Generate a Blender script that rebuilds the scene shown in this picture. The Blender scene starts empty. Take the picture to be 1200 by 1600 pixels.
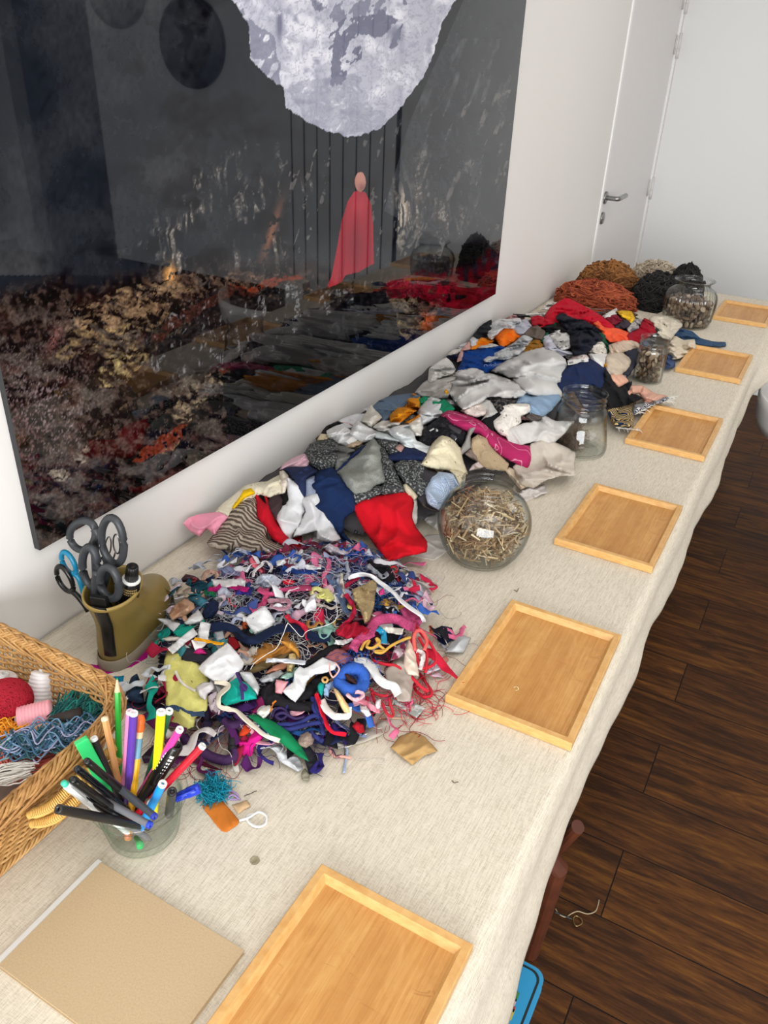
import bpy, bmesh, math, random
import numpy as np
from mathutils import Vector, Matrix
from mathutils.geometry import delaunay_2d_cdt

# ---------------------------------------------------------------- camera, light, exposure
TZ = 0.75                       # height of the table top; all heights below are given from it
FPX = 1246.0856
YAW, PITCH, ROLL = 0.4876, 0.5241, 0.0409
CAM = np.array([0.94035, 0.0, 0.83046])
def _basis():
    cy, sy, cp, sp = math.cos(YAW), math.sin(YAW), math.cos(PITCH), math.sin(PITCH)
    fw = np.array([-sy*cp, cy*cp, -sp]); rt = np.array([cy, sy, 0.0]); up = np.cross(rt, fw)
    c, s = math.cos(ROLL), math.sin(ROLL)
    return c*rt+s*up, -s*rt+c*up, fw
RT, UP, FW = _basis()
scene = bpy.context.scene
col = scene.collection
cam_data = bpy.data.cameras.new('camera')
cam = bpy.data.objects.new('camera', cam_data); col.objects.link(cam)
cam_data.sensor_fit = 'VERTICAL'; cam_data.sensor_height = 36.0; cam_data.sensor_width = 27.0
cam_data.lens = 36.0*FPX/1600.0
cam_data.clip_start = 0.02; cam_data.clip_end = 50
M = Matrix(((RT[0], UP[0], -FW[0], CAM[0]), (RT[1], UP[1], -FW[1], CAM[1]), (RT[2], UP[2], -FW[2], CAM[2]+TZ), (0, 0, 0, 1)))
cam.matrix_world = M
scene.camera = cam
scene.view_settings.view_transform = 'Standard'
scene.view_settings.look = 'None'
scene.view_settings.gamma = 1.0
scene.view_settings.use_curve_mapping = False
scene.view_settings.exposure = 0.5
w = bpy.data.worlds.new('world'); scene.world = w; w.use_nodes = True
w.node_tree.nodes['Background'].inputs[0].default_value = (0.75, 0.86, 1.0, 1)
w.node_tree.nodes['Background'].inputs[1].default_value = 0.5
def area(name, loc, direction, sx, sy, power, color, spread=180):
    l = bpy.data.lights.new(name, 'AREA'); l.shape = 'RECTANGLE'; l.size = sx; l.size_y = sy
    l.energy = power; l.color = color; l.spread = math.radians(spread)
    o = bpy.data.objects.new(name, l); col.objects.link(o)
    o.location = (loc[0], loc[1], loc[2]+TZ)
    o.rotation_euler = Vector(direction).to_track_quat('-Z', 'Y').to_euler()
    return o
# daylight through the windows behind the camera and in the right-hand wall
area('window_daylight_back', (2.3, -2.12, 0.55), (0, 1, -0.12), 3.0, 1.7, 112, (0.97, 0.99, 1.0))
area('window_daylight_right', (5.12, 0.55, 0.55), (-1, 0, -0.15), 2.6, 1.7, 15, (1.0, 0.99, 0.97))
area('added_fill_near', (1.35, 0.5, 1.74), (0, 0, -1), 1.2, 1.2, 8.6, (1.0, 0.975, 0.94))  # overhead fill, added to brighten the tablecloth and other level surfaces
area('added_fill_far', (1.35, 2.9, 1.74), (0, 0, -1), 1.2, 1.2, 8.6, (1.0, 0.98, 0.95))  # the same added fill over the far half

# ---------------------------------------------------------------- camera geometry helpers
def ray(px, py):
    return FW+RT*((px-600)/FPX)-UP*((py-800)/FPX)
def onz(px, py, z=0.0):
    d = ray(px, py); return CAM+d*((z-CAM[2])/d[2])
def onx(px, py, x=0.0):
    d = ray(px, py); return CAM+d*((x-CAM[0])/d[0])
def ony(px, py, y):
    d = ray(px, py); return CAM+d*((y-CAM[1])/d[1])
def pix(P):
    d = np.asarray(P)-CAM; z = d@FW
    return np.stack([600+FPX*(d@RT)/z, 800-FPX*(d@UP)/z], -1)

# ---------------------------------------------------------------- object helpers
def tagit(o, label=None, cat=None, group=None, kind=None):
    if label: o['label'] = label
    if cat: o['category'] = cat
    if group: o['group'] = group
    if kind: o['kind'] = kind
    return o
def thing(name, label, cat, loc, group=None, rotz=0.0):
    o = bpy.data.objects.new(name, None); col.objects.link(o)
    o.empty_display_size = 0.02
    o.location = (loc[0], loc[1], loc[2]+TZ); o.rotation_euler = (0, 0, rotz)
    o['base'] = [float(loc[0]), float(loc[1]), float(loc[2])]
    return tagit(o, label, cat, group)
def obj(name, verts, faces, m, parent=None, smooth=True, label=None, cat=None, group=None, kind=None, mi=None, local=False):
    """verts in table coordinates (or in the parent's own frame when local)."""
    V = np.asarray(verts, float).reshape(-1, 3)
    if local:
        org = np.zeros(3); base = org
    elif parent is not None:
        base = np.array(parent['base']) if 'base' in parent else np.zeros(3)
        org = base
    else:
        org = np.array([V[:, 0].mean(), V[:, 1].mean(), V[:, 2].min()]); base = org
    me = bpy.data.meshes.new(name)
    me.from_pydata((V-org).tolist(), [], faces)
    ms = m if isinstance(m, (list, tuple)) else [m]
    for x in ms: me.materials.append(x)
    if mi is not None: me.polygons.foreach_set('material_index', np.asarray(mi, dtype=np.int32))
    if smooth: me.polygons.foreach_set('use_smooth', np.ones(len(me.polygons), dtype=bool))
    me.update()
    o = bpy.data.objects.new(name, me); col.objects.link(o)
    if parent is not None:
        o.parent = parent
        if not local: o['base'] = [float(x) for x in base]
    else:
        o.location = (org[0], org[1], org[2]+TZ)
        o['base'] = [float(x) for x in org]
    return tagit(o, label, cat, group, kind)
def solid(o, t, offset=-1.0):
    md = o.modifiers.new('solid', 'SOLIDIFY'); md.thickness = t; md.offset = offset
    return o
def subs(o, n=1):
    md = o.modifiers.new('sub', 'SUBSURF'); md.levels = n; md.render_levels = n
    return o
def sheet(name, V, F, t, m):
    """a thin sheet of cloth with real thickness: smooth faces, crisp cut edge"""
    V = np.asarray(V, float); N = np.zeros_like(V); tri = np.array([f[:3] for f in F])
    fn = np.cross(V[tri[:, 1]]-V[tri[:, 0]], V[tri[:, 2]]-V[tri[:, 0]])
    for k in range(3): np.add.at(N, tri[:, k], fn)
    if len(F[0]) == 4:
        q = np.array(F)[:, 3]; np.add.at(N, q, fn)
    N /= np.linalg.norm(N, axis=1)[:, None]+1e-12; n = len(V)
    B = V-N*t; B[:, 2] = np.maximum(B[:, 2], .0012)
    cnt = {}
    for f in F:
        for a, b in zip(f, f[1:]+f[:1]): cnt[(a, b)] = 1
    rim = [(b, a, a+n, b+n) for (a, b) in cnt if (b, a) not in cnt]
    FF = list(F)+[tuple(i+n for i in f[::-1]) for f in F]+rim
    o = obj(name, np.concatenate([V, B]), FF, m)
    sm = np.ones(len(FF), dtype=bool); sm[2*len(F):] = False; o.data.polygons.foreach_set('use_smooth', sm); o.data.update()
    return o
def bev(o, wd, n=2):
    md = o.modifiers.new('bev', 'BEVEL'); md.width = wd; md.segments = n; md.limit_method = 'ANGLE'
    md.angle_limit = math.radians(40)
    return o
class MB:
    def __init__(s): s.v = []; s.f = []; s.n = 0; s.mi = []
    def add(s, V, F, mi=0):
        s.v.append(np.asarray(V, float).reshape(-1, 3)); s.f += [tuple(int(i)+s.n for i in f) for f in F]
        s.n += len(s.v[-1]); s.mi += [mi]*len(F)
    def box(s, a, b, mi=0):
        x0, y0, z0 = a; x1, y1, z1 = b
        V = [(x0,y0,z0),(x1,y0,z0),(x1,y1,z0),(x0,y1,z0),(x0,y0,z1),(x1,y0,z1),(x1,y1,z1),(x0,y1,z1)]
        s.add(V, [(0,3,2,1),(4,5,6,7),(0,1,5,4),(1,2,6,5),(2,3,7,6),(3,0,4,7)], mi)
    def tube(s, pts, r, n=6, closed=False, mi=0, flat=1.0, cap=True):
        V, F = tube(pts, r, n, closed, flat, cap); s.add(V, F, mi)
    def lathe(s, prof, c, n=48, mi=0, ribs=0, ramp=0.0, axis=None):
        V, F = lathe(prof, c, n, ribs, ramp, axis); s.add(V, F, mi)
    def verts(s): return np.concatenate(s.v)
    def build(s, name, m, parent=None, **k):
        if isinstance(m, (list, tuple)): k['mi'] = s.mi
        return obj(name, s.verts(), s.f, m, parent, **k)
def tube(pts, r, n=6, closed=False, flat=1.0, cap=True):
    P = np.asarray(pts, float); K = len(P)
    r = np.broadcast_to(np.asarray(r, float), (K,))
    if closed: T = np.roll(P, -1, 0)-np.roll(P, 1, 0)
    else: T = np.gradient(P, axis=0)
    T /= np.linalg.norm(T, axis=1)[:, None]+1e-12
    up = np.array([0.03, 0.02, 1.0])
    if np.abs(T[:, 2]).mean() > 0.8: up = np.array([0.04, 1.0, 0.02])
    A = np.cross(T, up); nA = np.linalg.norm(A, axis=1)[:, None]
    A = np.where(nA < 1e-4, np.array([1.0, 0, 0]), A/(nA+1e-12))
    B = np.cross(A, T)
    a = np.arange(n)*2*math.pi/n
    V = P[:, None, :]+r[:, None, None]*(np.cos(a)[None, :, None]*A[:, None, :]+flat*np.sin(a)[None, :, None]*B[:, None, :])
    V = V.reshape(-1, 3); F = []
    for i in range(K if closed else K-1):
        j = (i+1) % K
        for k in range(n):
            l = (k+1) % n
            F.append((i*n+k, i*n+l, j*n+l, j*n+k))
    if not closed and cap:
        F.append(tuple(range(n))[::-1]); F.append(tuple((K-1)*n+k for k in range(n)))
    return V, F
def lathe(prof, c, n=48, ribs=0, ramp=0.0, axis=None):
    """prof: list of (r, z[, rib weight]); open at both ends unless r == 0."""
    a = np.arange(n)*2*math.pi/n
    V = []; F = []
    for p in prof:
        rr = p[0]*(1+(p[2]*ramp*np.cos(ribs*a) if ribs and len(p) > 2 else 0))
        V.append(np.stack([rr*np.cos(a), rr*np.sin(a), np.full(n, p[1])], -1))
    V = np.concatenate(V)
    if axis is not None:
        ax = np.asarray(axis, float); ax /= np.linalg.norm(ax)
        t = np.cross(ax, [0.1, 0.2, 0.97]) if abs(ax[2]) < 0.9 else np.cross(ax, [1, 0, 0]); t /= np.linalg.norm(t)
        b = np.cross(ax, t)
        V = V[:, :1]*t+V[:, 1:2]*b+V[:, 2:3]*ax
    V = V+np.asarray(c, float)
    for i in range(len(prof)-1):
        for k in range(n):
            l = (k+1) % n
            F.append((i*n+k, i*n+l, (i+1)*n+l, (i+1)*n+k))
    if prof[0][0] > 1e-5: pass
    return V, F
def catmull(P, per=6, closed=False):
    P = np.asarray(P, float); K = len(P)
    if K < 3:
        t = np.linspace(0, 1, per+1)[:, None]; return P[0]*(1-t)+P[-1]*t
    out = []
    for i in range(K if closed else K-1):
        if closed: a, b, c, d = P[(i-1) % K], P[i], P[(i+1) % K], P[(i+2) % K]
        else: a, b, c, d = P[max(i-1, 0)], P[i], P[i+1], P[min(i+2, K-1)]
        for k in range(per):
            t = k/per
            out.append(0.5*((2*b)+(-a+c)*t+(2*a-5*b+4*c-d)*t*t+(-a+3*b-3*c+d)*t**3))
    if not closed: out.append(P[-1])
    return np.array(out)

# ---------------------------------------------------------------- numpy value noise
def _hash(ix, iy, seed):
    h = (ix.astype(np.int64)*374761393+iy.astype(np.int64)*668265263+seed*1442695041) & 0xffffffff
    h = ((h ^ (h >> 13))*1274126177) & 0xffffffff
    h = h ^ (h >> 16)
    return (h & 0xffffff)/float(0xffffff)
def vnoise(x, y, seed=0):
    x = np.asarray(x, float); y = np.asarray(y, float)
    ix = np.floor(x); iy = np.floor(y); fx = x-ix; fy = y-iy
    fx = fx*fx*(3-2*fx); fy = fy*fy*(3-2*fy)
    a = _hash(ix, iy, seed); b = _hash(ix+1, iy, seed); c = _hash(ix, iy+1, seed); d = _hash(ix+1, iy+1, seed)
    return (a*(1-fx)+b*fx)*(1-fy)+(c*(1-fx)+d*fx)*fy
def fbm(x, y, seed=0, octv=4, gain=0.5):
    s = 0; a = 1; t = 0
    for i in range(octv):
        s = s+a*vnoise(x*2**i+i*17.3, y*2**i+i*9.1, seed+i*7); t += a; a *= gain
    return s/t

# ---------------------------------------------------------------- materials
def lin(h):
    h = h.lstrip('#'); v = [int(h[i:i+2], 16)/255 for i in (0, 2, 4)]
    return tuple(x/12.92 if x <= 0.04045 else ((x+0.055)/1.055)**2.4 for x in v)
class NT:
    def __init__(s, name):
        s.m = bpy.data.materials.new(name); s.m.use_nodes = True
        s.t = s.m.node_tree; s.b = s.t.nodes['Principled BSDF']; s.out = s.t.nodes['Material Output']
        s.co = None
    def n(s, typ, **k):
        x = s.t.nodes.new(typ)
        for a, b in k.items():
            if a.startswith('i_'): x.inputs[a[2:].replace('_', ' ')].default_value = b
            else: setattr(x, a, b)
        return x
    def l(s, a, b): s.t.links.new(a, b)
    def coord(s, scale=(1, 1, 1), rot=(0, 0, 0), kind='Object'):
        tc = s.n('ShaderNodeTexCoord'); mp = s.n('ShaderNodeMapping')
        mp.inputs['Scale'].default_value = scale; mp.inputs['Rotation'].default_value = rot
        s.l(tc.outputs[kind], mp.inputs[0]); return mp.outputs[0]
    def noise(s, sc, vec=None, detail=3, rough=0.55, dist=0.0):
        x = s.n('ShaderNodeTexNoise'); x.inputs['Scale'].default_value = sc
        x.inputs['Detail'].default_value = detail; x.inputs['Roughness'].default_value = rough
        x.inputs['Distortion'].default_value = dist
        s.l(vec if vec is not None else s.coord(), x.inputs['Vector']); return x.outputs['Fac']
    def ramp(s, fac, stops, interp='LINEAR'):
        x = s.n('ShaderNodeValToRGB'); x.color_ramp.interpolation = interp
        e = x.color_ramp.elements
        while len(e) < len(stops): e.new(0.5)
        for i, (p, c) in enumerate(stops):
            e[i].position = p; e[i].color = (*c, 1) if len(c) == 3 else c
        s.l(fac, x.inputs[0]); return x.outputs[0]
    def mix(s, fac, a, b, blend='MIX'):
        x = s.n('ShaderNodeMix', data_type='RGBA', blend_type=blend)
        for v, i in ((fac, 0), (a, 6), (b, 7)):
            if hasattr(v, 'is_linked'): s.l(v, x.inputs[i])
            elif i == 0: x.inputs[0].default_value = v
            else: x.inputs[i].default_value = (*v, 1) if len(v) == 3 else v
        return x.outputs[2]
    def math(s, op, a, b=0.0):
        x = s.n('ShaderNodeMath', operation=op)
        for v, i in ((a, 0), (b, 1)):
            if hasattr(v, 'is_linked'): s.l(v, x.inputs[i])
            else: x.inputs[i].default_value = v
        return x.outputs[0]
    def bump(s, h, strength=0.3, dist=0.002):
        x = s.n('ShaderNodeBump'); x.inputs['Strength'].default_value = strength
        x.inputs['Distance'].default_value = dist
        s.l(h, x.inputs['Height']); s.l(x.outputs[0], s.b.inputs['Normal']); return x
    def base(s, c):
        if hasattr(c, 'is_linked'): s.l(c, s.b.inputs['Base Color'])
        else: s.b.inputs['Base Color'].default_value = (*c, 1)
    def rough(s, r):
        if hasattr(r, 'is_linked'): s.l(r, s.b.inputs['Roughness'])
        else: s.b.inputs['Roughness'].default_value = r
_cache = {}
def plain(name, hexc, rough=0.5, metal=0.0, spec=0.5, var=0.0, sc=30, coat=0.0, emis=0):
    key = (name, hexc, rough)
    if key in _cache: return _cache[key]
    t = NT(name); c = lin(hexc)
    if var:
        f = t.noise(sc); t.base(t.ramp(f, [(0.25, tuple(x*(1-var) for x in c)), (0.75, tuple(min(1, x*(1+var)) for x in c))]))
    else:
        f = t.noise(sc); t.base(c); t.rough(t.ramp(f, [(0.3, (rough*.9,)*3), (0.7, (min(1, rough*1.1),)*3)]))
    if var: t.rough(rough)
    t.b.inputs['Metallic'].default_value = metal
    t.b.inputs['Specular IOR Level'].default_value = spec
    t.b.inputs['Coat Weight'].default_value = coat
    _cache[key] = t.m; return t.m
def fab(hexc, kind='plain', hex2=None, sc=1.0):
    """procedural cloth: weave bump plus the pattern the piece shows."""
    key = ('fab', hexc, kind, hex2, sc)
    if key in _cache: return _cache[key]
    t = NT('cloth_'+kind); c = lin(hexc); c2 = lin(hex2) if hex2 else tuple(x*0.6 for x in c)
    co = t.coord()
    t.rough(0.92); t.b.inputs['Specular IOR Level'].default_value = 0.18
    t.b.inputs['Sheen Weight'].default_value = 0.0
    fine = t.noise(900, co, 2); soft = t.noise(25*sc, co, 3)
    base = t.mix(soft, tuple(x*0.9 for x in c), tuple(min(1, x*1.1) for x in c))
    h = fine; strg, dist = 0.25, 0.0008
    if kind == 'knit':
        wv = t.n('ShaderNodeTexWave', wave_type='BANDS', bands_direction='Y'); wv.inputs['Scale'].default_value = 38*sc
        wv.inputs['Distortion'].default_value = 1.6; wv.inputs['Detail'].default_value = 3; wv.inputs['Detail Scale'].default_value = 3
        t.l(co, wv.inputs[0]); f2 = t.noise(330, co, 3)
        base = t.mix(t.ramp(t.math('MULTIPLY', wv.outputs['Fac'], t.math('ADD', f2, 0.5)), [(0.3, (0, 0, 0)), (0.6, (1, 1, 1))]), c2, c)
        h = wv.outputs['Fac']; strg, dist = 0.8, 0.004
    elif kind == 'boucle':
        v = t.n('ShaderNodeTexVoronoi'); v.inputs['Scale'].default_value = 150*sc; v.inputs['Randomness'].default_value = 1
        mp = t.coord(); t.l(mp, v.inputs['Vector'])
        f2 = t.noise(260, co, 4, 0.7)
        base = t.mix(t.ramp(t.math('ADD', v.outputs['Distance'], t.math('MULTIPLY', f2, 0.6)), [(0.45, (1, 1, 1)), (0.85, (0, 0, 0))]), c2, c)
        h = t.math('SUBTRACT', 1.0, v.outputs['Distance']); strg, dist = 1.0, 0.006
    elif kind == 'speckle':
        f2 = t.noise(420, co, 4, 0.8)
        base = t.mix(t.ramp(f2, [(0.42, (0, 0, 0)), (0.6, (1, 1, 1))]), c2, c); h = f2; strg, dist = 0.6, 0.0015
    elif kind == 'lace':
        v = t.n('ShaderNodeTexVoronoi'); v.inputs['Scale'].default_value = 130*sc; t.l(co, v.inputs['Vector'])
        v2 = t.n('ShaderNodeTexVoronoi'); v2.inputs['Scale'].default_value = 38*sc; t.l(co, v2.inputs['Vector'])
        m2 = t.ramp(v2.outputs['Distance'], [(0.28, (1, 1, 1)), (0.42, (0, 0, 0))])
        hole = t.math('MULTIPLY', t.ramp(v.outputs['Distance'], [(0.26, (1, 1, 1)), (0.38, (0, 0, 0))]), m2)
        base = t.mix(hole, base, c2); h = v.outputs['Distance']; strg, dist = 0.6, 0.002
    elif kind == 'check':
        w1 = t.n('ShaderNodeTexWave', bands_direction='X'); w1.inputs['Scale'].default_value = 110*sc; t.l(co, w1.inputs[0])
        w2 = t.n('ShaderNodeTexWave', bands_direction='Y'); w2.inputs['Scale'].default_value = 110*sc; t.l(co, w2.inputs[0])
        g = t.math('MAXIMUM', t.ramp(w1.outputs['Fac'], [(0.7, (0, 0, 0)), (0.85, (1, 1, 1))]), t.ramp(w2.outputs['Fac'], [(0.7, (0, 0, 0)), (0.85, (1, 1, 1))]))
        base = t.mix(g, base, c2)
    elif kind == 'stripe':
        w1 = t.n('ShaderNodeTexWave', bands_direction='Y'); w1.inputs['Scale'].default_value = 14*sc; t.l(co, w1.inputs[0])
        base = t.mix(t.ramp(w1.outputs['Fac'], [(0.5, (0, 0, 0)), (0.54, (1, 1, 1))]), base, c2)
    elif kind == 'print':
        v2 = t.n('ShaderNodeTexVoronoi', feature='DISTANCE_TO_EDGE'); v2.inputs['Scale'].default_value = 26*sc; t.l(co, v2.inputs['Vector'])
        base = t.mix(t.ramp(v2.outputs['Distance'], [(0.05, (1, 1, 1)), (0.1, (0, 0, 0))]), base, c2)
    elif kind == 'swirl':
        mp = t.coord((1, 1, 1)); ns = t.noise(9*sc, mp, 1, 0.4, 1.2)
        lines = t.ramp(t.math('FRACT', t.math('MULTIPLY', ns, 7.0)), [(0.0, (1, 1, 1)), (0.07, (1, 1, 1)), (0.12, (0, 0, 0)), (0.97, (0, 0, 0))])
        base = t.mix(lines, base, c2)
    elif kind == 'blot':
        f2 = t.noise(60*sc, co, 3)
        base = t.mix(t.ramp(f2, [(0.5, (0, 0, 0)), (0.56, (1, 1, 1))]), base, c2)
    elif kind == 'denim':
        w1 = t.n('ShaderNodeTexWave', bands_direction='DIAGONAL'); w1.inputs['Scale'].default_value = 300; t.l(co, w1.inputs[0])
        base = t.mix(t.math('MULTIPLY', w1.outputs['Fac'], 0.5), base, c2); h = w1.outputs['Fac']
    t.base(base); t.bump(h, strg, dist)
    if kind == 'sheer':
        tr = t.n('ShaderNodeBsdfTransparent'); tl = t.n('ShaderNodeBsdfTranslucent'); tl.inputs[0].default_value = (*c, 1)
        m1 = t.n('ShaderNodeMixShader'); m1.inputs[0].default_value = 0.12
        t.l(t.b.outputs[0], m1.inputs[1]); t.l(tl.outputs[0], m1.inputs[2])
        lw = t.n('ShaderNodeLayerWeight'); lw.inputs[0].default_value = 0.35
        fac = t.ramp(lw.outputs['Facing'], [(0.0, (0.80,)*3), (0.6, (0.98,)*3)])
        m2 = t.n('ShaderNodeMixShader'); t.l(fac, m2.inputs[0])
        t.l(tr.outputs[0], m2.inputs[1]); t.l(m1.outputs[0], m2.inputs[2]); t.l(m2.outputs[0], t.out.inputs[0])
    _cache[key] = t.m; return t.m
def glass(name='clear_glass', tint=(0.975, 0.985, 0.98), edge=(0.5, 0.53, 0.52)):
    key = (name,)
    if key in _cache: return _cache[key]
    t = NT(name)
    tr = t.n('ShaderNodeBsdfTransparent'); gl = t.n('ShaderNodeBsdfGlossy'); gl.inputs['Roughness'].default_value = 0.015
    ns = t.noise(60, None, 1)
    lw = t.n('ShaderNodeLayerWeight'); lw.inputs[0].default_value = 0.5
    t.l(t.ramp(t.math('ADD', lw.outputs['Facing'], t.math('MULTIPLY', ns, 0.02)), [(0.5, tint), (0.99, edge)]), tr.inputs[0])
    fr = t.math('ADD', t.math('MULTIPLY', t.math('POWER', lw.outputs['Facing'], 5.0), 0.8), 0.045)
    m = t.n('ShaderNodeMixShader'); t.l(fr, m.inputs[0]); t.l(tr.outputs[0], m.inputs[1]); t.l(gl.outputs[0], m.inputs[2])
    t.l(m.outputs[0], t.out.inputs[0]); _cache[key] = t.m; return t.m

# ================================================================ THE ROOM
XR, YB, YF, ZF, ZC = 5.2, -2.2, 4.66, -0.75, 1.8
def wall_mat(name, hexc):
    t = NT(name); n1 = t.noise(1.2, None, 2); n2 = t.noise(350, None, 2)
    c = lin(hexc); t.base(t.mix(n1, tuple(x*0.97 for x in c), tuple(min(1, x*1.02) for x in c)))
    t.rough(0.75); t.b.inputs['Specular IOR Level'].default_value = 0.25; t.bump(n2, 0.08, 0.001); return t.m
m_wall = wall_mat('white_paint', '#e9e6e2'); m_wall2 = wall_mat('end_wall_paint', '#eaebea'); m_ceil = wall_mat('ceiling_paint', '#eeeeec')
m_door = plain('door_lacquer', '#e6e2e0', 0.38)
def struct(name, mb, m, parent=None, **k):
    o = mb.build(name, m, parent, smooth=False, **k)
    if parent is None: o['kind'] = 'structure'
    return o
# floor: dark planks whose long side runs away from the wall
t = NT('dark_wood_planks')
co = t.coord()
br = t.n('ShaderNodeTexBrick'); t.l(co, br.inputs['Vector'])
br.offset = 0.37; br.offset_frequency = 2
for a, b in (('Scale', 1.0), ('Mortar Size', 0.0016), ('Mortar Smooth', 0.2), ('Brick Width', 1.25), ('Row Height', 0.19), ('Bias', 0.0)):
    br.inputs[a].default_value = b
br.inputs['Color1'].default_value = (0.0, 0.0, 0.0, 1); br.inputs['Color2'].default_value = (1, 1, 1, 1); br.inputs['Mortar'].default_value = (0.5, 0.5, 0.5, 1)
cs = t.coord((1.0, 9.0, 1)); ad = t.n('ShaderNodeVectorMath', operation='ADD'); t.l(cs, ad.inputs[0])
sc_ = t.n('ShaderNodeVectorMath', operation='SCALE'); sc_.inputs['Scale'].default_value = 17.0; t.l(br.outputs['Color'], sc_.inputs[0]); t.l(sc_.outputs[0], ad.inputs[1])
g1 = t.noise(2.6, ad.outputs[0], 6, 0.62, 1.6); g2 = t.noise(16, ad.outputs[0], 5, 0.7, 0.6)
g = t.math('ADD', t.math('MULTIPLY', g1, 0.65), t.math('MULTIPLY', g2, 0.35))
wood = t.ramp(g, [(0.30, lin('#1b0e05')), (0.44, lin('#3a200c')), (0.55, lin('#5e3817')), (0.70, lin('#87581f'))])
wood = t.mix(t.math('MULTIPLY', br.outputs['Color'], 0.35), wood, lin('#2e1a10'))
wood = t.mix(br.outputs['Fac'], wood, lin('#100805'))
t.base(wood); t.rough(t.ramp(g, [(0.3, (0.5,)*3), (0.7, (0.62,)*3)])); t.b.inputs['Specular IOR Level'].default_value = 0.18
t.bump(g, 0.12, 0.002)
m_floor = t.m
b = MB(); b.box((-0.3, YB-0.3, ZF-0.12), (XR+0.3, YF+3.2, ZF)); fl = struct('floor', b, m_floor)
b = MB(); b.box((-0.3, YB-0.3, ZC), (XR+0.3, YF+3.2, ZC+0.12)); struct('ceiling', b, m_ceil)
b = MB(); b.box((-0.14, YB-0.3, ZF), (0.0, 3.655, ZC)); b.box((-0.14, 3.655, ZF+2.12), (0.0, 4.6, ZC)); b.box((-0.14, 4.6, ZF), (0.0, YF+0.14, ZC))
struct('wall_left', b, m_wall)
b = MB(); b.box((0, YF, ZF), (4.03, YF+0.14, ZC)); b.box((4.95, YF, ZF), (XR+0.14, YF+0.14, ZC)); b.box((4.03, YF, ZF+2.3), (4.95, YF+0.14, ZC))
struct('wall_end', b, m_wall2)
b = MB(); b.box((XR, YB, ZF), (XR+0.14, -0.75, ZC)); b.box((XR, 1.85, ZF), (XR+0.14, YF, ZC)); b.box((XR, -0.75, ZF), (XR+0.14, 1.85, -0.3)); b.box((XR, -0.75, 1.4), (XR+0.14, 1.85, ZC))
struct('wall_right', b, m_wall)
b = MB(); b.box((0, YB-0.14, ZF), (0.8, YB, ZC)); b.box((3.8, YB-0.14, ZF), (XR, YB, ZC)); b.box((0.8, YB-0.14, ZF), (3.8, YB, -0.3)); b.box((0.8, YB-0.14, 1.4), (3.8, YB, ZC))
struct('wall_back', b, m_wall)
b = MB(); b.box((0.95, YF-0.012, ZF), (4.03, YF, ZF+0.09)); struct('baseboard_end', b, plain('dark_baseboard', '#1c1a1a', 0.4))
b = MB(); b.box((XR-0.012, YB, ZF), (XR, YF-0.013, ZF+0.09)); struct('baseboard_right', b, plain('dark_baseboard', '#1c1a1a', 0.4))
# dim corridor behind the opening at the far right, seen only mirrored in the picture's glazing
b = MB(); b.box((3.9, YF+0.14, ZF), (4.0, YF+2.9, ZC)); b.box((5.0, YF+0.14, ZF), (5.1, YF+2.9, ZC)); b.box((3.9, YF+2.9, ZF), (5.1, YF+3.0, ZC))
struct('wall_corridor', b, plain('corridor_paint', '#3c4045', 0.8))
for k, (a0, a1, ax) in enumerate([(0.8, 3.8, 'y'), (-0.75, 1.85, 'x')]):
    b = MB()
    n = 3
    if ax == 'y':
        b.box((a0, YB-0.1, -0.3), (a1, YB-0.05, -0.24)); b.box((a0, YB-0.1, 1.34), (a1, YB-0.05, 1.4))
        for i in range(n+1):
            x = a0+(a1-a0-0.06)*i/n; b.box((x, YB-0.1, -0.3), (x+0.06, YB-0.05, 1.4))
    else:
        b.box((XR+0.05, a0, -0.3), (XR+0.1, a1, -0.24)); b.box((XR+0.05, a0, 1.34), (XR+0.1, a1, 1.4))
        for i in range(n+1):
            x = a0+(a1-a0-0.06)*i/n; b.box((XR+0.05, x, -0.3), (XR+0.1, x+0.06, 1.4))
    struct('window_%d' % (k+1), b, plain('window_frame_white', '#e8e8e8', 0.4))

# door in the left wall
b = MB(); b.box((-0.045, 3.665, ZF+0.008), (-0.004, 4.59, ZF+2.11)); d1 = struct('door_1', b, m_door); bev(d1, 0.002)
b = MB(); b.box((-0.02, 3.640, ZF), (0.006, 3.6655, ZF+2.14)); b.box((-0.02, 4.5905, ZF), (0.006, 4.612, ZF+2.14)); b.box((-0.02, 3.6655, ZF+2.115), (0.006, 4.5905, ZF+2.14))
tr1 = struct('trim_1', b, plain('door_frame_white', '#f2f0ee', 0.35)); bev(tr1, 0.002)
m_steel = plain('brushed_steel', '#9a9a98', 0.28, 1.0)
hy, hz = 3.722, 0.308
b = MB(); b.lathe([(0, 0), (0.026, 0), (0.026, 0.006), (0.024, 0.009), (0, 0.009)], (-0.004, hy, hz), 32, axis=(1, 0, 0))
P = np.array([(0.0, hy, hz), (0.03, hy, hz), (0.048, hy, hz), (0.056, hy+0.012, hz), (0.056, hy+0.06, hz), (0.056, hy+0.13, hz)])
b.tube(catmull(P, 5), 0.010, 12)
b.build('door_handle', m_steel, d1)
b = MB(); b.lathe([(0, 0), (0.026, 0), (0.026, 0.006), (0.024, 0.009), (0.0, 0.009)], (-0.004, hy, hz-0.085), 32, axis=(1, 0, 0))
b.lathe([(0, 0.0), (0.009, 0), (0.009, 0.0105), (0, 0.0105)], (-0.004, hy, hz-0.085), 20, 0, axis=(1, 0, 0))
b.build('keyhole_escutcheon', m_steel, d1)
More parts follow.
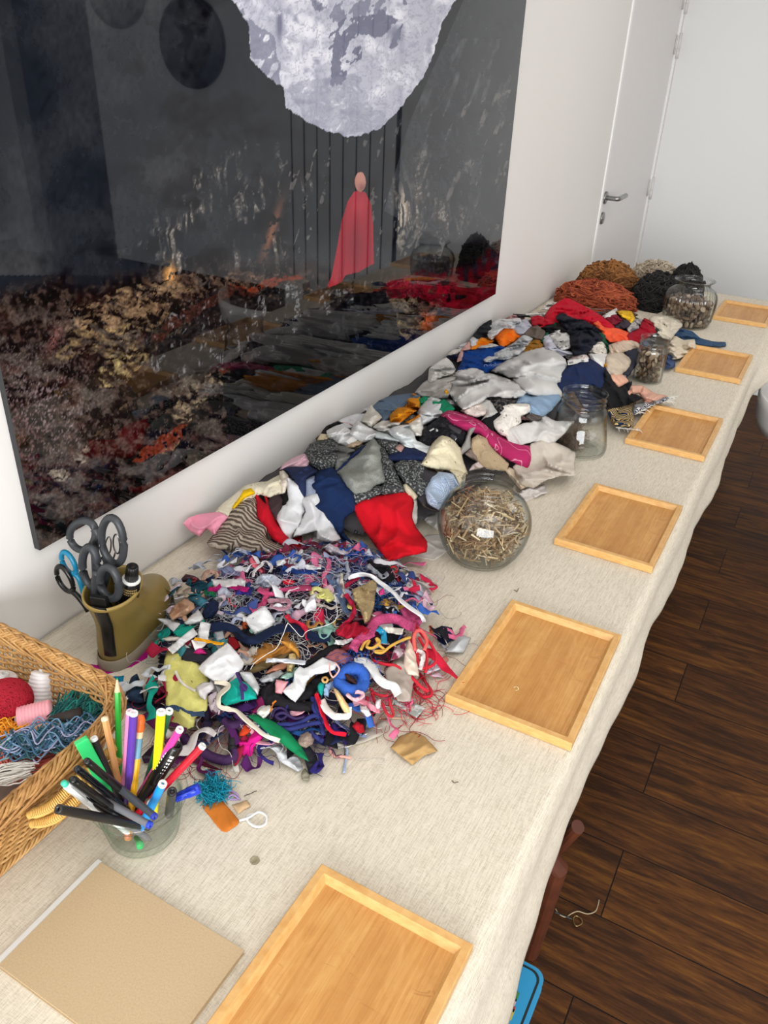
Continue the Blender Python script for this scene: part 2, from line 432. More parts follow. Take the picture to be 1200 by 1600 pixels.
for zz in (1.09, 0.905, 0.26):
    b = MB(); b.tube([(0.011, 4.596, zz-0.05), (0.011, 4.596, zz+0.05)], 0.008, 12); b.tube([(0.011, 4.596, zz-0.058), (0.011, 4.596, zz-0.012)], 0.0088, 12)
    b.box((-0.003, 4.57, zz-0.04), (0.0015, 4.594, zz+0.04))
    b.build('hinge', plain('hinge_white', '#d8d5d2', 0.4), d1)

# two round dark discs and thin rods: they stand in the room and show mirrored in the glazing
def disc(c, r, label):
    b = MB(); b.lathe([(0, 0), (r, 0), (r, 0.03), (r-0.006, 0.036), (0, 0.036)], c, 64, axis=(0, -1, 0))
    o = b.build('wall_disc', plain('dark_disc', '#232220', 0.45, var=0.5, sc=5), smooth=True)
    tagit(o, label, 'wall decoration', 'round dark discs on the end wall'); bev(o, 0.003)
disc((3.1, YF-0.001, 0.83), 0.265, 'round dark wall disc, the lower one, mirrored whole at the top left of the picture')
disc((3.72, YF-0.001, 1.16), 0.265, 'round dark wall disc whose lower rim shows mirrored at the top edge of the picture')
t_rods = thing('rod_screen', 'screen of thin dark vertical rods mirrored in the middle of the mountain picture', 'room divider', (1.8, 4.2, ZF))
m_black = plain('black_metal', '#141414', 0.4)
b = MB(); b.box((1.18, 4.17, ZF), (2.1, 4.23, ZF+0.03)); b.build('base_rail', m_black, t_rods, smooth=False)
b = MB(); b.box((1.18, 4.17, ZC-0.03), (2.1, 4.23, ZC)); b.build('top_rail', m_black, t_rods, smooth=False)
for k in range(9):
    x = 2.02-0.088*k
    b = MB(); b.tube([(x, 4.2, ZF+0.03), (x, 4.2, ZC-0.03)], 0.004 if k < 8 else 0.014, 8); b.build('rod', m_black, t_rods)

for y_, w_ in ((0.5, 'near'), (2.9, 'far')):  # unseen casings added above the two overhead fill lights
    cl_t = thing('added_fill_panel', 'unseen square panel added for fill light above the %s half of the table' % w_, 'added light panel', (1.35, y_, 1.75))
    b = MB(); b.box((0.72, y_-.63, 1.75), (1.98, y_+.63, 1.7995)); b.build('housing', plain('added_panel_casing', '#e8e8e6', .5), cl_t, smooth=False)

# ================================================================ THE LARGE PICTURE
PY0, PY1, PZ0, PZ1, PT = 0.645, 2.462, 0.158, 1.42, 0.012
def inpoly(x, y, P):
    P = np.asarray(P, float); c = np.zeros(x.shape, bool)
    j = len(P)-1
    for i in range(len(P)):
        xi, yi = P[i]; xj, yj = P[j]
        k = ((yi > y) != (yj > y)) & (x < (xj-xi)*(y-yi)/(yj-yi+1e-9)+xi)
        c ^= k; j = i
    return c
def soft(x, y, cx, cy, rx, ry, ang=0.0):
    a = math.radians(ang); dx, dy = x-cx, y-cy
    u = (dx*math.cos(a)+dy*math.sin(a))/rx; v = (-dx*math.sin(a)+dy*math.cos(a))/ry
    return np.exp(-(u*u+v*v))
def hx(h): return np.array([int(h[i:i+2], 16)/255 for i in (1, 3, 5)])
def paint(x, y):
    """the art print: a snow face above dark rocks, a walker in a red cloak; x, y run over the sheet"""
    n = x.size
    wx = x+14*(fbm(x/30, y/30, 3)-.5)*2; wy = y+14*(fbm(x/30, y/30, 5)-.5)*2
    def B(c, k, m): m = np.clip(m, 0, 1)[:, None]; return c*(1-m)+hx(k)*m
    big = fbm(x/140, y/140, 11, 3); mid = fbm(wx/34, wy/34, 13, 4); fine = fbm(x/7, y/7, 17, 3); vf = vnoise(x/2.2, y/2.2, 19)
    c = np.tile(hx('#1f2228'), (n, 1))
    c = B(c, '#3a3b3e', (big-.4)*2*(y < 430)); c = B(c, '#131317', (mid-.5)*3*np.clip((x-120)/200+np.clip((y-300)/150, 0, 1), .12, 1))
    # right slope: lighter, streaked
    st = fbm((x+y*.35)/9, (y-x*.3)/45, 23, 4)
    c = B(c, '#4b4d51', (inpoly(x, y, [(640, 190), (760, -80), (860, -80), (860, 380), (700, 380), (600, 330)])*0.6))
    c = B(c, '#5d5f62', (st-.55)*4*inpoly(x, y, [(600, 220), (720, 60), (860, 60), (860, 420), (640, 400)])*.6)
    c = B(c, '#74706c', (st > .64)*(fine > .5)*inpoly(x, y, [(440, 250), (860, 120), (860, 400), (440, 400)])*.6)
    # ground below: nearly black brown with speckle
    grd = np.clip((y-(395+.10*np.abs(x-420)-40*(mid-.5)))/45, 0, 1)
    c = B(c, '#120e0f', grd)
    sp = (fine-.46)*5*grd
    c = B(c, '#3a2f2b', sp); c = B(c, '#4a423d', (fbm(wx/40, wy/18, 121, 4)-.52)*5*grd); c = B(c, '#3d2420', (fbm(wx/22, wy/22, 29)-.55)*5*grd*.4)
    # rock outcrop with bright vertical streaks
    vs = fbm(x/5+mid*3, y/26+mid*3, 31, 4); fl = fbm((x-y*.6)/14, (y+x*.6)/6, 37, 3)
    for cx, cy, rx, ry, an, a in [(395, 330, 28, 62, -8, .8), (418, 385, 26, 22, -30, .9), (270, 405, 24, 42, 0, .85), (300, 340, 60, 14, -38, .7), (330, 270, 58, 13, -35, .7),
                                  (250, 360, 60, 18, -28, .45), (440, 300, 26, 60, 0, .5), (372, 405, 44, 13, -32, .75), (640, 320, 26, 60, 8, .95), (700, 345, 44, 34, 0, .6), (480, 290, 30, 12, -20, .5),
                                  (560, 470, 60, 20, -20, .4), (640, 440, 50, 40, 0, .3)]:
        k = soft(x, y, cx, cy, rx, ry, an)
        cl_ = np.clip((fbm(wx/18, wy/22, 97, 3)-.41)*8, 0, 1)
        c = B(c, '#57524f', k*(vs-.45)*5*a*cl_); c = B(c, '#b0a99f', k*np.clip((vs-.55)*9, 0, 1)*np.clip((fl-.36)*6, 0, 1)*np.clip((vf-.3)*3, 0, 1)*a*cl_)
    c = B(c, '#c9b9a4', soft(x, y, 628, 335, 9, 42, 6)*(vs > .46)*.9)
    c = B(c, '#d59a5c', soft(x, y, 266, 430, 10, 17)*1.1*(fine > .36))
    c = B(c, '#8b5b46', soft(x, y, 425, 360, 7, 50, 18)*(fine > .42)*.8)
    # ledges and moss
    tan = .45*fbm((wx+wy*.4)/26, (wy-wx*.35)/9, 41, 4)+.55*fbm(x/9+mid*4, y/5+mid*4, 42, 4)
    for P_, k1, a in [([(85, 560), (140, 470), (235, 435), (300, 450), (260, 480), (300, 500), (200, 600), (150, 600), (170, 560), (120, 555)], '#86704f', 1.0),
                      ([(170, 555), (235, 548), (228, 575), (160, 600), (145, 580)], '#8c7c57', 1.2),
                      ([(255, 640), (345, 575), (350, 600), (280, 660), (252, 655)], '#83745d', 1.1),
                      ([(75, 735), (140, 695), (138, 710), (100, 752), (88, 752)], '#7b7366', 1.2),
                      ([(240, 700), (278, 685), (268, 705), (245, 712)], '#857a4c', 1.1),
                      ([(150, 680), (200, 625), (205, 640), (160, 690), (118, 680)], '#6e5a45', .8),
                      ([(300, 432), (440, 425), (520, 460), (440, 470), (330, 470), (250, 500), (100, 520), (120, 470), (240, 440)], '#7d6350', .7),
                      ([(600, 470), (690, 450), (700, 480), (640, 520), (610, 560), (600, 520)], '#77694f', .8)]:
        m = inpoly(wx, wy, P_); c = B(c, k1, m*(tan-.44)*4*a); c = B(c, '#16100f', m*(fbm(wx/9, wy/5, 43) > .62)*.85)
    for P_, a in [([(235, 530), (290, 480), (340, 455), (470, 425), (480, 432), (350, 470), (300, 495), (250, 540)], .9),
                  ([(200, 720), (240, 680), (290, 655), (280, 690), (230, 720)], .9), ([(330, 580), (365, 565), (350, 585)], .8)]:
        c = B(c, '#6a2f20', inpoly(wx, wy, P_)*(fine > .33)*a)
    c = B(c, '#6b4440', soft(x, y, 85, 530, 9, 22, 20)*(vf > .4))
    # scattered chips of light stone
    ch = (vnoise(x/3.1, y/2.4, 47) > .80)*(fbm(wx/26, wy/26, 53) > .53)*grd
    c = B(c, '#7a7673', np.clip((vnoise(x/2.3, y/2.0, 47)-.72)*4, 0, 1)*(fbm(wx/22, wy/22, 53) > .55)*grd*.6)
    # crag band in the lower middle
    k = inpoly(wx, wy, [(225, 530), (330, 450), (520, 450), (600, 480), (600, 560), (430, 560), (300, 590), (250, 600)])
    c = B(c, '#191a1d', k*.6); c = B(c, '#8f9193', k*np.clip((vs-.54)*8, 0, 1)*np.clip((fl-.46)*8, 0, 1)*(vf > .3)*.6)
    c = B(c, '#101215', inpoly(wx, wy, [(345, 590), (600, 440), (640, 560), (560, 610), (360, 700)])*.7)
    # thicket at lower left
    tw = vnoise(x/2.0+y/9, y/3.0, 59)*.6+vnoise(x/1.7, y/2.6, 61)*.4
    c = B(c, '#6e6063', soft(x, y, 65, 640, 80, 95)*(tw-.52)*8*.6); c = B(c, '#5a3238', soft(x, y, 20, 690, 40, 50)*(tw-.5)*6*.4)
    # red heather at lower right
    k = inpoly(wx, wy, [(600, 440), (650, 425), (690, 430), (790, 370), (830, 380), (800, 470), (700, 500), (690, 470), (610, 465)])
    c = B(c, '#55101b', k*(fine-.25)*2.2); c = B(c, '#7c2530', soft(x, y, 640, 442, 26, 10)*(vf > .35)); c = B(c, '#6b1220', soft(x, y, 700, 455, 34, 22)*(fine > .4))
    c = B(c, '#0e0c0e', soft(x, y, 735, 395, 34, 18, -30)*1.2); c = B(c, '#0e0c0e', soft(x, y, 725, 462, 12, 10)*1.1)
    c = B(c, '#a24c30', soft(x, y, 668, 500, 12, 16)*(fine > .35)*.8)
    grain = .50+1.0*fbm(x/3.2, y/2.6, 111, 3)
    c = c*(1-grd[:, None]*.9+grd[:, None]*.9*grain[:, None])
    c = c*(.86+.28*fbm(x/5, y/9, 113, 3))[:, None]
    # snow face
    edge = inpoly(x+5*(fbm(x/9, y/9, 71)-.5), y+10*(fbm(x/11, y/11, 73)-.5), [(-200, -1400), (200, -300), (352, -20), (388, 40), (392, 92), (420, 120), (444, 140), (446, 168), (480, 190), (500, 200), (545, 214), (590, 205), (622, 172), (655, 130), (672, 100), (690, 40), (716, -10), (900, -300), (1400, -1400)])
    s = np.tile(hx('#b9bac8'), (n, 1))
    cr = np.abs(fbm(wx/8, wy/6, 79, 4)-.5)*2
    s = B(s, '#e6e6ee', (fbm(wx/24, wy/24, 83)-.42)*3); s = B(s, '#8f91a5', np.clip((.12-cr)*9, 0, 1)*.6); s = B(s, '#9798ab', (fbm(x/16, y/16, 85)-.6)*4)
    dk = fbm((x+y*.5)/13, (y-x*.3)/22, 89, 4)
    s = B(s, '#5e6078', inpoly(wx, wy, [(512, 60), (540, 30), (600, 20), (640, 40), (622, 70), (600, 60), (575, 82), (560, 70), (556, 120), (540, 140), (520, 130)])*(dk > .46)*.8)
    s = B(s, '#6c6e84', inpoly(wx, wy, [(480, 0), (620, -60), (640, 20), (560, 50), (520, 40)])*(dk > .52)*.7)
    s = B(s, '#77798e', inpoly(wx, wy, [(345, -30), (392, 30), (425, 60), (440, 130), (398, 110), (385, 60)])*(dk > .42)*.75)
    s = B(s, '#6c6e84', inpoly(wx, wy, [(440, -40), (512, -40), (515, 12), (492, 20)])*(dk > .42)*.7)
    s = B(s, '#74768c', soft(x, y, 437, 38, 5, 26)*(dk > .4)*1.2); s = B(s, '#74768c', soft(x, y, 618, 55, 9, 14)*1.0)
    s = B(s, '#8c8fa2', inpoly(wx, wy, [(440, 135), (560, 120), (600, 200), (545, 214), (480, 195)])*.45*(cr < .5))
    c = np.where(edge[:, None], s, c)
    # the walker
    clo = inpoly(x, y, [(553, 300), (561, 297), (572, 302), (580, 320), (583, 350), (584, 412), (576, 416), (560, 425), (540, 430), (533, 441), (514, 450), (512, 446), (518, 432), (522, 412), (527, 385), (534, 345), (543, 315)])
    c = np.where(clo[:, None], hx('#9c2333'), c)
    fold = np.sin((x-(y-300)*-.16)/3.2+2*np.sin(y/40))*.5+.5
    c = B(c, '#7c1c2a', clo*(fold > .62)*.55); c = B(c, '#b53a46', clo*soft(x, y, 560, 320, 10, 20)*.6); c = B(c, '#6f2731', clo*soft(x, y, 556, 385, 16, 34)*.6)
    hd = ((x-563)/8.5)**2+((y-284)/15.5)**2 < 1
    c = np.where(hd[:, None], hx('#b98275'), c); c = B(c, '#8a5a55', hd*soft(x, y, 566, 294, 8, 8))
    return np.clip(c, 0, 1)
NY, NZ = 1010, 700
yy, zz = np.meshgrid(np.linspace(PY0, PY1, NY), np.linspace(PZ0, PZ1, NZ), indexing='ij')
Vp = np.stack([np.full(yy.size, PT+0.0004), yy.ravel(), zz.ravel()], -1)
pp = pix(Vp)
colr = paint(pp[:, 0], pp[:, 1])
colr = np.where(colr <= .04045, colr/12.92, ((colr+.055)/1.055)**2.4)
colr = np.clip(colr*1.05-0.006, 0.002, 1)
pic = thing('wall_picture', 'huge frameless glossy picture of a snowy mountain with a red-cloaked walker, on the left wall', 'picture', (0.0, (PY0+PY1)/2, PZ0))
b = MB(); b.box((0.0005, PY0, PZ0), (PT, PY1, PZ1)); bk = b.build('backing_panel', plain('dark_panel_edge', '#1d1f24', 0.3), pic, smooth=False)
idx = np.arange(NY*NZ).reshape(NY, NZ)
Fq = np.stack([idx[:-1, :-1], idx[1:, :-1], idx[1:, 1:], idx[:-1, 1:]], -1).reshape(-1, 4)
me = bpy.data.meshes.new('glossy_print')
base = np.array(pic['base'])
me.vertices.add(len(Vp)); me.vertices.foreach_set('co', (Vp-base).ravel())
me.loops.add(Fq.size); me.loops.foreach_set('vertex_index', Fq.ravel().astype(np.int32))
me.polygons.add(len(Fq)); me.polygons.foreach_set('loop_start', np.arange(0, Fq.size, 4, dtype=np.int32)); me.polygons.foreach_set('loop_total', np.full(len(Fq), 4, dtype=np.int32))
me.update(calc_edges=True)
at = me.color_attributes.new('print', 'FLOAT_COLOR', 'POINT')
at.data.foreach_set('color', np.concatenate([colr, np.ones((len(colr), 1))], 1).ravel().astype(np.float32))
t = NT('glossy_art_print')
ca = t.n('ShaderNodeVertexColor', layer_name='print'); t.l(ca.outputs[0], t.b.inputs['Base Color'])
t.rough(0.02); t.b.inputs['IOR'].default_value = 1.5; t.b.inputs['Specular IOR Level'].default_value = 0.5
me.materials.append(t.m)
po = bpy.data.objects.new('glossy_print', me); col.objects.link(po); po.parent = pic; po['base'] = pic['base']

# ================================================================ TABLE, CLOTH
EX = 0.812; Y0, Y1 = -0.45, 3.62
m_beam = plain('dark_table_wood', '#17120f', 0.5, var=0.3)
m_red = plain('reddish_brown_wood', '#552a18', 0.5, var=0.35, sc=14)
tb = thing('long_table', 'long table under the beige cloth, dark square legs showing below the hem', 'table', (0.42, 1.6, ZF))
b = MB(); b.box((0.02, Y0+0.02, -0.04), (EX-0.012, Y1-0.02, -0.005)); b.build('tabletop', m_beam, tb, smooth=False)
for yy_ in (-0.2, 1.25, 2.47, 3.45):
    for xx in (0.08, EX-0.075):
        b = MB(); b.box((xx-0.03, yy_-0.03, ZF), (xx+0.03, yy_+0.03, -0.04)); bev(b.build('leg', m_beam, tb, smooth=False), 0.003)
t = NT('beige_linen')
co = t.coord()
c1, c2 = lin('#d3cabb'), lin('#b6ab99')
w1 = t.noise(1.0, t.coord((150, 1000, 150)), 3, 0.7); w2 = t.noise(1.0, t.coord((1000, 45, 1000)), 3, 0.7)
f = t.math('ADD', t.math('MULTIPLY', w1, 0.38), t.math('MULTIPLY', w2, 0.62))
big_ = t.noise(3.5, co, 3)
cc = t.ramp(f, [(0.36, lin('#b8ad99')), (0.5, lin('#ddd3c1')), (0.62, lin('#ebe3d3'))])
t.base(t.mix(t.math('MULTIPLY', big_, 0.25), cc, lin('#d3cab8'))); t.rough(0.95); t.b.inputs['Specular IOR Level'].default_value = 0.1
t.bump(f, 0.55, 0.0016); m_linen = t.m
# hem line (x outward, y along, z down) then a grid: wall side -> table edge -> rounded fold -> hem
hem = catmull(np.array([(.862, -.45, -.17), (.846, .1, -.165), (.856, .45, -.155), (.842, .62, -.16), (.829, .78, -.15), (.822, .95, -.15), (.832, 1.15, -.148), (.823, 1.38, -.146), (.832, 1.62, -.152), (.821, 1.85, -.15),
                        (.834, 2.08, -.146), (.824, 2.35, -.15), (.828, 2.58, -.13), (.83, 2.68, -.095), (.862, 2.82, -.08), (.90, 2.95, -.075), (.93, 3.1, -.08), (.90, 3.35, -.12), (.87, 3.66, -.16)]), 12)
ys = np.linspace(Y0, Y1, 330)
hxv = np.interp(ys, hem[:, 1], hem[:, 0]); hzv = np.interp(ys, hem[:, 1], hem[:, 2])
V = []
us = np.concatenate([np.linspace(0.004, EX-0.03, 60), np.linspace(EX-0.025, EX-0.011, 4)])
for i, y in enumerate(ys):
    for u in us:
        z = 0.0004*math.sin(u*9+y*4)+0.0005*math.sin(y*11+u*3)
        V.append((u, y, 0.0004+0*z+0.0006*(fbm(u*6, y*6, 5, 2)-0.5) if u < EX-0.03 else 0.0002))
    for a in (12, 30, 50, 70):
        r = 0.014; V.append((EX-0.011+r*math.sin(math.radians(a)), y, -r+r*math.cos(math.radians(a))))
    for k in range(1, 12):
        s_ = k/11; wob = 0.0022*math.sin(y*17+math.sin(y*5)*2)*s_+0.0008*math.sin(y*57+1)*s_
        z = -0.011+(hzv[i]+0.011)*s_; wob += .0045*math.sin(s_*8.5+1.2*math.sin(y*2.3)+y*.8)*min(1, s_*3)*(1-s_*.6)
        V.append((EX+0.003+(hxv[i]-EX-0.003)*(s_**0.8)+wob, y, z))
W = len(us)+4+11
F = [(i*W+k, i*W+k+1, (i+1)*W+k+1, (i+1)*W+k) for i in range(len(ys)-1) for k in range(W-1)]
V = np.array(V)
cl = obj('tablecloth', V, [f_[::-1] for f_ in F], m_linen, label='long beige woven linen tablecloth covering the table and hanging over its edge', cat='tablecloth')
solid(cl, 0.0012, -1)
# far return: cloth end falls over the table end
b = MB(); b.box((0.01, Y1, -0.3), (EX+0.02, Y1+0.002, 0.0)); b.build('cloth_end_fall', m_linen, cl, smooth=False)

# ================================================================ TRAYS
def bamboo():
    t = NT('bamboo'); co = t.coord((1, 1, 1))
    br = t.n('ShaderNodeTexBrick'); mp = t.coord((1, 1, 1), (0, 0, math.pi/2)); t.l(mp, br.inputs['Vector'])
    for a, v in (('Scale', 1.0), ('Mortar Size', 0.0002), ('Brick Width', 0.34), ('Row Height', 0.021)): br.inputs[a].default_value = v
    br.inputs['Color1'].default_value = (0, 0, 0, 1); br.inputs['Color2'].default_value = (1, 1, 1, 1); br.inputs['Mortar'].default_value = (.3, .3, .3, 1)
    g1 = t.noise(1.0, t.coord((420, 9, 60)), 4, 0.6); g2 = t.noise(1.0, t.coord((45, 22, 45)), 4, 0.6, 1.0)
    oi = t.n('ShaderNodeObjectInfo')
    g = t.math('ADD', t.math('MULTIPLY', g1, 0.55), t.math('MULTIPLY', g2, 0.45))
    c = t.ramp(g, [(0.3, lin('#b67c3e')), (0.5, lin('#cd9654')), (0.68, lin('#dbaa68'))])
    c = t.mix(t.math('MULTIPLY', br.outputs['Color'], 0.42), c, lin('#b47a3c'))
    kn = t.noise(1.0, t.coord((30, 75, 30)), 3, 0.5, 2.0)
    c = t.mix(t.ramp(kn, [(0.66, (0, 0, 0)), (0.78, (0.55, 0.55, 0.55))]), c, lin('#9a6028'))
    t.base(c); t.rough(0.42); t.b.inputs['Specular IOR Level'].default_value = 0.4; t.bump(g, 0.08, 0.0006); return t.m
m_bam = bamboo()
t = NT('bamboo_rim'); g1 = t.noise(1.0, t.coord((60, 60, 200)), 4); t.base(t.ramp(g1, [(0.3, lin('#cf9a58')), (0.7, lin('#e0b474'))])); t.rough(0.4); t.bump(g1, 0.05, 0.0005); m_rim = t.m
TW, TL, TH, RW = 0.191, 0.2755, 0.016, 0.0125
def tray(x, y, rot, label):
    """x, y: near-left corner of the rim top"""
    o = thing('bamboo_tray', label, 'tray', (x, y, 0.001), 'bamboo trays in a row along the table edge', rot)
    b = MB(); b.box((0.003, 0.003, 0.0), (TW-0.003, TL-0.003, 0.0065)); b.build('base_panel', m_bam, o, local=True, smooth=False)
    def rail(p, q, inward):
        p, q, n_ = np.array(p), np.array(q), np.array(inward); d = (q-p)/np.linalg.norm(q-p)
        prof = [(0, 0.0015), (0, TH-0.0012), (0.0012, TH), (RW-0.003, TH), (RW-0.001, TH-0.003), (RW+0.0025, 0.0066), (RW+0.0025, 0.002), (0.004, 0.0)]
        V = []
        for e, s_ in ((p, 1), (q, -1)):
            for w_, z_ in prof:
                P_ = e+n_*w_+d*w_*s_; V.append((P_[0], P_[1], z_))
        k = len(prof)
        F = [(i, (i+1) % k, k+(i+1) % k, k+i) for i in range(k)]+[tuple(range(k))[::-1], tuple(range(k, 2*k))]
        ob = obj('rim', V, F, m_rim, o, local=True, smooth=False)
        bm = bmesh.new(); bm.from_mesh(ob.data); bmesh.ops.recalc_face_normals(bm, faces=bm.faces); bm.to_mesh(ob.data); bm.free()
    rail((0, 0), (TW, 0), (0, 1)); rail((TW, 0), (TW, TL), (-1, 0)); rail((TW, TL), (0, TL), (0, -1)); rail((0, TL), (0, 0), (1, 0))
    return o
K = 0.9807
TR = [(.6072, .2266, 0, 'empty bamboo tray nearest the camera, beside the brown notebook'),
      (.6109, .8414, .013, 'empty bamboo tray second from the camera, right of the thread heap'),
      (.6061, 1.3617, -.003, 'empty bamboo tray right of the big jar of straw'),
      (.6035, 1.9276, -.002, 'empty bamboo tray beside the open empty-looking jar, fringed striped cloth at its corner'),
      (.6004, 2.5604, -.004, 'empty bamboo tray second from the far end, right of the tall jar of shells'),
      (.598, 3.255, 0, 'empty bamboo tray at the far end of the table, cut by the photo edge')]
for x, y, a, l in TR:
    tray(CAM[0]+(x-CAM[0])*K, y*K, a, l)

# kraft notebook with a white spine
nb = thing('notebook', 'closed kraft-brown notebook with a white spine, at the near left', 'notebook', (0.385, 0.236, 0.0))
x0, x1, y0, y1 = 0.3905, 0.597, 0.236, 0.375
t = NT('kraft_board'); n1 = t.noise(500, None, 4, .8); t.base(t.ramp(n1, [(0.35, lin('#b89f7c')), (0.65, lin('#c7af8b'))])); t.rough(0.85); m_kraft = t.m
b = MB(); b.box((x0, y0, 0.0065), (x1, y1, 0.008)); bev(b.build('front_cover', m_kraft, nb, smooth=False), 0.0004)
b = MB(); b.box((x0, y0, 0.0008), (x1, y1, 0.0020)); b.build('back_cover', m_kraft, nb, smooth=False)
b = MB(); b.box((x0+0.001, y0+0.002, 0.002), (x1-0.002, y1-0.002, 0.0065)); b.build('pages', plain('paper', '#e4e0d8', 0.9), nb, smooth=False)
b = MB(); b.box((x0-0.0075, y0, 0.0008), (x0-0.0002, y1+0.002, 0.0075)); bev(b.build('spine', plain('white_spine', '#d9d8d4', 0.5), nb, smooth=False), 0.001)

# blue board book under the table edge, reddish wooden frame, white tub chair, string with ring
bk = thing('board_book', 'light blue board book with rounded corners standing under the near table edge', 'book', (0.80, 0.72, ZF))
m_blue = plain('book_blue', '#2a93c4', 0.35)
def rbox(mb, x0, x1, y0, y1, z0, z1, r, mi=0, n=6):
    pts = []
    for cx, cy, a0 in ((x1-r, y1-r, 0), (x0+r, y1-r, 90), (x0+r, y0+r, 180), (x1-r, y0+r, 270)):
        for k in range(n+1):
            a = math.radians(a0+90*k/n); pts.append((cx+r*math.cos(a), cy+r*math.sin(a)))
    m_ = len(pts); V = [(p[0], p[1], z0) for p in pts]+[(p[0], p[1], z1) for p in pts]
    mb.add(V, [tuple(range(m_))[::-1], tuple(range(m_, 2*m_))]+[(i, (i+1) % m_, m_+(i+1) % m_, m_+i) for i in range(m_)], mi)
zb = -0.46
c_r = onz(835, 1512, zb); c_b = onz(822, 1600, zb)
bx1 = max(c_r[0], c_b[0])+0.002; by1 = c_r[1]+0.002
for nm, za, zb_, mm, ins in (('cover', zb-.002, zb, m_blue, 0.0), ('page_block', zb-.022, zb-.002, plain('book_pages', '#c9beb0', 0.8), .003), ('back_cover', zb-.024, zb-.022, m_blue, 0.0)):
    b = MB(); rbox(b, bx1-0.22, bx1-ins, by1-0.26, by1-ins, za, zb_, 0.02); b.build(nm, mm, bk, smooth=False)
b = MB(); rbox(b, bx1-0.219, bx1-0.006, by1-0.259, by1-0.006, zb, zb+.0006, 0.017); b.build('dark_outline', plain('outline', '#10181c', 0.5), bk, smooth=False)
b = MB(); rbox(b, bx1-0.217, bx1-0.010, by1-0.257, by1-0.010, zb+.0006, zb+.001, 0.015); b.build('cover_panel', m_blue, bk, smooth=False)
for (pa, pb, hh) in [((812, 1552), (800, 1562), '#3f7d3a'), ((808, 1562), (796, 1576), '#d9a9b4'), ((806, 1574), (795, 1578), '#b8304a'), ((805, 1578), (790, 1590), '#c2b02c')]:
    A_, B_ = onz(*pa, zb+.001), onz(*pb, zb+.001); b = MB()
    b.box((min(A_[0], B_[0]), min(A_[1], B_[1]), zb+.001), (max(A_[0], B_[0]), max(A_[1], B_[1]), zb+.0016)); b.build('printed_shape', plain('ink'+hh[1:], hh, 0.4), bk, smooth=False)
b = MB(); b.box((bx1-0.2, by1-0.24, ZF), (bx1-0.03, by1-0.03, zb-.0245)); 
st = thing('storage_box', 'dark box on the floor under the near table edge carrying the blue book', 'box', (bx1-.1, by1-.12, ZF)); b.build('box_body', m_beam, st, smooth=False)
fr = thing('wooden_trestle', 'reddish brown wooden trestle under the table, its slanted leg showing below the hem', 'trestle', (0.75, 1.0, ZF))
A_ = onz(873, 1356, -.34); B_ = onz(844, 1446, -.60); d_ = (B_-A_); Bf = A_+d_*((ZF+.004-A_[2])/d_[2])
At = A_-d_*.18; At[0] -= .04
b = MB(); b.tube([At, A_, B_, Bf], 0.015, 12, flat=1.2); b.build('leg', m_red, fr, smooth=False)
C2 = onz(903, 1292, -.33); C3 = C2+np.array([-.14, .02, 0]); C3[2] = ZF+.004
b = MB(); b.tube([C2, C2*.5+C3*.5, C3], 0.012, 12, flat=1.2); b.build('leg', m_red, fr, smooth=False)
b = MB(); b.tube([A_+(-.03, 0, -.02), C2+(-.03, 0, -.02)], 0.012, 10); b.build('cross_bar', m_red, fr, smooth=False)
ch = thing('tub_chair', 'white moulded tub chair pushed under the far end of the cloth', 'chair', (1.13, 2.98, ZF))
V = []; n_ = 40; CX, CY = 1.135, 2.87
for i in range(n_):
    a = math.radians(150+i*(200/(n_-1)))
    for z_, r_ in ((-0.225, 0.27), (-0.19, 0.283), (-0.14, 0.29), (-0.105, 0.292)):
        V.append((CX+r_*math.cos(a), CY+r_*math.sin(a), z_))
F = [(i*4+k, (i+1)*4+k, (i+1)*4+k+1, i*4+k+1) for i in range(n_-1) for k in range(3)]
m_wp = plain('white_plastic', '#e6e4e0', 0.25)
solid(obj('backrest', V, F, m_wp, ch), 0.006, 0)
b = MB(); b.lathe([(0.0, -.32), (.2, -.315), (.235, -.305), (.24, -.29), (.2, -.285), (0, -.29)], (CX+.1, CY+.06, 0), 40); b.build('seat', m_wp, ch)
b = MB(); b.box((CX+.05, CY+.2, -.3), (CX+.15, CY+.26, -.11)); b.build('back_support', m_wp, ch, smooth=False)
b = MB(); b.lathe([(0, -.315), (.022, -.315), (.022, ZF+.03), (.05, ZF+.02), (.1, ZF+.012), (.1, ZF), (0, ZF)], (CX+.12, CY+.1, 0), 32); b.build('pedestal', plain('chair_steel', '#b0b0b0', .3, 1.0), ch)
sk = thing('string_with_ring', 'short pale string with a small metal ring lying on the dark floor', 'string', tuple(onz(900, 1435, ZF)))
def fl_(pts, h=.003): return catmull([onz(x, y, ZF+h) for x, y in pts], 6)
b = MB(); b.tube(fl_([(868, 1420), (873, 1428), (884, 1433), (892, 1428), (903, 1424), (918, 1428), (930, 1424), (934, 1415), (936, 1406)]), .0013, 5); b.build('cord', plain('pale_string', '#a89578', .8), sk)
b = MB(); b.tube(fl_([(895, 1436), (900, 1431), (908, 1436), (909, 1443), (901, 1447), (896, 1442)])[:-1], .0014, 6, True); b.build('ring', plain('brass', '#9c8358', .35, 1), sk)
b = MB(); b.tube(fl_([(866, 1425), (876, 1429), (886, 1433), (894, 1436)]), .0024, 6); b.build('dark_bead_stem', m_black, sk)

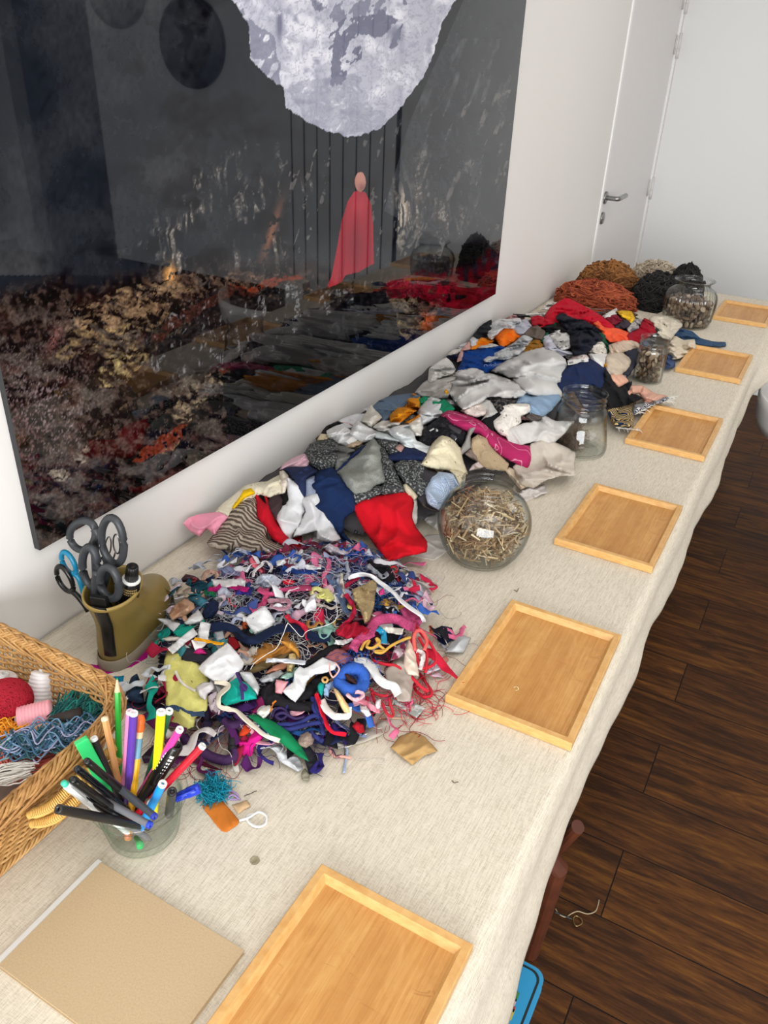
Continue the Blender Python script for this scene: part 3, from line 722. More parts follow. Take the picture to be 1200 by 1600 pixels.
# ================================================================ GLASS JARS AND WHAT IS IN THEM
G = glass()
def jar(name, label, cat, c, outer, th=0.0022, ribs=0, ramp=0.0, n=64):
    """outer: (r, z) from base centre to rim; the inner wall follows it at distance th"""
    o = thing(name, label, cat, (c[0], c[1], 0.0012))
    b = MB()
    pr_ = catmull([(r, z, 0) for r, z in outer], 5)
    wt = [1.0 if ribs else 0]*len(pr_)
    zt = outer[-1][1]
    prof = [(max(r, 0), z, (1.0 if 0.02 < z < zt-0.035 else 0.0)) for r, z, _ in pr_]
    inner = [(max(r-th, 0), z+(th*1.6 if z < 0.01 else 0.0), (1.0 if 0.02 < z < zt-0.035 else 0.0)) for r, z, _ in pr_][::-1]
    rim = [(outer[-1][0], zt), (outer[-1][0]+0.0004, zt+0.0012), (outer[-1][0]-th/2, zt+0.002), (outer[-1][0]-th-0.0004, zt+0.0012)]
    b.lathe([p if len(p) > 2 else (*p, 0) for p in prof+rim+inner], (c[0], c[1], 0.0012), n, 0, ribs, ramp)
    b.build('glass_body', G, o)
    return o
J1, J2, J3, J4 = (.505, 1.222), (.515, 1.795), (.550, 2.385), (.532, 3.065)
jar('glass_jar', 'big round glass jar filled with dried straw pieces, nearest of the jars', 'jar', J1,
    [(0, .003), (.03, .002), (.052, .0), (.066, .012), (.080, .038), (.0875, .07), (.084, .098), (.072, .120), (.056, .132), (.049, .137), (.0485, .141), (.0505, .143), (.0485, .146), (.0485, .150), (.0503, .152), (.0483, .155), (.0490, .161)])
jar('glass_jar', 'squat wide open glass jar holding only some brown fluff, among the fabric', 'jar', J2,
    [(0, .004), (.03, .003), (.064, .0), (.070, .006), (.071, .02), (.066, .05), (.061, .075), (.060, .09), (.057, .104), (.052, .112), (.0505, .117), (.053, .120), (.0505, .123), (.0505, .128), (.053, .131), (.0505, .134), (.051, .142), (.053, .146)])
jar('glass_jar', 'tall narrow cylindrical glass jar full of brown shells, beside the pile', 'jar', J3,
    [(0, .004), (.02, .003), (.038, .0), (.0425, .006), (.043, .04), (.043, .085), (.0415, .098), (.038, .106), (.0375, .112), (.041, .115), (.0415, .119), (.039, .122), (.040, .128), (.0415, .131)])
jar('glass_jar', 'large ribbed glass jar with flared rim and small shells inside, farthest jar', 'jar', J4,
    [(0, .004), (.04, .003), (.07, .0), (.082, .012), (.088, .05), (.090, .09), (.086, .112), (.075, .128), (.062, .137), (.058, .143), (.058, .150), (.062, .156), (.069, .159), (.070, .161)], ribs=40, ramp=0.022, n=240)
rng = np.random.default_rng(7)
def inside(P, c, outer):
    r = np.hypot(P[0]-c[0], P[1]-c[1]); rr = np.interp(P[2], [p[1] for p in outer], [p[0] for p in outer]); return r < rr
lim1 = [(.045, .003), (.062, .015), (.076, .04), (.083, .07), (.080, .095), (.068, .117), (.050, .129), (.043, .135), (.03, .16)]
b = MB(); cnt = 0
while cnt < 950:
    c = np.array([J1[0], J1[1], 0])+np.append(rng.uniform(-.082, .082, 2), rng.uniform(.006, .13))
    shell = math.hypot((c[0]-J1[0])/.084, (c[1]-J1[1])/.084)**2+((c[2]-.07)/.07)**2
    if rng.random() > 0.25+shell: continue
    d = rng.normal(size=3); d[2] *= 0.75; d /= np.linalg.norm(d); L = rng.uniform(.014, .040)
    a, e = c-d*L/2, c+d*L/2
    if a[2] < .004 or e[2] < .004 or not (inside(a, J1, lim1) and inside(e, J1, lim1)): continue
    r = rng.uniform(.0008, .0022); b.tube([a, e], [r, r*rng.uniform(.6, 1)], 4, mi=int(rng.choice(5, p=[.3, .28, .2, .12, .1])), flat=rng.uniform(.5, 1)); cnt += 1
straw_m = [plain('straw%s' % h[1:], h, .6) for h in ('#a98a63', '#7f6347', '#c9af86', '#5c4532', '#e0cfaa')]
o = b.build('dried_straw', straw_m, smooth=False); tagit(o, 'chopped dried straw filling the big round glass jar', 'straw', kind='stuff')
b = MB()
for k in range(14):
    a = rng.uniform(0, 6.28); p = np.array([J1[0]+rng.normal()*.012, J1[1]+rng.normal()*.012, .118]); d = np.array([math.cos(a)*.6, math.sin(a)*.6, rng.uniform(.1, 1)]); d /= np.linalg.norm(d)
    b.tube([p, p+d*rng.uniform(.015, .03)], .0009, 4)
o = b.build('straw_tuft', straw_m[0], smooth=False); tagit(o, 'few straw ends poking up into the neck of the round jar', 'straw', kind='stuff')
# shells
def lump(name, seed, m, s=(1, .8, .55)):
    bm = bmesh.new(); bmesh.ops.create_icosphere(bm, subdivisions=3, radius=1)
    for v in bm.verts:
        a = math.atan2(v.co.y, v.co.x)
        k = 1+.25*(fbm(v.co.x*1.6+seed, v.co.y*1.6+v.co.z*1.3+seed, seed, 2)-.5)+.05*math.cos(9*a+seed)*(1-abs(v.co.z))
        v.co = Vector((v.co.x*k*s[0], v.co.y*k*s[1], v.co.z*k*s[2]*(0.5 if v.co.z < 0 else 1)))
    me = bpy.data.meshes.new(name); bm.to_mesh(me); bm.free(); me.materials.append(m)
    for p in me.polygons: p.use_smooth = True
    return me
sh_m = [plain('shell%s' % h[1:], h, .45, var=.35, sc=90) for h in ('#6b5440', '#8a7560', '#4a382b', '#a8957e', '#5d4a3c')]
sh_me = [lump('shell', 3+i, sh_m[i]) for i in range(5)]
def fill(J, R, z1, size, n, label, group, seed, name='shell'):
    rg = np.random.default_rng(seed); pts = []; tries = 0
    while len(pts) < n and tries < 60000:
        tries += 1
        s = size*rg.uniform(.8, 1.15); a = rg.uniform(0, 2*math.pi); r = (R-s)*math.sqrt(rg.uniform(0.25, 1)); z = rg.uniform(.007+s*.5, z1)
        p = np.array([J[0]+r*math.cos(a), J[1]+r*math.sin(a), z])
        if all(np.linalg.norm(p-q) > (s+t)*.68 for q, t in pts): pts.append((p, s))
    for p, s in pts:
        o = bpy.data.objects.new(name, sh_me[int(rg.choice(5, p=[.3, .25, .2, .1, .15]))]); col.objects.link(o)
        o.location = (p[0], p[1], p[2]+TZ); o.scale = (s, s, s); o.rotation_euler = tuple(rg.uniform(0, 6.28, 3))
        tagit(o, label, 'shell', group)
fill(J3, .040, .095, .0105, 95, 'brown shell inside the tall narrow glass jar', 'shells in the tall narrow jar', 5)
fill(J4, .082, .092, .0125, 230, 'small brown shell inside the large ribbed glass jar', 'shells in the ribbed jar', 6)
def fuzz(name, c, R, n, m, label, cat, seed, sq=.7, r=.0004, parent=None, L=1.0):
    rg = np.random.default_rng(seed); b = MB()
    for k in range(n):
        d = rg.normal(size=3); d /= np.linalg.norm(d); d2 = rg.normal(size=3)*.55
        p0 = np.array(c)+d*R*rg.uniform(.1, .7)*np.array([1, 1, sq]); p1 = p0+(d+d2*.3)*R*.35*L; p2 = p1+(d2+d*.3)*R*.3*L; p3 = p2+(rg.normal(size=3)*.5)*R*.4*L
        Q = catmull([p0, p1, p2, p3], 4); Q[:, 2] = np.maximum(Q[:, 2], .0045); b.tube(Q, r, 3, cap=False, mi=0)
    o = b.build(name, m); return tagit(o, label, cat, kind='stuff')
o = fuzz('brown_fluff', (J2[0]-.02, J2[1]-.012, .034), .033, 1500, plain('brown_fibre', '#6e5a4a', .9), 'brown fluff lying inside the squat open jar', 'fluff', 3)

# ================================================================ PEN BOWL
CC = (.397, .437); RZ = .066
m_gg = glass('green_tinted_glass', (0.985, 0.995, 0.99), (0.55, 0.68, 0.62))
cup = thing('glass_bowl', 'small round glass bowl with thick greenish rim holding pens and pencils', 'bowl', (CC[0], CC[1], .0012))
b = MB()
pf = [(0, .004), (.03, .003), (.038, 0), (.042, .003), (.045, .02), (.049, .042), (.050, .052), (.0535, .056), (.0565, .060), (.0565, .064), (.054, .0665), (.051, .0655), (.0485, .058), (.047, .045), (.042, .02), (.038, .008), (.02, .0065), (0, .0065)]
b.lathe([(*p, 0) for p in [tuple(q[:2]) for q in catmull([(r, z, 0) for r, z in pf], 4)]], (CC[0], CC[1], .0012), 72)
b.build('glass_body', m_gg, cup)
def solve_pen(top, mid, L, r):
    best = (1e9, None)
    for bx in np.linspace(-.034, .034, 12):
        for by in np.linspace(-.034, .034, 12):
            if bx*bx+by*by > .034**2: continue
            for bz in (.012, .024):
                B = np.array([CC[0]+bx, CC[1]+by, bz+r]); d = ray(*top)
                o_ = CAM-B; a = d@d; h = d@o_; c = o_@o_-L*L; D = h*h-a*c
                if D < 0: continue
                for s in (-1, 1):
                    T = CAM+d*((-h+s*math.sqrt(D))/a)
                    if T[2] < RZ+.004: continue
                    k = (RZ-B[2])/(T[2]-B[2]); R_ = B+(T-B)*k; rr = math.hypot(R_[0]-CC[0], R_[1]-CC[1])
                    q0, q1 = pix(T), pix(B); e = q1-q0; e = e/np.linalg.norm(e); m = np.array(mid)-q0
                    dist = abs(m[0]*e[1]-m[1]*e[0])
                    cost = dist*1.0+max(0, rr+r-.0475)*3000+(300 if T[0] < .02 else 0)
                    if cost < best[0]: best = (cost, (B, T))
    return best[1]
def pen(name, label, cat, A, B, r, body, kind='marker', body2=None, end=None):
    """A: top end, B: foot"""
    A, B = np.array(A, float), np.array(B, float); ax = (A-B); L = np.linalg.norm(ax); ax /= L
    o = thing(name, label, cat, tuple(B))
    mb = plain('pen'+body[1:], body, .3)
    def seg(nm, t0, t1, prof, m, n=14, sm=True):
        b = MB(); q = [(rr, t0+(t1-t0)*k) for rr, k in prof]
        b.lathe(q, B, n, axis=ax); b.build(nm, m, o, smooth=sm)
    if kind == 'pencil':
        seg('barrel', 0, L-.018, [(0, 0), (r, 0), (r, 1)], mb, 6, False)
        seg('sharpened_wood', L-.018, L-.003, [(r, 0), (r*.25, 1)], plain('pencil_wood', '#e3c09a', .7), 12)
        seg('lead', L-.003, L, [(r*.25, 0), (0, 1)], plain('lead'+body[1:], body, .5), 8)
    elif kind == 'stub':
        seg('barrel', 0, L-.004, [(0, 0), (r, 0), (r, 1)], mb, 6, False)
        seg('cut_end', L-.004, L, [(r, 0), (r*.9, .8), (0, 1)], plain('cut_wood', '#f0d8b0', .7), 12)
    elif kind == 'marker':
        seg('barrel', 0, L-.004, [(0, 0), (r*.9, .02), (r, .08), (r, 1)], mb)
        seg('end_ring', L-.004, L, [(r, 0), (r, .8), (r*.85, 1), (r*.5, 1), (r*.5, .3), (0, .3)], plain('end'+(end or '#f2f2f0')[1:], end or '#f2f2f0', .35))
        if body2: seg('cap_end_plug', L-.003, L-.0025, [(0, 0), (r*.45, 0), (r*.45, 1), (0, 1)], plain('plug'+body2[1:], body2, .4))
    elif kind == 'fat':
        seg('barrel', 0, L*.55, [(0, 0), (r*.9, 0), (r*.95, 1)], mb)
        seg('cap', L*.55, L, [(r*.95, 0), (r, .03), (r, .95), (r*.9, .985), (r*.72, 1), (r*.62, .99), (r*.40, .985), (r*.34, .94), (0, .94)], plain('cap_black', '#141414', .22), 24)
        b = MB(); side = CAM-(A+B)/2; side -= ax*(side@ax); side /= np.linalg.norm(side); tt = np.cross(ax, side)
        for row, sp in ((-.55, 1), (.35, 1)):
            for k in range(6):
                s0 = L-.012-.0052*k; wd = .0030*(1-.13*k); hh = .0022*(1-.1*k)
                for q in (-1,) if row < 0 else (-1, 1):
                    a0 = row+q*.14; nn = side*math.cos(a0)+tt*math.sin(a0); t2 = -side*math.sin(a0)+tt*math.cos(a0)
                    c0 = B+ax*s0+nn*(r+.0002)
                    b.add([c0-t2*wd*.35-ax*hh, c0+t2*wd*.35-ax*hh, c0+t2*wd*.35+ax*hh*.6, c0-t2*wd*.35+ax*hh*.6], [(0, 1, 2, 3)])
        b.build('white_dash_print', plain('print_white', '#f4f4f4', .5), o, smooth=False)
    elif kind == 'ball':
        seg('barrel', 0, L*.52, [(0, 0), (r*.25, .0), (r*.85, .12), (r*.9, 1)], plain('barrel'+(body2 or body)[1:], body2 or body, .25))
        seg('cap', L*.52, L, [(r*.9, 0), (r, .02), (r, .96), (r*.8, 1), (0, 1)], mb)
        side = CAM-(A+B)/2; side -= ax*(side@ax); side /= np.linalg.norm(side)
        b = MB(); b.tube([A-ax*.004+side*r, A-ax*.006+side*(r+.002), A-ax*.038+side*(r+.0012)], [.0016, .0014, .001], 6); b.build('clip', mb, o)
        if end: seg('end_button', L, L+.006, [(r*.75, 0), (r*.8, .3), (r*.7, .9), (0, 1)], plain('button'+end[1:], end, .3))
    elif kind == 'topper':
        seg('barrel', 0, L*.66, [(0, 0), (r, 0), (r, 1)], plain('barrel_yellow', '#efb21e', .35), 6, False)
        seg('blue_band', L*.66, L*.82, [(r*1.04, 0), (r*1.04, 1)], plain('band_blue', '#6f9db4', .4))
        seg('pale_band', L*.82, L*.87, [(r*1.06, 0), (r*1.06, 1)], plain('band_pale', '#f0cda0', .5))
        seg('knobbly_topper', L*.87, L, [(r*1.1, 0), (r*1.3, .2), (r*1.05, .45), (r*1.25, .65), (r*.8, .9), (0, 1)], plain('topper_orange', '#ee6a22', .4))
    elif kind == 'highlighter':
        tt = np.cross(ax, CAM-B); tt /= np.linalg.norm(tt); nn = np.cross(tt, ax)
        b = MB(); V = []
        for s0, f_ in ((0, .8), (L*.1, 1), (L-.002, 1), (L, .9)):
            for u_, v_ in ((-1, -1), (1, -1), (1, 1), (-1, 1)): V.append(B+ax*s0+tt*u_*r*f_+nn*v_*r*.55*f_)
        b.add(V, [(0, 3, 2, 1), (12, 13, 14, 15)]+[(i*4+k, i*4+(k+1) % 4, (i+1)*4+(k+1) % 4, (i+1)*4+k) for i in range(3) for k in range(4)])
        bev(b.build('barrel', mb, o, smooth=False), .001)
    return o
PENS = [
 ('pencil', 'bright green sharpened pencil standing point up in the glass bowl', 'pencil', (183, 1058), (187, 1190), .175, .0037, '#22a832', 'pencil', None, None),
 ('pencil', 'plain unpainted wooden stick nearest the basket in the glass bowl', 'pencil', (163, 1120), (180, 1200), .15, .0042, '#e0a468', 'stub', None, None),
 ('pen', 'pink pen half hidden behind the purple marker in the glass bowl', 'pen', (203, 1110), (197, 1195), .158, .0042, '#e583b4', 'marker', None, '#f3d0e0'),
 ('marker_pen', 'purple felt-tip pen with white end in the glass bowl', 'marker', (209, 1112), (203, 1202), .158, .0048, '#5b379e', 'marker', None, None),
 ('pencil', 'yellow pencil with blue band and orange knobbly topper in the glass bowl', 'pencil', (221, 1116), (210, 1220), .158, .0043, '#efb21e', 'topper', None, None),
 ('marker_pen', 'bright yellow felt-tip pen with white end in the glass bowl', 'marker', (252, 1110), (246, 1190), .158, .0052, '#f4ea12', 'marker', None, None),
 ('marker_pen', 'dark green felt-tip pen behind the yellow one in the glass bowl', 'marker', (265, 1109), (238, 1195), .16, .0045, '#0f5c3a', 'marker', '#3a6a50', None),
 ('marker_pen', 'magenta pink felt-tip pen with white end in the glass bowl', 'marker', (282, 1138), (238, 1210), .155, .0045, '#df3f9f', 'marker', '#e89ac4', None),
 ('marker_pen', 'thick black marker with white dashes on its cap in the glass bowl', 'marker', (276, 1163), (232, 1235), .135, .0088, '#1a1a1a', 'fat', None, None),
 ('marker_pen', 'red felt-tip pen leaning right out of the glass bowl', 'marker', (318, 1164), (272, 1212), .15, .0046, '#c5182e', 'marker', '#e6b0a8', None),
 ('marker_pen', 'light blue felt-tip pen with hollow white end in the glass bowl', 'marker', (255, 1223), (243, 1247), .095, .005, '#1f94e6', 'marker', '#4d9ab8', None),
 ('marker_pen', 'grey-brown felt-tip pen with hollow white end in the glass bowl', 'marker', (237, 1256), (252, 1270), .075, .005, '#8d8578', 'marker', '#8d8578', None),
 ('pen', 'short dark grey pen with black ring end, right side of the glass bowl', 'pen', (269, 1236), (268, 1262), .08, .0055, '#3b3b3b', 'marker', '#4a4a4a', '#1b1b1b'),
 ('highlighter', 'flat bright green highlighter leaning towards the basket', 'highlighter', (126, 1156), (150, 1200), .125, .0075, '#33cf74', 'highlighter', None, None),
 ('pen', 'black fineliner with white tip beside the green highlighter', 'pen', (146, 1152), (166, 1200), .135, .0042, '#232222', 'marker', None, '#e6e6e6'),
 ('ballpoint_pen', 'black capped ballpoint with clear barrel, topmost of the left-leaning pens', 'pen', (134, 1188), (195, 1240), .145, .0042, '#161616', 'ball', '#4c4c50', None),
 ('ballpoint_pen', 'navy-black ballpoint second from the top of the left-leaning pens', 'pen', (119, 1200), (180, 1250), .145, .0042, '#141a24', 'ball', '#22303c', None),
 ('ballpoint_pen', 'black ballpoint in the middle of the left-leaning pens', 'pen', (112, 1217), (175, 1262), .145, .0044, '#121212', 'ball', '#28282a', None),
 ('ballpoint_pen', 'black ballpoint with grey barrel among the left-leaning pens', 'pen', (107, 1228), (165, 1266), .145, .0042, '#1b1b1b', 'ball', '#77777c', None),
 ('ballpoint_pen', 'white click pen with teal button leaning out over the basket handle', 'pen', (103, 1226), (150, 1262), .15, .0046, '#e8eceb', 'ball', '#e8eceb', '#3fc4a2'),
 ('pen', 'long matt black pen lying lowest across the left bowl rim', 'pen', (90, 1264), (170, 1286), .15, .0052, '#1a1a1c', 'marker', '#111111', '#222222'),
]
for nm, lb, ct, top, mid, L, r, cl_, kd, b2, en in PENS:
    s = solve_pen(top, mid, L, r)
    if s is None: print('NO PEN', lb); continue
    pen(nm, lb, ct, s[1], s[0], r, cl_, kd, b2, en)
pen('ballpoint_pen', 'grey pen with bright blue end lying across the bowl top', 'pen', onz(236, 1290, .088), onz(128, 1232, .088), .0042, '#6f7076', 'marker', None, '#1c3cc0')
pen('ballpoint_pen', 'clear-barrelled pen with dark blue end lying beside the grey pen', 'pen', onz(243, 1277, .096), onz(150, 1200, .098), .004, '#3c4148', 'marker', None, '#1a2f9c')
pen('pen', 'translucent royal blue pen cap end sticking out right of the bowl', 'pen', onz(312, 1231, .068), onz(272, 1248, .058), .0065, '#1c3cc8', 'ball', '#1c3cc8', None)
b = MB(); 
for (px_, py_, hh, nm, lb) in [(205, 1322, '#2fc46c', 'pencil_end', 'green pencil end lying at the bottom inside the glass bowl'), (176, 1300, '#d98860', 'eraser_stub', 'small orange stub at the bottom inside the glass bowl')]:
    p = onz(px_, py_, .012); p = np.array([CC[0], CC[1], .0])+(p-np.array([CC[0], CC[1], 0]))*np.array([.62, .62, 1])
    b = MB(); b.tube([p, p+(.012, -.006, .004), p+(.02, -.012, .012)], [.003, .004, .0045], 10); o = b.build(nm, plain(nm, hh, .4)); tagit(o, lb, 'pencil' if 'end' in nm else 'eraser')

# ================================================================ RUBBER BOOT WITH SCISSORS
BO = np.array([.149, .622]); BD = np.array([-.30, .954]); BS = np.array([.954, .30])
boot = thing('rubber_boot', 'small olive green child rubber boot used as a holder for scissors', 'boot', (BO[0]+BD[0]*.06, BO[1]+BD[1]*.06, .001))
sec = [(.001, -.002, .190, .037), (.012, -.003, .192, .0385), (.018, -.002, .191, .038), (.03, 0, .190, .0385), (.045, .001, .189, .0385), (.060, .002, .181, .0375), (.071, .003, .162, .0365), (.079, .004, .138, .036), (.087, .004, .114, .0365), (.097, .002, .101, .0375), (.110, -.001, .095, .0385), (.123, -.004, .093, .040), (.126, -.004, .093, .0405)]
def bootring(z, a, f, w, n=48, off=0.0):
    out = []
    for k in range(n):
        t_ = 2*math.pi*k/n; c_, s_ = math.cos(t_), math.sin(t_)
        l = (a+f)/2-(f-a+2*off)/2*c_; e = 0.82 if z < .05 else 1.0
        wd = (w+off)*np.sign(s_)*abs(s_)**e
        if z < .045: wd *= 1-.10*max(0, math.sin((l/.18)*math.pi*2-.4))*.8+(.06 if l > .1 else 0)
        p = BO+BD*l+BS*wd; zz_ = z+(.006*((l-.05)/.05) if z > .11 else 0); out.append((p[0], p[1], zz_))
    return out
n = 48
def rings(lst, cap0=False):
    V = [p for r_ in lst for p in r_]; F = [(i*n+k, i*n+(k+1) % n, (i+1)*n+(k+1) % n, (i+1)*n+k) for i in range(len(lst)-1) for k in range(n)]
    if cap0: F.append(tuple(range(n))[::-1])
    return V, F
m_olive = plain('olive_rubber', '#84703a', .38, var=.12, sc=12)
L_ = [bootring(*s) for s in sec[3:]]
inn = [bootring(.126, -.002, .091, .0385), bootring(.11, .001, .093, .0365), bootring(.08, .006, .10, .033), bootring(.03, .01, .12, .028)]
V, F = rings([bootring(.016, 0, .189, .037)]+L_+inn, False); subs(obj('upper', V, F, m_olive, boot), 1)
V, F = rings([bootring(.0, .002, .186, .035), bootring(.0005, -.004, .193, .0395), bootring(.004, -.005, .195, .0405), bootring(.019, -.004, .194, .040), bootring(.021, -.002, .192, .038)], True)
obj('sole', V, F, plain('sole_rubber', '#8d8272', .6, var=.15, sc=25), boot)
V, F = rings([bootring(.1205, -.0045, .094, .0405), bootring(.1210, -.0055, .095, .0420), bootring(.1255, -.0055, .095, .0423), bootring(.1275, -.0035, .093, .0400), bootring(.1255, -.002, .091, .0383)]); obj('top_binding', V, F, plain('olive_binding', '#9a8145', .4), boot)
V = []
for z, a, f, w in [s for s in sec if s[0] > .018][:-1]+[(.122, -.004, .093, .040)]:
    for u in np.linspace(-.011, .011, 5):
        t_ = math.asin(max(-1, min(1, u/w))); l = (a+f)/2-(f-a)/2*math.cos(t_)-.0009
        p = BO+BD*l+BS*(u+.004); V.append((p[0], p[1], z+.0))
k_ = len(V)//5; F = [(i*5+j, i*5+j+1, (i+1)*5+j+1, (i+1)*5+j) for i in range(k_-1) for j in range(4)]
solid(obj('heel_stripe', V, F, plain('black_rubber', '#131313', .35), boot), .0012, 0)
# toe seam
b = MB(); ps = []
for k in np.linspace(-1, 1, 21):
    l = .136-.012*(1-k*k)+.0; w = .0355*k; hgt_ = .0805-.033*abs(k)**3.0
    ps.append((*(BO+BD*(l+.016*abs(k)**2)+BS*w), hgt_-.002))
b.tube(ps, .0012, 6); b.build('toe_seam', plain('olive_seam', '#6a5829', .4), boot)
# pull tab: black folded box-like strip inside the back of the opening
def bp(l, w, z): p = BO+BD*l+BS*w; return np.array([p[0], p[1], z])
b = MB()
V = [bp(l, w, z) for z in (.105, .134) for l, w in ((.003, -.013), (.003, .012), (.012, .012), (.012, -.013))]
b.add(V, [(0, 3, 2, 1), (4, 5, 6, 7), (0, 1, 5, 4), (1, 2, 6, 5), (2, 3, 7, 6), (3, 0, 4, 7)]); bev(b.build('pull_tab', m_black, boot, smooth=False), .001)

m_grip = plain('dark_grey_grip', '#34373b', .45); m_teal = plain('teal_grip', '#0f7fa5', .3); m_blk2 = plain('gloss_black_grip', '#151515', .25); m_blade = plain('blade_steel', '#c8c9c8', .2, 1.0)
def oval(cx, cy, rx, ry, ang, yp, r, n=28, sq=1.0, dy=0.0):
    a = math.radians(ang); P = []
    for k in range(n):
        t_ = 2*math.pi*k/n; u = rx*math.cos(t_); v = ry*math.sin(t_)*(1+.10*math.cos(t_))
        P.append(ony(cx+u*math.cos(a)-v*math.sin(a), cy+u*math.sin(a)+v*math.cos(a), yp+dy*v/ry))
    return P
def scissors(label, loops, arms, blades, mg, yp, r, flat=1.0, mg2=None):
    c0 = ony(*blades[0][0], yp)
    o = thing('scissors', label, 'scissors', (bp(.05, 0, .02)))
    for i, (cx, cy, rx, ry, an, dy) in enumerate(loops):
        mm = mg2 if (mg2 and i == 1) else mg
        b = MB(); b.tube(oval(cx, cy, rx, ry, an, yp-.006*i, r, dy=dy), r, 12, True, flat=flat)
        P = catmull([ony(x, y, yp-.006*i) for x, y in arms[i]], 5); b.tube(P, r*1.1, 10); b.build('handle', mm, o)
    for i, (p0, w0) in enumerate(blades):
        A_ = ony(*p0, yp-.004*i); B_ = bp(.05+.008*i, -.004+.008*i, .012); ax = B_-A_; ax /= np.linalg.norm(ax); sd = np.cross(ax, RT*0+np.array([0, 1, 0])); sd /= np.linalg.norm(sd)
        nn = np.cross(ax, sd)
        V = []
        for s0, f_ in ((0, 1), (.25, 1.15), (.7, .7), (1, .1)):
            c_ = A_+(B_-A_)*s0
            for u_, v_ in ((-1, -1), (1, -1), (1, 1), (-1, 1)): V.append(c_+sd*u_*w0*f_+nn*v_*.0009)
        F = [(0, 3, 2, 1), (12, 13, 14, 15)]+[(a*4+k, a*4+(k+1) % 4, (a+1)*4+(k+1) % 4, (a+1)*4+k) for a in range(3) for k in range(4)]
        obj('blade', V, F, m_blade, o, smooth=False)
    return o
scissors('large scissors with two dark grey loop handles, tallest in the boot', [(129, 836, 20, 23, 15, 0), (176, 845, 17, 36, -8, 0)],
         [[(147, 826), (153, 836), (148, 850), (150, 900), (146, 935)], [(163, 868), (168, 880), (164, 905), (155, 935)]], [((146, 925), .008), ((156, 925), .008)], m_grip, .672, .0057)
scissors('dark grey scissors in front of the tallest pair, blades down in the boot', [(141, 886, 12, 31, -6, 0), (171, 911, 14, 25, -14, 0)],
         [[(150, 905), (148, 925), (148, 950)], [(152, 893), (150, 915), (152, 950)]], [((143, 925), .008), ((156, 932), .007)], m_grip, .652, .0062)
scissors('teal and black scissors leaning left out of the boot', [(107, 880, 8, 19, -28, 0), (101, 905, 9, 22, -28, 0)],
         [[(114, 893), (124, 905), (132, 930), (138, 950)], [(110, 922), (120, 930), (132, 945), (138, 955)]], [((134, 940), .006), ((136, 945), .006)], m_teal, .662, .0040, mg2=m_blk2)
scissors('small all-steel embroidery scissors behind the tall grey pair', [(169, 853, 4.5, 14, 4, 0), (182, 850, 5, 15, -6, 0)],
         [[(171, 866), (173, 880), (173, 910)], [(180, 864), (176, 880), (175, 910)]], [((173, 880), .003), ((175, 885), .003)], m_steel, .70, .0012)
# bottle with ridged black cap
pb = thing('paint_bottle', 'small black bottle with ridged cap and clear collar standing in the boot', 'bottle', tuple(bp(.062, .014, .02)))
tp = ony(207, 884, .672); ft = bp(.058, .004, .03); ax = (tp-ft)/np.linalg.norm(tp-ft); LL = np.linalg.norm(tp-ft)
def bs(nm, prof, m, ribs=0, n_=36):
    b = MB(); b.lathe([(r_, LL+z_, 1) for r_, z_ in prof], ft, n_, 0, ribs, .03, axis=ax); b.build(nm, m, pb)
bs('cap', [(0.0, .0), (.004, .0), (.0055, -.001), (.0062, .0), (.0085, -.002), (.0098, -.026), (0, -.026)], plain('cap_black', '#101010', .35), 18, 108)
bs('collar', [(.0, -.0255), (.0125, -.026), (.0135, -.0275), (.0135, -.029), (.012, -.031)], plain('clear_collar', '#dcdcd8', .2))
bs('bottle_body', [(.010, -.029), (.0132, -.032), (.0132, -LL+.004), (.011, -LL), (0, -LL)], plain('bottle_black', '#0e0e0e', .25))
side = CAM-tp; side -= ax*(side@ax); side /= np.linalg.norm(side); tt = np.cross(ax, side)
def text_on(name, body, size, m, parent, origin, xdir, ydir, bend=None, ext=.0002, align='CENTER'):
    cu = bpy.data.curves.new(name, 'FONT'); cu.body = body; cu.size = size; cu.extrude = ext; cu.align_x = align; cu.align_y = 'CENTER'
    tmp = bpy.data.objects.new('tmp', cu); col.objects.link(tmp)
    dg = bpy.context.evaluated_depsgraph_get(); dg.update(); me_ = bpy.data.meshes.new_from_object(tmp.evaluated_get(dg))
    bpy.data.objects.remove(tmp); V = np.array([v.co[:] for v in me_.vertices]); F = [tuple(p.vertices) for p in me_.polygons]
    X, Y = np.asarray(xdir, float), np.asarray(ydir, float); X /= np.linalg.norm(X); Y -= X*(X@Y); Y /= np.linalg.norm(Y); N = np.cross(X, Y)
    if bend: P = np.array([np.asarray(origin)+Y*v[1]+X*math.sin(v[0]/bend)*bend+N*((math.cos(v[0]/bend)-1)*bend+v[2]) for v in V])
    else: P = np.asarray(origin)+V[:, :1]*X+V[:, 1:2]*Y+V[:, 2:]*N
    return obj(name, P, F, m, parent, smooth=False)
gold = plain('gold_print', '#d8b878', .35, .6)
xd = np.cross(ax, side)
for row, (zz_, hh_) in enumerate(((.040, .0030), (.045, .0034), (.050, .0026))):
    b = MB()
    for k in range(7):
        a0 = -.75+.23*k+.05*row; w_ = .07+.03*((k*7+row*3) % 4)/3
        q = [ft+ax*(LL-zz_+s1*hh_/2)+.01345*(side*math.cos(a0+s2*w_)+xd*math.sin(a0+s2*w_)) for s1, s2 in ((-1, -1), (-1, 1), (1, 1.2), (1, -.8))]
        b.add(q, [(0, 1, 2, 3)])
    b.build('gold_lettering', gold, pb, smooth=False)

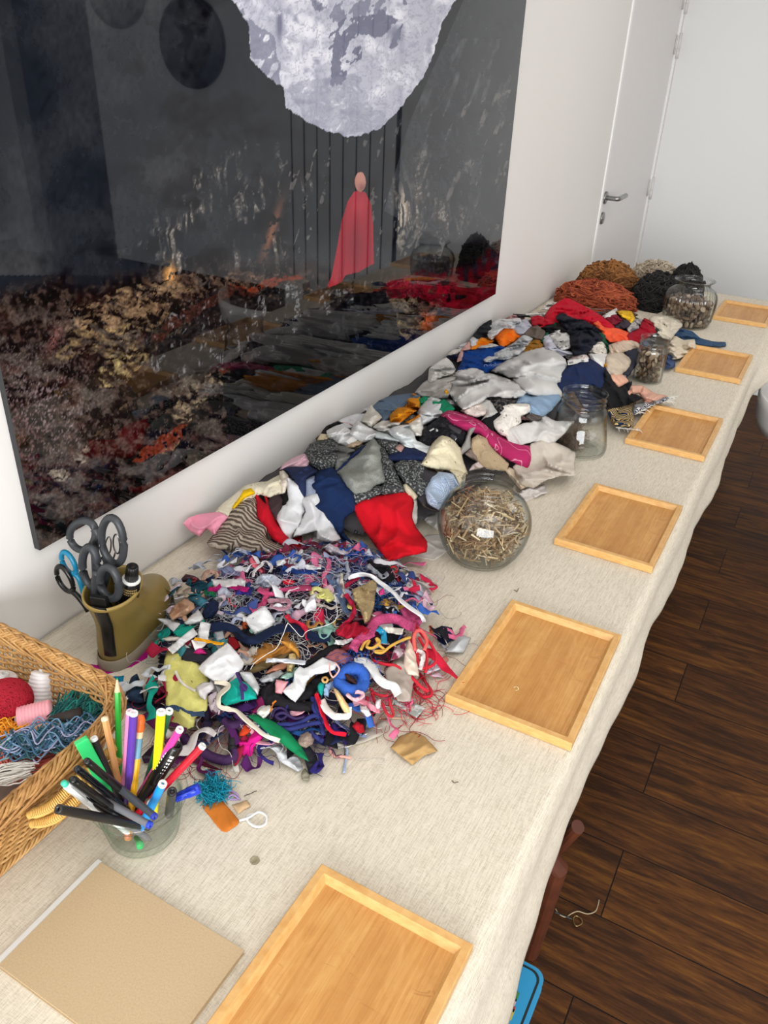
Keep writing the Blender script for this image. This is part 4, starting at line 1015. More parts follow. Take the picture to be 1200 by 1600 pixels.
# ================================================================ WICKER BASKET
bk = thing('wicker_basket', 'honey-brown wicker basket full of threads, near the wall at the left edge', 'basket', (.18, .26, .0015))
def rrect(x0, x1, y0, y1, r, n):
    pts = []
    seg = [((x1-r, y0+r), -90, (x1, y0+r), (x1, y1-r)), ((x1-r, y1-r), 0, (x1-r, y1), (x0+r, y1)), ((x0+r, y1-r), 90, (x0, y1-r), (x0, y0+r)), ((x0+r, y0+r), 180, (x0+r, y0), (x1-r, y0))]
    for (cx, cy), a0, p, q in seg:
        for k in range(10): a = math.radians(a0+9*k); pts.append((cx+r*math.cos(a), cy+r*math.sin(a)))
        pts.append(p); pts.append(q)
    P = np.array(pts+[pts[0]]); d = np.r_[0, np.cumsum(np.hypot(*np.diff(P, axis=0).T))]
    s = np.linspace(0, d[-1], n, endpoint=False)
    return np.stack([np.interp(s, d, P[:, 0]), np.interp(s, d, P[:, 1])], -1), d[-1]
def bask(z, n):
    k = z/.125; return rrect(.035-.025*k, .296+.036*k, .02-.03*k, .482+.034*k, .065, n)
NSt = 76; NP = NSt*6
t = NT('wicker'); g1 = t.noise(120, None, 3); g2 = t.noise(9, None, 3)
cc = t.ramp(t.math('ADD', t.math('MULTIPLY', g1, .4), t.math('MULTIPLY', g2, .6)), [(.35, lin('#9a6c3a')), (.5, lin('#bd8f55')), (.65, lin('#d6ad72'))])
t.base(cc); t.rough(.45); t.bump(g1, .2, .0005); m_wick = t.m
b = MB(); rows = 26
for rw in range(rows):
    z = .005+rw*.0043; P, per = bask(z, NP); nx = np.roll(P, -1, 0)-np.roll(P, 1, 0); nx /= np.linalg.norm(nx, axis=1)[:, None]; N = np.stack([nx[:, 1], -nx[:, 0]], -1)
    ph = np.arange(NP)/6*math.pi+(rw % 2)*math.pi; off = .0021*np.cos(ph)
    Q = np.concatenate([P+N*off[:, None], np.full((NP, 1), z)+.0004*np.sin(np.arange(NP)*.3+rw)[:, None]], 1); b.tube(Q, .0019, 5, True)
b.build('woven_wall', m_wick, bk)
b = MB(); P0, _ = bask(.0, NSt); P1, _ = bask(.12, NSt)
for k in range(NSt): b.tube([(*P0[k], .002), (*P1[k], .118)], .0019, 5)
b.build('stakes', m_wick, bk)
b = MB(); P0, _ = bask(0, 60); b.add([(p[0], p[1], .0015) for p in P0]+[(p[0], p[1], .006) for p in P0], [tuple(range(60))[::-1], tuple(range(60, 120))]+[(i, (i+1) % 60, 60+(i+1) % 60, 60+i) for i in range(60)]); b.build('base', m_wick, bk)
b = MB(); NR = 420; P1, per = bask(.122, NR); nx = np.roll(P1, -1, 0)-np.roll(P1, 1, 0); nx /= np.linalg.norm(nx, axis=1)[:, None]; N = np.stack([nx[:, 1], -nx[:, 0]], -1)
s = np.arange(NR)/NR
for k in range(9):
    ph = 2*math.pi*(s*26+k/9); rr = .0075+.0012*math.sin(k*2.1)
    b.tube(np.concatenate([P1+N*(rr*np.cos(ph))[:, None], (.1215+rr*.75*np.sin(ph))[:, None]], 1), .0021, 6, True)
b.build('braided_rim', m_wick, bk)
b = MB()     # sloping border reeds below the rim, outside and inside
for sgn in (1, -1):
    for k in range(0, NR, 7):
        m_ = (k+16) % NR; m2 = (k+30) % NR
        Q = [np.append(P1[k]+N[k]*(.004*sgn), .104), np.append(P1[(k+8) % NR]+N[(k+8) % NR]*(.0085*sgn), .110), np.append(P1[m_]+N[m_]*(.0095*sgn), .119), np.append(P1[m2]+N[m2]*.001*sgn, .131)]
        b.tube(catmull(Q, 3), .0018, 5)
b.build('border_reeds', m_wick, bk)
# base braid outside the foot
b = MB(); P2, _ = bask(.006, NR)
for k in range(5):
    ph = 2*math.pi*(s*34+k/5); b.tube(np.concatenate([P2+N*(.0045+.0035*np.cos(ph))[:, None], (.0075+.0035*np.sin(ph))[:, None]], 1), .0018, 5, True)
b.build('foot_braid', m_wick, bk)
# wrapped twin handle on the side facing the tray row
hd = MB()
for dz, dx in ((.098, .026), (.083, .032)):
    Q = catmull([(.326, .345, dz-.018), (.326+dx*.8, .358, dz-.006), (.326+dx, .385, dz+.002), (.326+dx, .425, dz+.004), (.326+dx*.8, .452, dz-.002), (.326, .468, dz-.016)], 14)
    hd.tube(Q, .0052, 12)
    for k in range(4, len(Q)-4):
        T_ = Q[k+1]-Q[k-1]; T_ /= np.linalg.norm(T_); A_ = np.cross(T_, [0, 0, 1]); A_ /= np.linalg.norm(A_); B_ = np.cross(A_, T_)
        hd.tube([Q[k]+.0056*(math.cos(a)*A_+math.sin(a)*B_)+T_*.0006*a for a in np.linspace(0, 2*math.pi, 12, endpoint=False)], .00105, 4, True)
hd.build('handle', plain('wrapped_cane', '#dcae5e', .4, var=.15, sc=60), bk)
# ---- contents
fillm = plain('basket_filling', '#5b4a44', .95, var=.4, sc=20)
b = MB(); Pf, _ = rrect(.05, .283, .04, .455, .05, 60); b.add([(p[0], p[1], .007) for p in Pf]+[(p[0], p[1], .036) for p in Pf], [tuple(range(60))[::-1], tuple(range(60, 120))]+[(i, (i+1) % 60, 60+(i+1) % 60, 60+i) for i in range(60)])
o = b.build('folded_cloth', fab('#7c6a60'), smooth=False); tagit(o, 'dull brown folded cloth lining the bottom of the wicker basket', 'cloth')
def spool(label, A, B, r0, r1, hexc, core='#cfcfca'):
    A, B = np.array(A), np.array(B); ax = B-A; L = np.linalg.norm(ax); o = thing('thread_spool', label, 'spool', tuple(A))
    b = MB(); pf_ = [(0, L*.02), (r0*.9, L*.02), (r0, L*.08)]
    for k in range(1, 40): kk = k/40; pf_.append((r0+(r1-r0)*kk+.0005*math.sin(kk*60), L*(.08+.84*kk)))
    pf_ += [(r1*.85, L*.93), (0, L*.93)]; b.lathe(pf_, A, 36, axis=ax/L); b.build('wound_thread', plain('thread'+hexc[1:], hexc, .6, var=.06, sc=200), o)
    b = MB(); b.lathe([(r1*.30, L*.9), (r1*.36, L*.93), (r1*.36, L*1.0), (r1*.22, L*1.0), (r1*.22, L*.9)], A, 24, axis=ax/L); b.build('core', plain('core'+core[1:], core, .5), o)
    b = MB(); b.lathe([(r0*.6, -L*.01), (r0*.75, 0), (r0*.75, L*.05), (r0*.3, L*.05), (r0*.3, -L*.01)], A, 24, axis=ax/L); b.build('base_flange', plain('core'+core[1:], core, .5), o)
spool('white thread cone leaning upright against the far side of the basket', onz(60, 1110, .045), onz(48, 1058, .095)+(-.0, .02, 0), .021, .014, '#e9e6e6')
spool('white thread cone cut off by the left photo edge in the basket', onz(0, 1100, .045), onz(8, 1052, .09), .022, .016, '#e4e1e2')
spool('pink thread spool lying on its side in the basket', onz(84, 1115, .078), onz(24, 1128, .078), .019, .018, '#e9a0aa', '#a8a0a0')
def yarnball(name, label, cat, c, R, hexc, n=150, r=.0013, sq=.9, seed=1, core=True, parent=None):
    rg = np.random.default_rng(seed); o = thing(name, label, cat, (c[0], c[1], c[2]-R*sq))
    bm = MB(); th = np.linspace(0, math.pi, 14); pf_ = [(R*.97*math.sin(a), -R*.97*sq*math.cos(a)) for a in th]; bm.lathe(pf_, c, 32); bm.build('core', plain('yarn'+hexc[1:], hexc, .85, var=.15, sc=150), o)
    b = MB()
    for k in range(n):
        ax = rg.normal(size=3); ax[2] *= .6; ax /= np.linalg.norm(ax); u = np.cross(ax, [.1, .2, 1]); u /= np.linalg.norm(u); v = np.cross(ax, u); off = rg.uniform(-.35, .35)
        a = np.linspace(0, 2*math.pi, 26, endpoint=False); rr = R*math.sqrt(1-off*off)
        P = rr*(np.cos(a)[:, None]*u+np.sin(a)[:, None]*v)+ax*off*R; P[:, 2] *= sq; b.tube(np.array(c)+P, r, 4, True)
    b.build('yarn_strands', plain('yarn'+hexc[1:], hexc, .85, var=.15, sc=150), o)
yarnball('yarn_ball', 'deep red ball of yarn in the basket', 'yarn', onz(12, 1095, .085), .031, '#a80f28', 110, .0007, seed=4)
def skein(name, label, c, rx, ry, ang, hexcs, n, seed, r=.0011, hgt=.012, waves=3, cat='thread', closed=False, jit=.3, kind='stuff', z0=.004):
    """many loose loops of thread laid roughly along one direction"""
    rg = np.random.default_rng(seed); b = MB(); ca, sa = math.cos(ang), math.sin(ang)
    for k in range(n):
        m_ = 9; tt_ = np.linspace(-1, 1, m_); w0 = rg.uniform(-.8, .8); amp = rg.uniform(.1, .4)*jit*2; ph = rg.uniform(0, 6.28)
        u = tt_*rx*rg.uniform(.7, 1.05)+rg.normal()*rx*.1; v = (w0*np.sqrt(np.clip(1-(tt_*.8)**2, .05, 1))+amp*np.sin(tt_*waves+ph)+rg.normal(size=m_)*.06*jit*3)*ry
        z = c[2]+hgt*rg.uniform(.0, 1)*np.sqrt(np.clip(1-(w0*.8)**2, .1, 1))*np.sqrt(np.clip(1-(tt_*.75)**2, .1, 1))+rg.normal(size=m_)*.001
        P = np.stack([c[0]+u*ca-v*sa, c[1]+u*sa+v*ca, np.maximum(z, z0)], -1)
        b.tube(catmull(P, 4), r, 4, mi=int(rg.integers(len(hexcs))))
    o = b.build(name, [plain('skein'+h[1:], h, .8, var=.12, sc=100) for h in hexcs]); return tagit(o, label, cat, kind=kind)
skein('thread_skein', 'orange-yellow skein of thread in the basket at the left photo edge', onz(10, 1150, .075), .034, .022, .6, ['#e8951c', '#d87f12', '#f0aa30'], 60, 5, waves=5, jit=.8)
skein('thread_skein', 'coral pink skein of thread curving along the basket front', onz(20, 1185, .072), .04, .016, -.6, ['#e2776a', '#d9685c', '#ec8a7c'], 46, 6)
skein('thread_skein', 'coral strands under the blue threads by the basket rim', onz(75, 1192, .066), .062, .012, .95, ['#e2776a', '#c9564d'], 34, 7)
skein('thread_skein', 'white wool skein tied in a bundle at the basket front left', onz(8, 1215, .082), .030, .019, .9, ['#dcd7cf', '#cfc9bf', '#e6e2da'], 60, 8, waves=1, jit=.2)
skein('thread_tangle', 'blue and lilac tangled embroidery threads in the middle of the basket', onz(85, 1155, .090), .058, .024, .75, ['#3e6786', '#6d92b0', '#1d4356', '#a7a8c8', '#2d5b60'], 60, 9, waves=7, jit=1.1)
skein('thread_tangle', 'teal green tangled threads in the far right corner of the basket', onz(125, 1118, .082), .034, .026, .4, ['#12655f', '#1a7f76', '#0f4c4c'], 70, 10, waves=8, jit=1.2)
skein('thread_tangle', 'pale green loose threads across the basket front', onz(40, 1170, .088), .05, .018, .7, ['#7fae9a', '#9cc4b0'], 3, 12, waves=3, jit=.9)
p = onz(103, 1122, .092); b = MB(); b.tube([p+(-.014, -.012, -.004), p, p+(.014, .014, .004)], [.008, .009, .008], 10); o = b.build('thread_card', plain('dark_brown_card', '#2a201c', .7, var=.2)); tagit(o, 'dark brown wound thread bundle between the pink spool and teal threads', 'thread bundle')
p = onz(66, 1140, .087); b = MB(); b.tube([p+(-.016, -.01, 0), p, p+(.018, .012, .002)], [.006, .0075, .006], 8); o = b.build('thread_bobbin', plain('peach_wood', '#d8a382', .6)); tagit(o, 'peach coloured small bobbin under the blue threads in the basket', 'bobbin')

# ================================================================ THE HEAPS OF CLOTH
front = np.array([(.93, .02), (.97, .06), (1.02, .18), (1.10, .25), (1.15, .39), (1.24, .42), (1.52, .46), (1.66, .53), (1.80, .51), (1.97, .55), (2.25, .57), (2.34, .51), (2.50, .53), (2.65, .55), (2.80, .54), (2.92, .50), (3.02, .36)])
def H2(x, y):
    xf = np.interp(y, front[:, 0], front[:, 1]); h0 = np.interp(y, [.93, 1.05, 1.25, 1.6, 2.0, 2.5, 2.85, 3.0, 3.05], [0, .045, .085, .10, .105, .10, .075, .02, 0])
    d = np.clip((xf-x)/.17, 0, 1); s = np.sin(d*math.pi/2)**.8; far = np.clip((xf-x-.17)/.3, 0, 1)
    return h0*s*(1-.5*far)+.012*s*(h0 > .02)*(fbm(x*14, y*14, 91, 2)-.5)*2
def H1(x, y):
    u = (x-.335)/.255; v = (y-.825)/.285; a = .35; u2 = u*math.cos(a)-v*math.sin(a); v2 = u*math.sin(a)+v*math.cos(a)
    r = np.sqrt(u2*u2+v2*v2); s = np.clip(1-r**2.4, 0, 1)
    return .046*s**.8+.010*s*(fbm(x*28, y*28, 93, 3)-.5)*2*(s > 0)
def H0(x, y): return 0*x
def drape(p, off, H):
    p = np.asarray(p, float).reshape(-1, 2); off = np.broadcast_to(np.asarray(off, float), (len(p),))
    D = FW[None]+RT[None]*((p[:, :1]-600)/FPX)-UP[None]*((p[:, 1:]-800)/FPX)
    t0 = (.26-CAM[2])/D[:, 2]; t1 = (.0-CAM[2])/D[:, 2]; lo = t0.copy(); hi = t1.copy(); found = np.zeros(len(p), bool)
    N = 60
    for k in range(1, N+1):
        t_ = t0+(t1-t0)*k/N; P = CAM+D*t_[:, None]; below = (P[:, 2] <= H(P[:, 0], P[:, 1])+off) & ~found
        hi = np.where(below, t_, hi); lo = np.where(below, t0+(t1-t0)*(k-1)/N, lo); found |= below
    for _ in range(14):
        m = (lo+hi)/2; P = CAM+D*m[:, None]; b_ = P[:, 2] <= H(P[:, 0], P[:, 1])+off; hi = np.where(b_ & found, m, hi); lo = np.where(~b_ & found, m, lo)
    P = CAM+D*hi[:, None]
    xl = .006+off*.35; w = P[:, 0] < xl
    tw = (xl-CAM[0])/D[:, 0]; Pw = CAM+D*tw[:, None]
    P[w] = Pw[w]; P[:, 2] = np.maximum(P[:, 2], .0022); return P
LAYER = [0.0]
def scrap(label, m, poly, off=None, bulge=.008, fold=.003, H=H2, name='fabric_scrap', cat='cloth', thick=.0014, rounded=1, group=None, wl=.035, seed=None, tuck=.15, grow=.07, fine=1):
    P = np.asarray(poly, float)
    if seed is None: seed = int(abs(P.sum()*7)) % 9973
    LAYER[0] += .00018
    if off is None: off = .003+LAYER[0]
    # outline, a little rounded and irregular
    A = 0.5*abs(np.dot(P[:, 0], np.roll(P[:, 1], 1))-np.dot(P[:, 1], np.roll(P[:, 0], 1)))
    P = P.mean(0)+(P-P.mean(0))*(1+grow)
    s = max(1.5, math.sqrt(A)/23)
    if rounded: O = catmull_soft(P, s)
    else:
        O = []
        for i in range(len(P)):
            a, b_ = P[i], P[(i+1) % len(P)]; k = max(1, int(np.hypot(*(b_-a))/s)); O += [a+(b_-a)*j/k for j in range(k)]
        O = np.array(O)
    rg = np.random.default_rng(seed); O = O+rg.normal(size=O.shape)*s*.07
    x0, y0 = O.min(0); x1, y1 = O.max(0)
    gx, gy = np.meshgrid(np.arange(x0, x1, s), np.arange(y0, y1, s*.87)); gx = gx+((np.arange(gx.shape[0]) % 2)*s/2)[:, None]
    g = np.stack([gx.ravel(), gy.ravel()], -1); g = g+rg.normal(size=g.shape)*s*.05
    ins = inpoly(g[:, 0], g[:, 1], O)
    g = g[ins]
    if len(g):
        dm = np.sqrt(((g[:, None]-O[None])**2).sum(-1)).min(1); g = g[dm > s*.55]
    pts = np.concatenate([O, g]) if len(g) else O
    n = len(O)
    vs, _, fs, _, _, _ = delaunay_2d_cdt([Vector(q) for q in pts], [], [list(range(n))], 1, 1e-5)
    Q = np.array([v[:] for v in vs]); d = np.sqrt(((Q[:, None]-O[None])**2).sum(-1)).min(1)
    R_ = math.sqrt(A)*.28; e = 1-np.exp(-d/(R_+1e-6)*2.4)
    W0 = drape(Q, off, H)
    wx, wy = W0[:, 0], W0[:, 1]; th = rg.uniform(0, math.pi)
    u = (wx*math.cos(th)+wy*math.sin(th))/wl; v = (-wx*math.sin(th)+wy*math.cos(th))/wl
    wq = fbm(u*.5+seed, v*.5, seed+9, 2)*2.2
    r1 = 1-np.abs(2*vnoise(u*1.1+wq+seed, v*.28+wq*.4, seed)-1); r2 = 1-np.abs(2*vnoise(u*.45-v*1.0+seed+wq, v*.5+u*.4, seed+5)-1)
    r3 = 1-np.abs(2*vnoise(u*2.6+wq*2, v*1.3+wq, seed+6)-1)
    f = fold*((r1**1.6-.4)*2.6+(r2**1.6-.4)*1.7+fine*((r3**1.5-.4)*.7+(fbm(wx/.012, wy/.012, seed, 2)-.5)*.35))
    el = (vnoise(np.arctan2(wy-wy.mean(), wx-wx.mean())*2.2+seed, 0*wx+seed, seed+8)-.45)*(1-e)*fold*2.6
    h = off*(1-tuck*(1-e))+bulge*.42*e+f*(.6+.7*e)*1.25+el
    W = drape(Q, np.maximum(h, .0012), H)
    # consistent upward facing
    F = []
    for t_ in fs:
        a, b_, c = [W[i] for i in t_[:3]]; nn = np.cross(b_-a, c-a)
        F.append(tuple(t_) if nn@(CAM-a) > 0 else tuple(t_)[::-1])
    o = sheet(name, W, F, thick, m); return tagit(o, label, cat, group)
def catmull_soft(P, s):
    """keeps corners but bows the sides slightly"""
    Q = []; K_ = len(P)
    for i in range(K_):
        a, b_ = P[i], P[(i+1) % K_]; L = np.hypot(*(b_-a)); k = max(2, int(L/s)); pa, pb = P[(i-1) % K_], P[(i+2) % K_]
        ta = (b_-pa); ta = ta/(np.hypot(*ta)+1e-6)*L*.45; tb = (pb-a); tb = tb/(np.hypot(*tb)+1e-6)*L*.45
        for j in range(k):
            t_ = j/k; h00 = 2*t_**3-3*t_**2+1; h10 = t_**3-2*t_**2+t_; h01 = -2*t_**3+3*t_**2; h11 = t_**3-t_**2
            c = h00*a+h10*ta+h01*b_+h11*tb; Q.append(.55*c+.45*(a+(b_-a)*t_))
    return np.array(Q)
def strip_poly(C, w):
    Q = catmull(np.asarray(C, float), 9); T_ = np.gradient(Q, axis=0); T_ /= np.linalg.norm(T_, axis=1)[:, None]+1e-9; N_ = np.stack([-T_[:, 1], T_[:, 0]], -1)
    ww = np.broadcast_to(w, (len(Q),))
    return Q+N_*ww[:, None]/2, Q-N_*ww[:, None]/2
def strip(label, m, C, w, off=None, H=H1, name='fabric_strip', cat='cloth strip', lift=.004, thick=.0012, group=None, tw=.5):
    LAYER[0] += .00018
    if off is None: off = .003+LAYER[0]
    A_, B_ = strip_poly(C, w); n = len(A_); rg = np.random.default_rng(int(np.sum(C)) % 9973)
    ph = rg.uniform(0, 6.28); s = np.linspace(0, 1, n); lf = lift*(.5+.5*np.sin(s*9+ph)); V = []
    cols = 5
    for k in range(cols):
        t_ = k/(cols-1); Q = A_*(1-t_)+B_*t_; hh = off+lf+.0035*(vnoise(s*13+ph, t_*1.6+0*s, 3)-.5)+tw*.016*(t_-.5)*np.sin(s*7+ph*2)+.0015*np.sin(s*23+ph+t_*3); V.append(drape(Q, np.maximum(hh, .0012), H))
    V = np.stack(V, 1).reshape(-1, 3); F = [(i*cols+k, (i+1)*cols+k, (i+1)*cols+k+1, i*cols+k+1) for i in range(n-1) for k in range(cols-1)]
    a, b_, c = V[F[0][0]], V[F[0][1]], V[F[0][2]]
    if np.cross(b_-a, c-a)@(CAM-a) < 0: F = [f_[::-1] for f_ in F]
    o = sheet(name, V, F, thick, m); return tagit(o, label, cat, group)
def cord(label, m, C, r, off=None, H=H1, name='cord', cat='cord', closed=False, lift=.003, twist=False, group=None):
    LAYER[0] += .00010
    if off is None: off = .004+LAYER[0]
    Q = catmull(np.asarray(C, float), 7, closed); s = np.linspace(0, 1, len(Q)); W = drape(Q, off+lift*(.5+.5*np.sin(s*11+len(Q))), H); W[:, 2] = np.maximum(W[:, 2], r+.0012)
    b = MB()
    if twist:
        Wd = catmull(W, 4); s = np.arange(len(Wd)); T_ = np.gradient(Wd, axis=0); T_ /= np.linalg.norm(T_, axis=1)[:, None]; S_ = np.cross(T_, [0, 0, 1.0]); S_ /= np.linalg.norm(S_, axis=1)[:, None]+1e-9; U_ = np.cross(S_, T_)
        for q in range(3):
            ph = s*.55+q*2.094; b.tube(Wd+(S_*np.cos(ph)[:, None]+U_*np.sin(ph)[:, None])*r*.5, r*.62, 6, closed)
    else: b.tube(W, r, 7, closed)
    o = b.build(name, m); return tagit(o, label, cat, group)
def T(ox, oy, sc): return lambda pts: [(ox+x/sc, oy+y/sc) for x, y in pts]

# ---- cores: older cloth layers lying under the visible pieces
def core(label, H, x0, x1, y0, y1, m, n, sub=.014, kz=.045):
    gx, gy = np.meshgrid(np.linspace(x0, x1, n), np.linspace(y0, y1, int(n*(y1-y0)/(x1-x0)))); r_, c_ = gx.shape
    z = H(gx, gy); zz_ = np.maximum(z-sub+.006*(fbm(gx*26, gy*26, 5, 3)-.5)*(z > .01), .0015)
    V = np.stack([gx, gy, zz_], -1).reshape(-1, 3); keep = (z > kz)
    F = [(i*c_+j, i*c_+j+1, (i+1)*c_+j+1, (i+1)*c_+j) for i in range(r_-1) for j in range(c_-1) if keep[i, j] or keep[i+1, j] or keep[i, j+1] or keep[i+1, j+1]]
    used = sorted({i for f_ in F for i in f_}); mp = {u: k for k, u in enumerate(used)}
    o = obj('cloth_layers', V[used], [tuple(mp[i] for i in f_) for f_ in F], m); tagit(o, label, 'cloth', kind='stuff'); solid(o, .001, -1)
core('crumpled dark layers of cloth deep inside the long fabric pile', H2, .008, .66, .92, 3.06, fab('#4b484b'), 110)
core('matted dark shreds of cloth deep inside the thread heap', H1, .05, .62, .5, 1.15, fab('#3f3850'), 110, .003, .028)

# ---- yarn piles at the far end
def yarnpile(name, label, c, rx, ry, h, hexcs, n, seed, r=.0022, z0=0.0):
    rg = np.random.default_rng(seed); b = MB(); nm = len(hexcs)
    g = np.linspace(0, math.pi/2, 7); b.lathe([(math.cos(a)*1, math.sin(a)) for a in g], (0, 0, 0), 32, 0)
    b.v[0] = b.v[0]*np.array([rx*.93, ry*.93, h*.9])+np.array([c[0], c[1], .001])
    for k in range(n):
        m_ = 8; a0 = rg.uniform(0, 6.28); el = math.asin(rg.uniform(.02, 1)); th = a0+np.cumsum(rg.normal(size=m_)*.35)+np.linspace(0, rg.uniform(-1.2, 1.2), m_); ee = np.clip(el+np.cumsum(rg.normal(size=m_)*.16), .0, 1.5)
        rr = 1+.07*rg.normal(size=m_)*.6+.03*np.sin(a0*3); P = np.stack([c[0]+rx*rr*np.cos(ee)*np.cos(th), c[1]+ry*rr*np.cos(ee)*np.sin(th), h*rr*np.sin(ee)+r+z0], -1); P[:, 2] = np.maximum(P[:, 2], r+.001); P[:, 0] = np.maximum(P[:, 0], .004+r)
        b.tube(catmull(P, 4), r, 5, mi=int(rg.integers(nm)))
    o = b.build(name, [plain('yarn'+q[1:], q, .9, var=.15, sc=120) for q in hexcs]); return tagit(o, label, 'yarn', kind='stuff')
yarnpile('yarn_heap', 'rust orange tangle of yarn by the wall at the far end', (.175, 3.13), .155, .10, .085, ['#a14a2c', '#b35a36', '#8c3d24'], 260, 21, r=.0031)
yarnpile('yarn_heap', 'ochre brown tangle of yarn behind the rust orange one', (.17, 3.31), .13, .08, .125, ['#84552a', '#9a6634', '#6f4522'], 190, 22, r=.0031)
yarnpile('yarn_heap', 'black tangle of yarn next to the ribbed glass jar', (.385, 3.24), .10, .09, .125, ['#1c1a1b', '#252222', '#141314'], 240, 23, r=.003)
yarnpile('yarn_heap', 'second lobe of black yarn behind the ribbed glass jar', (.46, 3.36), .075, .06, .145, ['#1c1a1b', '#252222'], 150, 24, r=.003)
yarnpile('yarn_heap', 'cream white tangle of yarn behind the black yarn', (.33, 3.42), .12, .07, .13, ['#b9ab98', '#c9bca8', '#a99a86'], 200, 25, r=.003)

# ---- the long pile: half-hidden pieces first, then the top layer back to front
rgh = np.random.default_rng(17); fillers = 0
cols_ = [('white', '#d6d4d1'), ('white', '#cfd0d2'), ('black', '#17171a'), ('navy', '#1c2540'), ('beige', '#b9a88f'), ('grey', '#8c8a88'), ('white', '#dedad2'), ('dark grey', '#3a383c'), ('dusty pink', '#c39a9a'), ('blue-grey', '#6d7c92'), ('brown', '#5a4438')]
while fillers < 84:
    y = rgh.uniform(1.0, 2.98); xf = np.interp(y, front[:, 0], front[:, 1]); x = rgh.uniform(.01, xf-.03)
    cn_, h_ = cols_[int(rgh.integers(len(cols_)))]; R0 = rgh.uniform(.035, .07); a0 = rgh.uniform(0, 6.28); nn_ = int(rgh.integers(4, 7))
    ring = [(x+R0*rgh.uniform(.7, 1.2)*math.cos(a0+2*math.pi*k/nn_), y+1.1*R0*rgh.uniform(.7, 1.2)*math.sin(a0+2*math.pi*k/nn_)) for k in range(nn_)]
    if any(q[0] > np.interp(q[1], front[:, 0], front[:, 1])-.012 for q in ring): continue
    pl = [tuple(pix(np.array([max(q[0], .008), q[1], float(H2(np.array([max(q[0], .008)]), np.array([q[1]]))[0])]))) for q in ring]
    part_ = 'near half' if y < 1.6 else ('middle' if y < 2.3 else 'far half')
    scrap('half-hidden crumpled %s cloth deep in the %s of the long pile' % (cn_, part_), fab(h_), pl, off=rgh.uniform(-.004, .004), bulge=.010, fold=.005, group='half-hidden %s cloths, %s of the long pile' % (cn_, part_)); fillers += 1
g1 = T(830, 400, 5.217); g2 = T(690, 480, 5.714); g3 = T(860, 480, 4.615); g4 = T(640, 560, 4.615); g5 = T(480, 600, 5.0); g6 = T(460, 660, 4.286); g7 = T(280, 700, 5.4545)
W_ = '#dcdad6'
def S(t_, label, m, pts, **k): return scrap(label, m, t_(pts), **k)
S(g1, 'small red felt piece by the wall left of the big red felt', fab('#b3142a'), [(0, 500), (60, 485), (112, 510), (95, 562), (10, 578)])
S(g1, 'large bright red felt piece peaking near the rust yarn', fab('#c5122c'), [(80, 578), (160, 430), (290, 345), (400, 400), (520, 462), (675, 585), (560, 590), (430, 560), (330, 545), (210, 540), (120, 585)], bulge=.02)
S(g1, 'white scrap behind the yellow cloth near the far yarn', fab('#e3e0dd'), [(582, 488), (690, 428), (712, 462), (640, 510), (600, 505)])
S(g1, 'maroon scrap between white and dark grey pieces at the far end', fab('#7a1a2c'), [(605, 500), (690, 478), (745, 520), (690, 560), (640, 545)])
S(g1, 'yellow cloth with a pattern near the far yarn', fab('#e6b92c', 'blot', '#c98f1e', 1.5), [(702, 450), (815, 452), (848, 520), (810, 545), (740, 500)])
S(g1, 'dark grey rolled strap below the yellow cloth', fab('#3c343c'), [(680, 575), (790, 512), (825, 560), (745, 600), (700, 598)], bulge=.014)
S(g1, 'pale printed cloth between the dark strap and the red bundle', fab('#b9b4ae', 'blot', '#7d7c80'), [(780, 590), (840, 515), (905, 520), (880, 590), (800, 630)])
S(g1, 'round bundle of dark red knit behind the tall shell jar', fab('#b1152b', 'speckle', '#8c1024'), [(785, 640), (870, 592), (920, 512), (990, 548), (1012, 622), (905, 690), (880, 708), (788, 690)], bulge=.024)
S(g3, 'dark green scrap behind the tall shell jar', fab('#25332c'), [(755, 140), (800, 145), (805, 185), (760, 180)])
S(g3, 'large rounded cream cloth leaning in front of the ribbed jar', fab('#d6ccba'), [(718, 85), (790, 45), (870, 15), (930, 45), (955, 95), (945, 135), (900, 185), (862, 232), (790, 200), (740, 130)], bulge=.035)
S(g3, 'slate blue denim strip trailing towards the ribbed jar tray', fab('#3f5b7a', 'denim', '#2c4260'), [(905, 165), (960, 160), (1030, 180), (1080, 222), (1160, 245), (1250, 250), (1255, 275), (1130, 275), (1040, 262), (950, 235), (900, 200)], H=H0, off=.004, bulge=.012)
S(g3, 'crumpled cream scrap touching the second farthest tray', fab('#ddd0bb'), [(850, 270), (905, 213), (960, 240), (1032, 235), (1042, 300), (940, 365), (880, 372), (845, 330)], H=H0, off=.012, bulge=.022, fold=.006)
S(g3, 'blue and white speckled cloth behind the tall shell jar', fab('#5c6f9a', 'speckle', '#2a3658'), [(835, 345), (890, 345), (897, 425), (820, 445)], H=H0, off=.008, bulge=.02)
S(g1, 'navy-black cloth draped across the middle of the far pile', fab('#1a1c28'), [(212, 515), (240, 462), (330, 500), (430, 530), (545, 600), (580, 690), (520, 720), (440, 795), (345, 800), (318, 700), (285, 610)], bulge=.03, fold=.006)
S(g1, 'black cloth peeping under the green band in the far pile', fab('#141416'), [(60, 600), (160, 560), (285, 590), (300, 620), (150, 640)])
S(g1, 'green band left of the black cloth in the far pile', fab('#1f6b4a'), [(75, 700), (120, 610), (165, 552), (205, 548), (185, 600), (130, 650), (100, 710)])
S(g1, 'dark green band right of the black cloth under the coral piece', fab('#1c4f3c'), [(535, 600), (605, 650), (638, 735), (620, 795), (585, 770), (560, 690)])
S(g1, 'bright coral cloth on top of the far pile', fab('#f0603c'), [(498, 540), (550, 527), (600, 578), (700, 590), (788, 622), (788, 692), (640, 697), (590, 640)], bulge=.02)
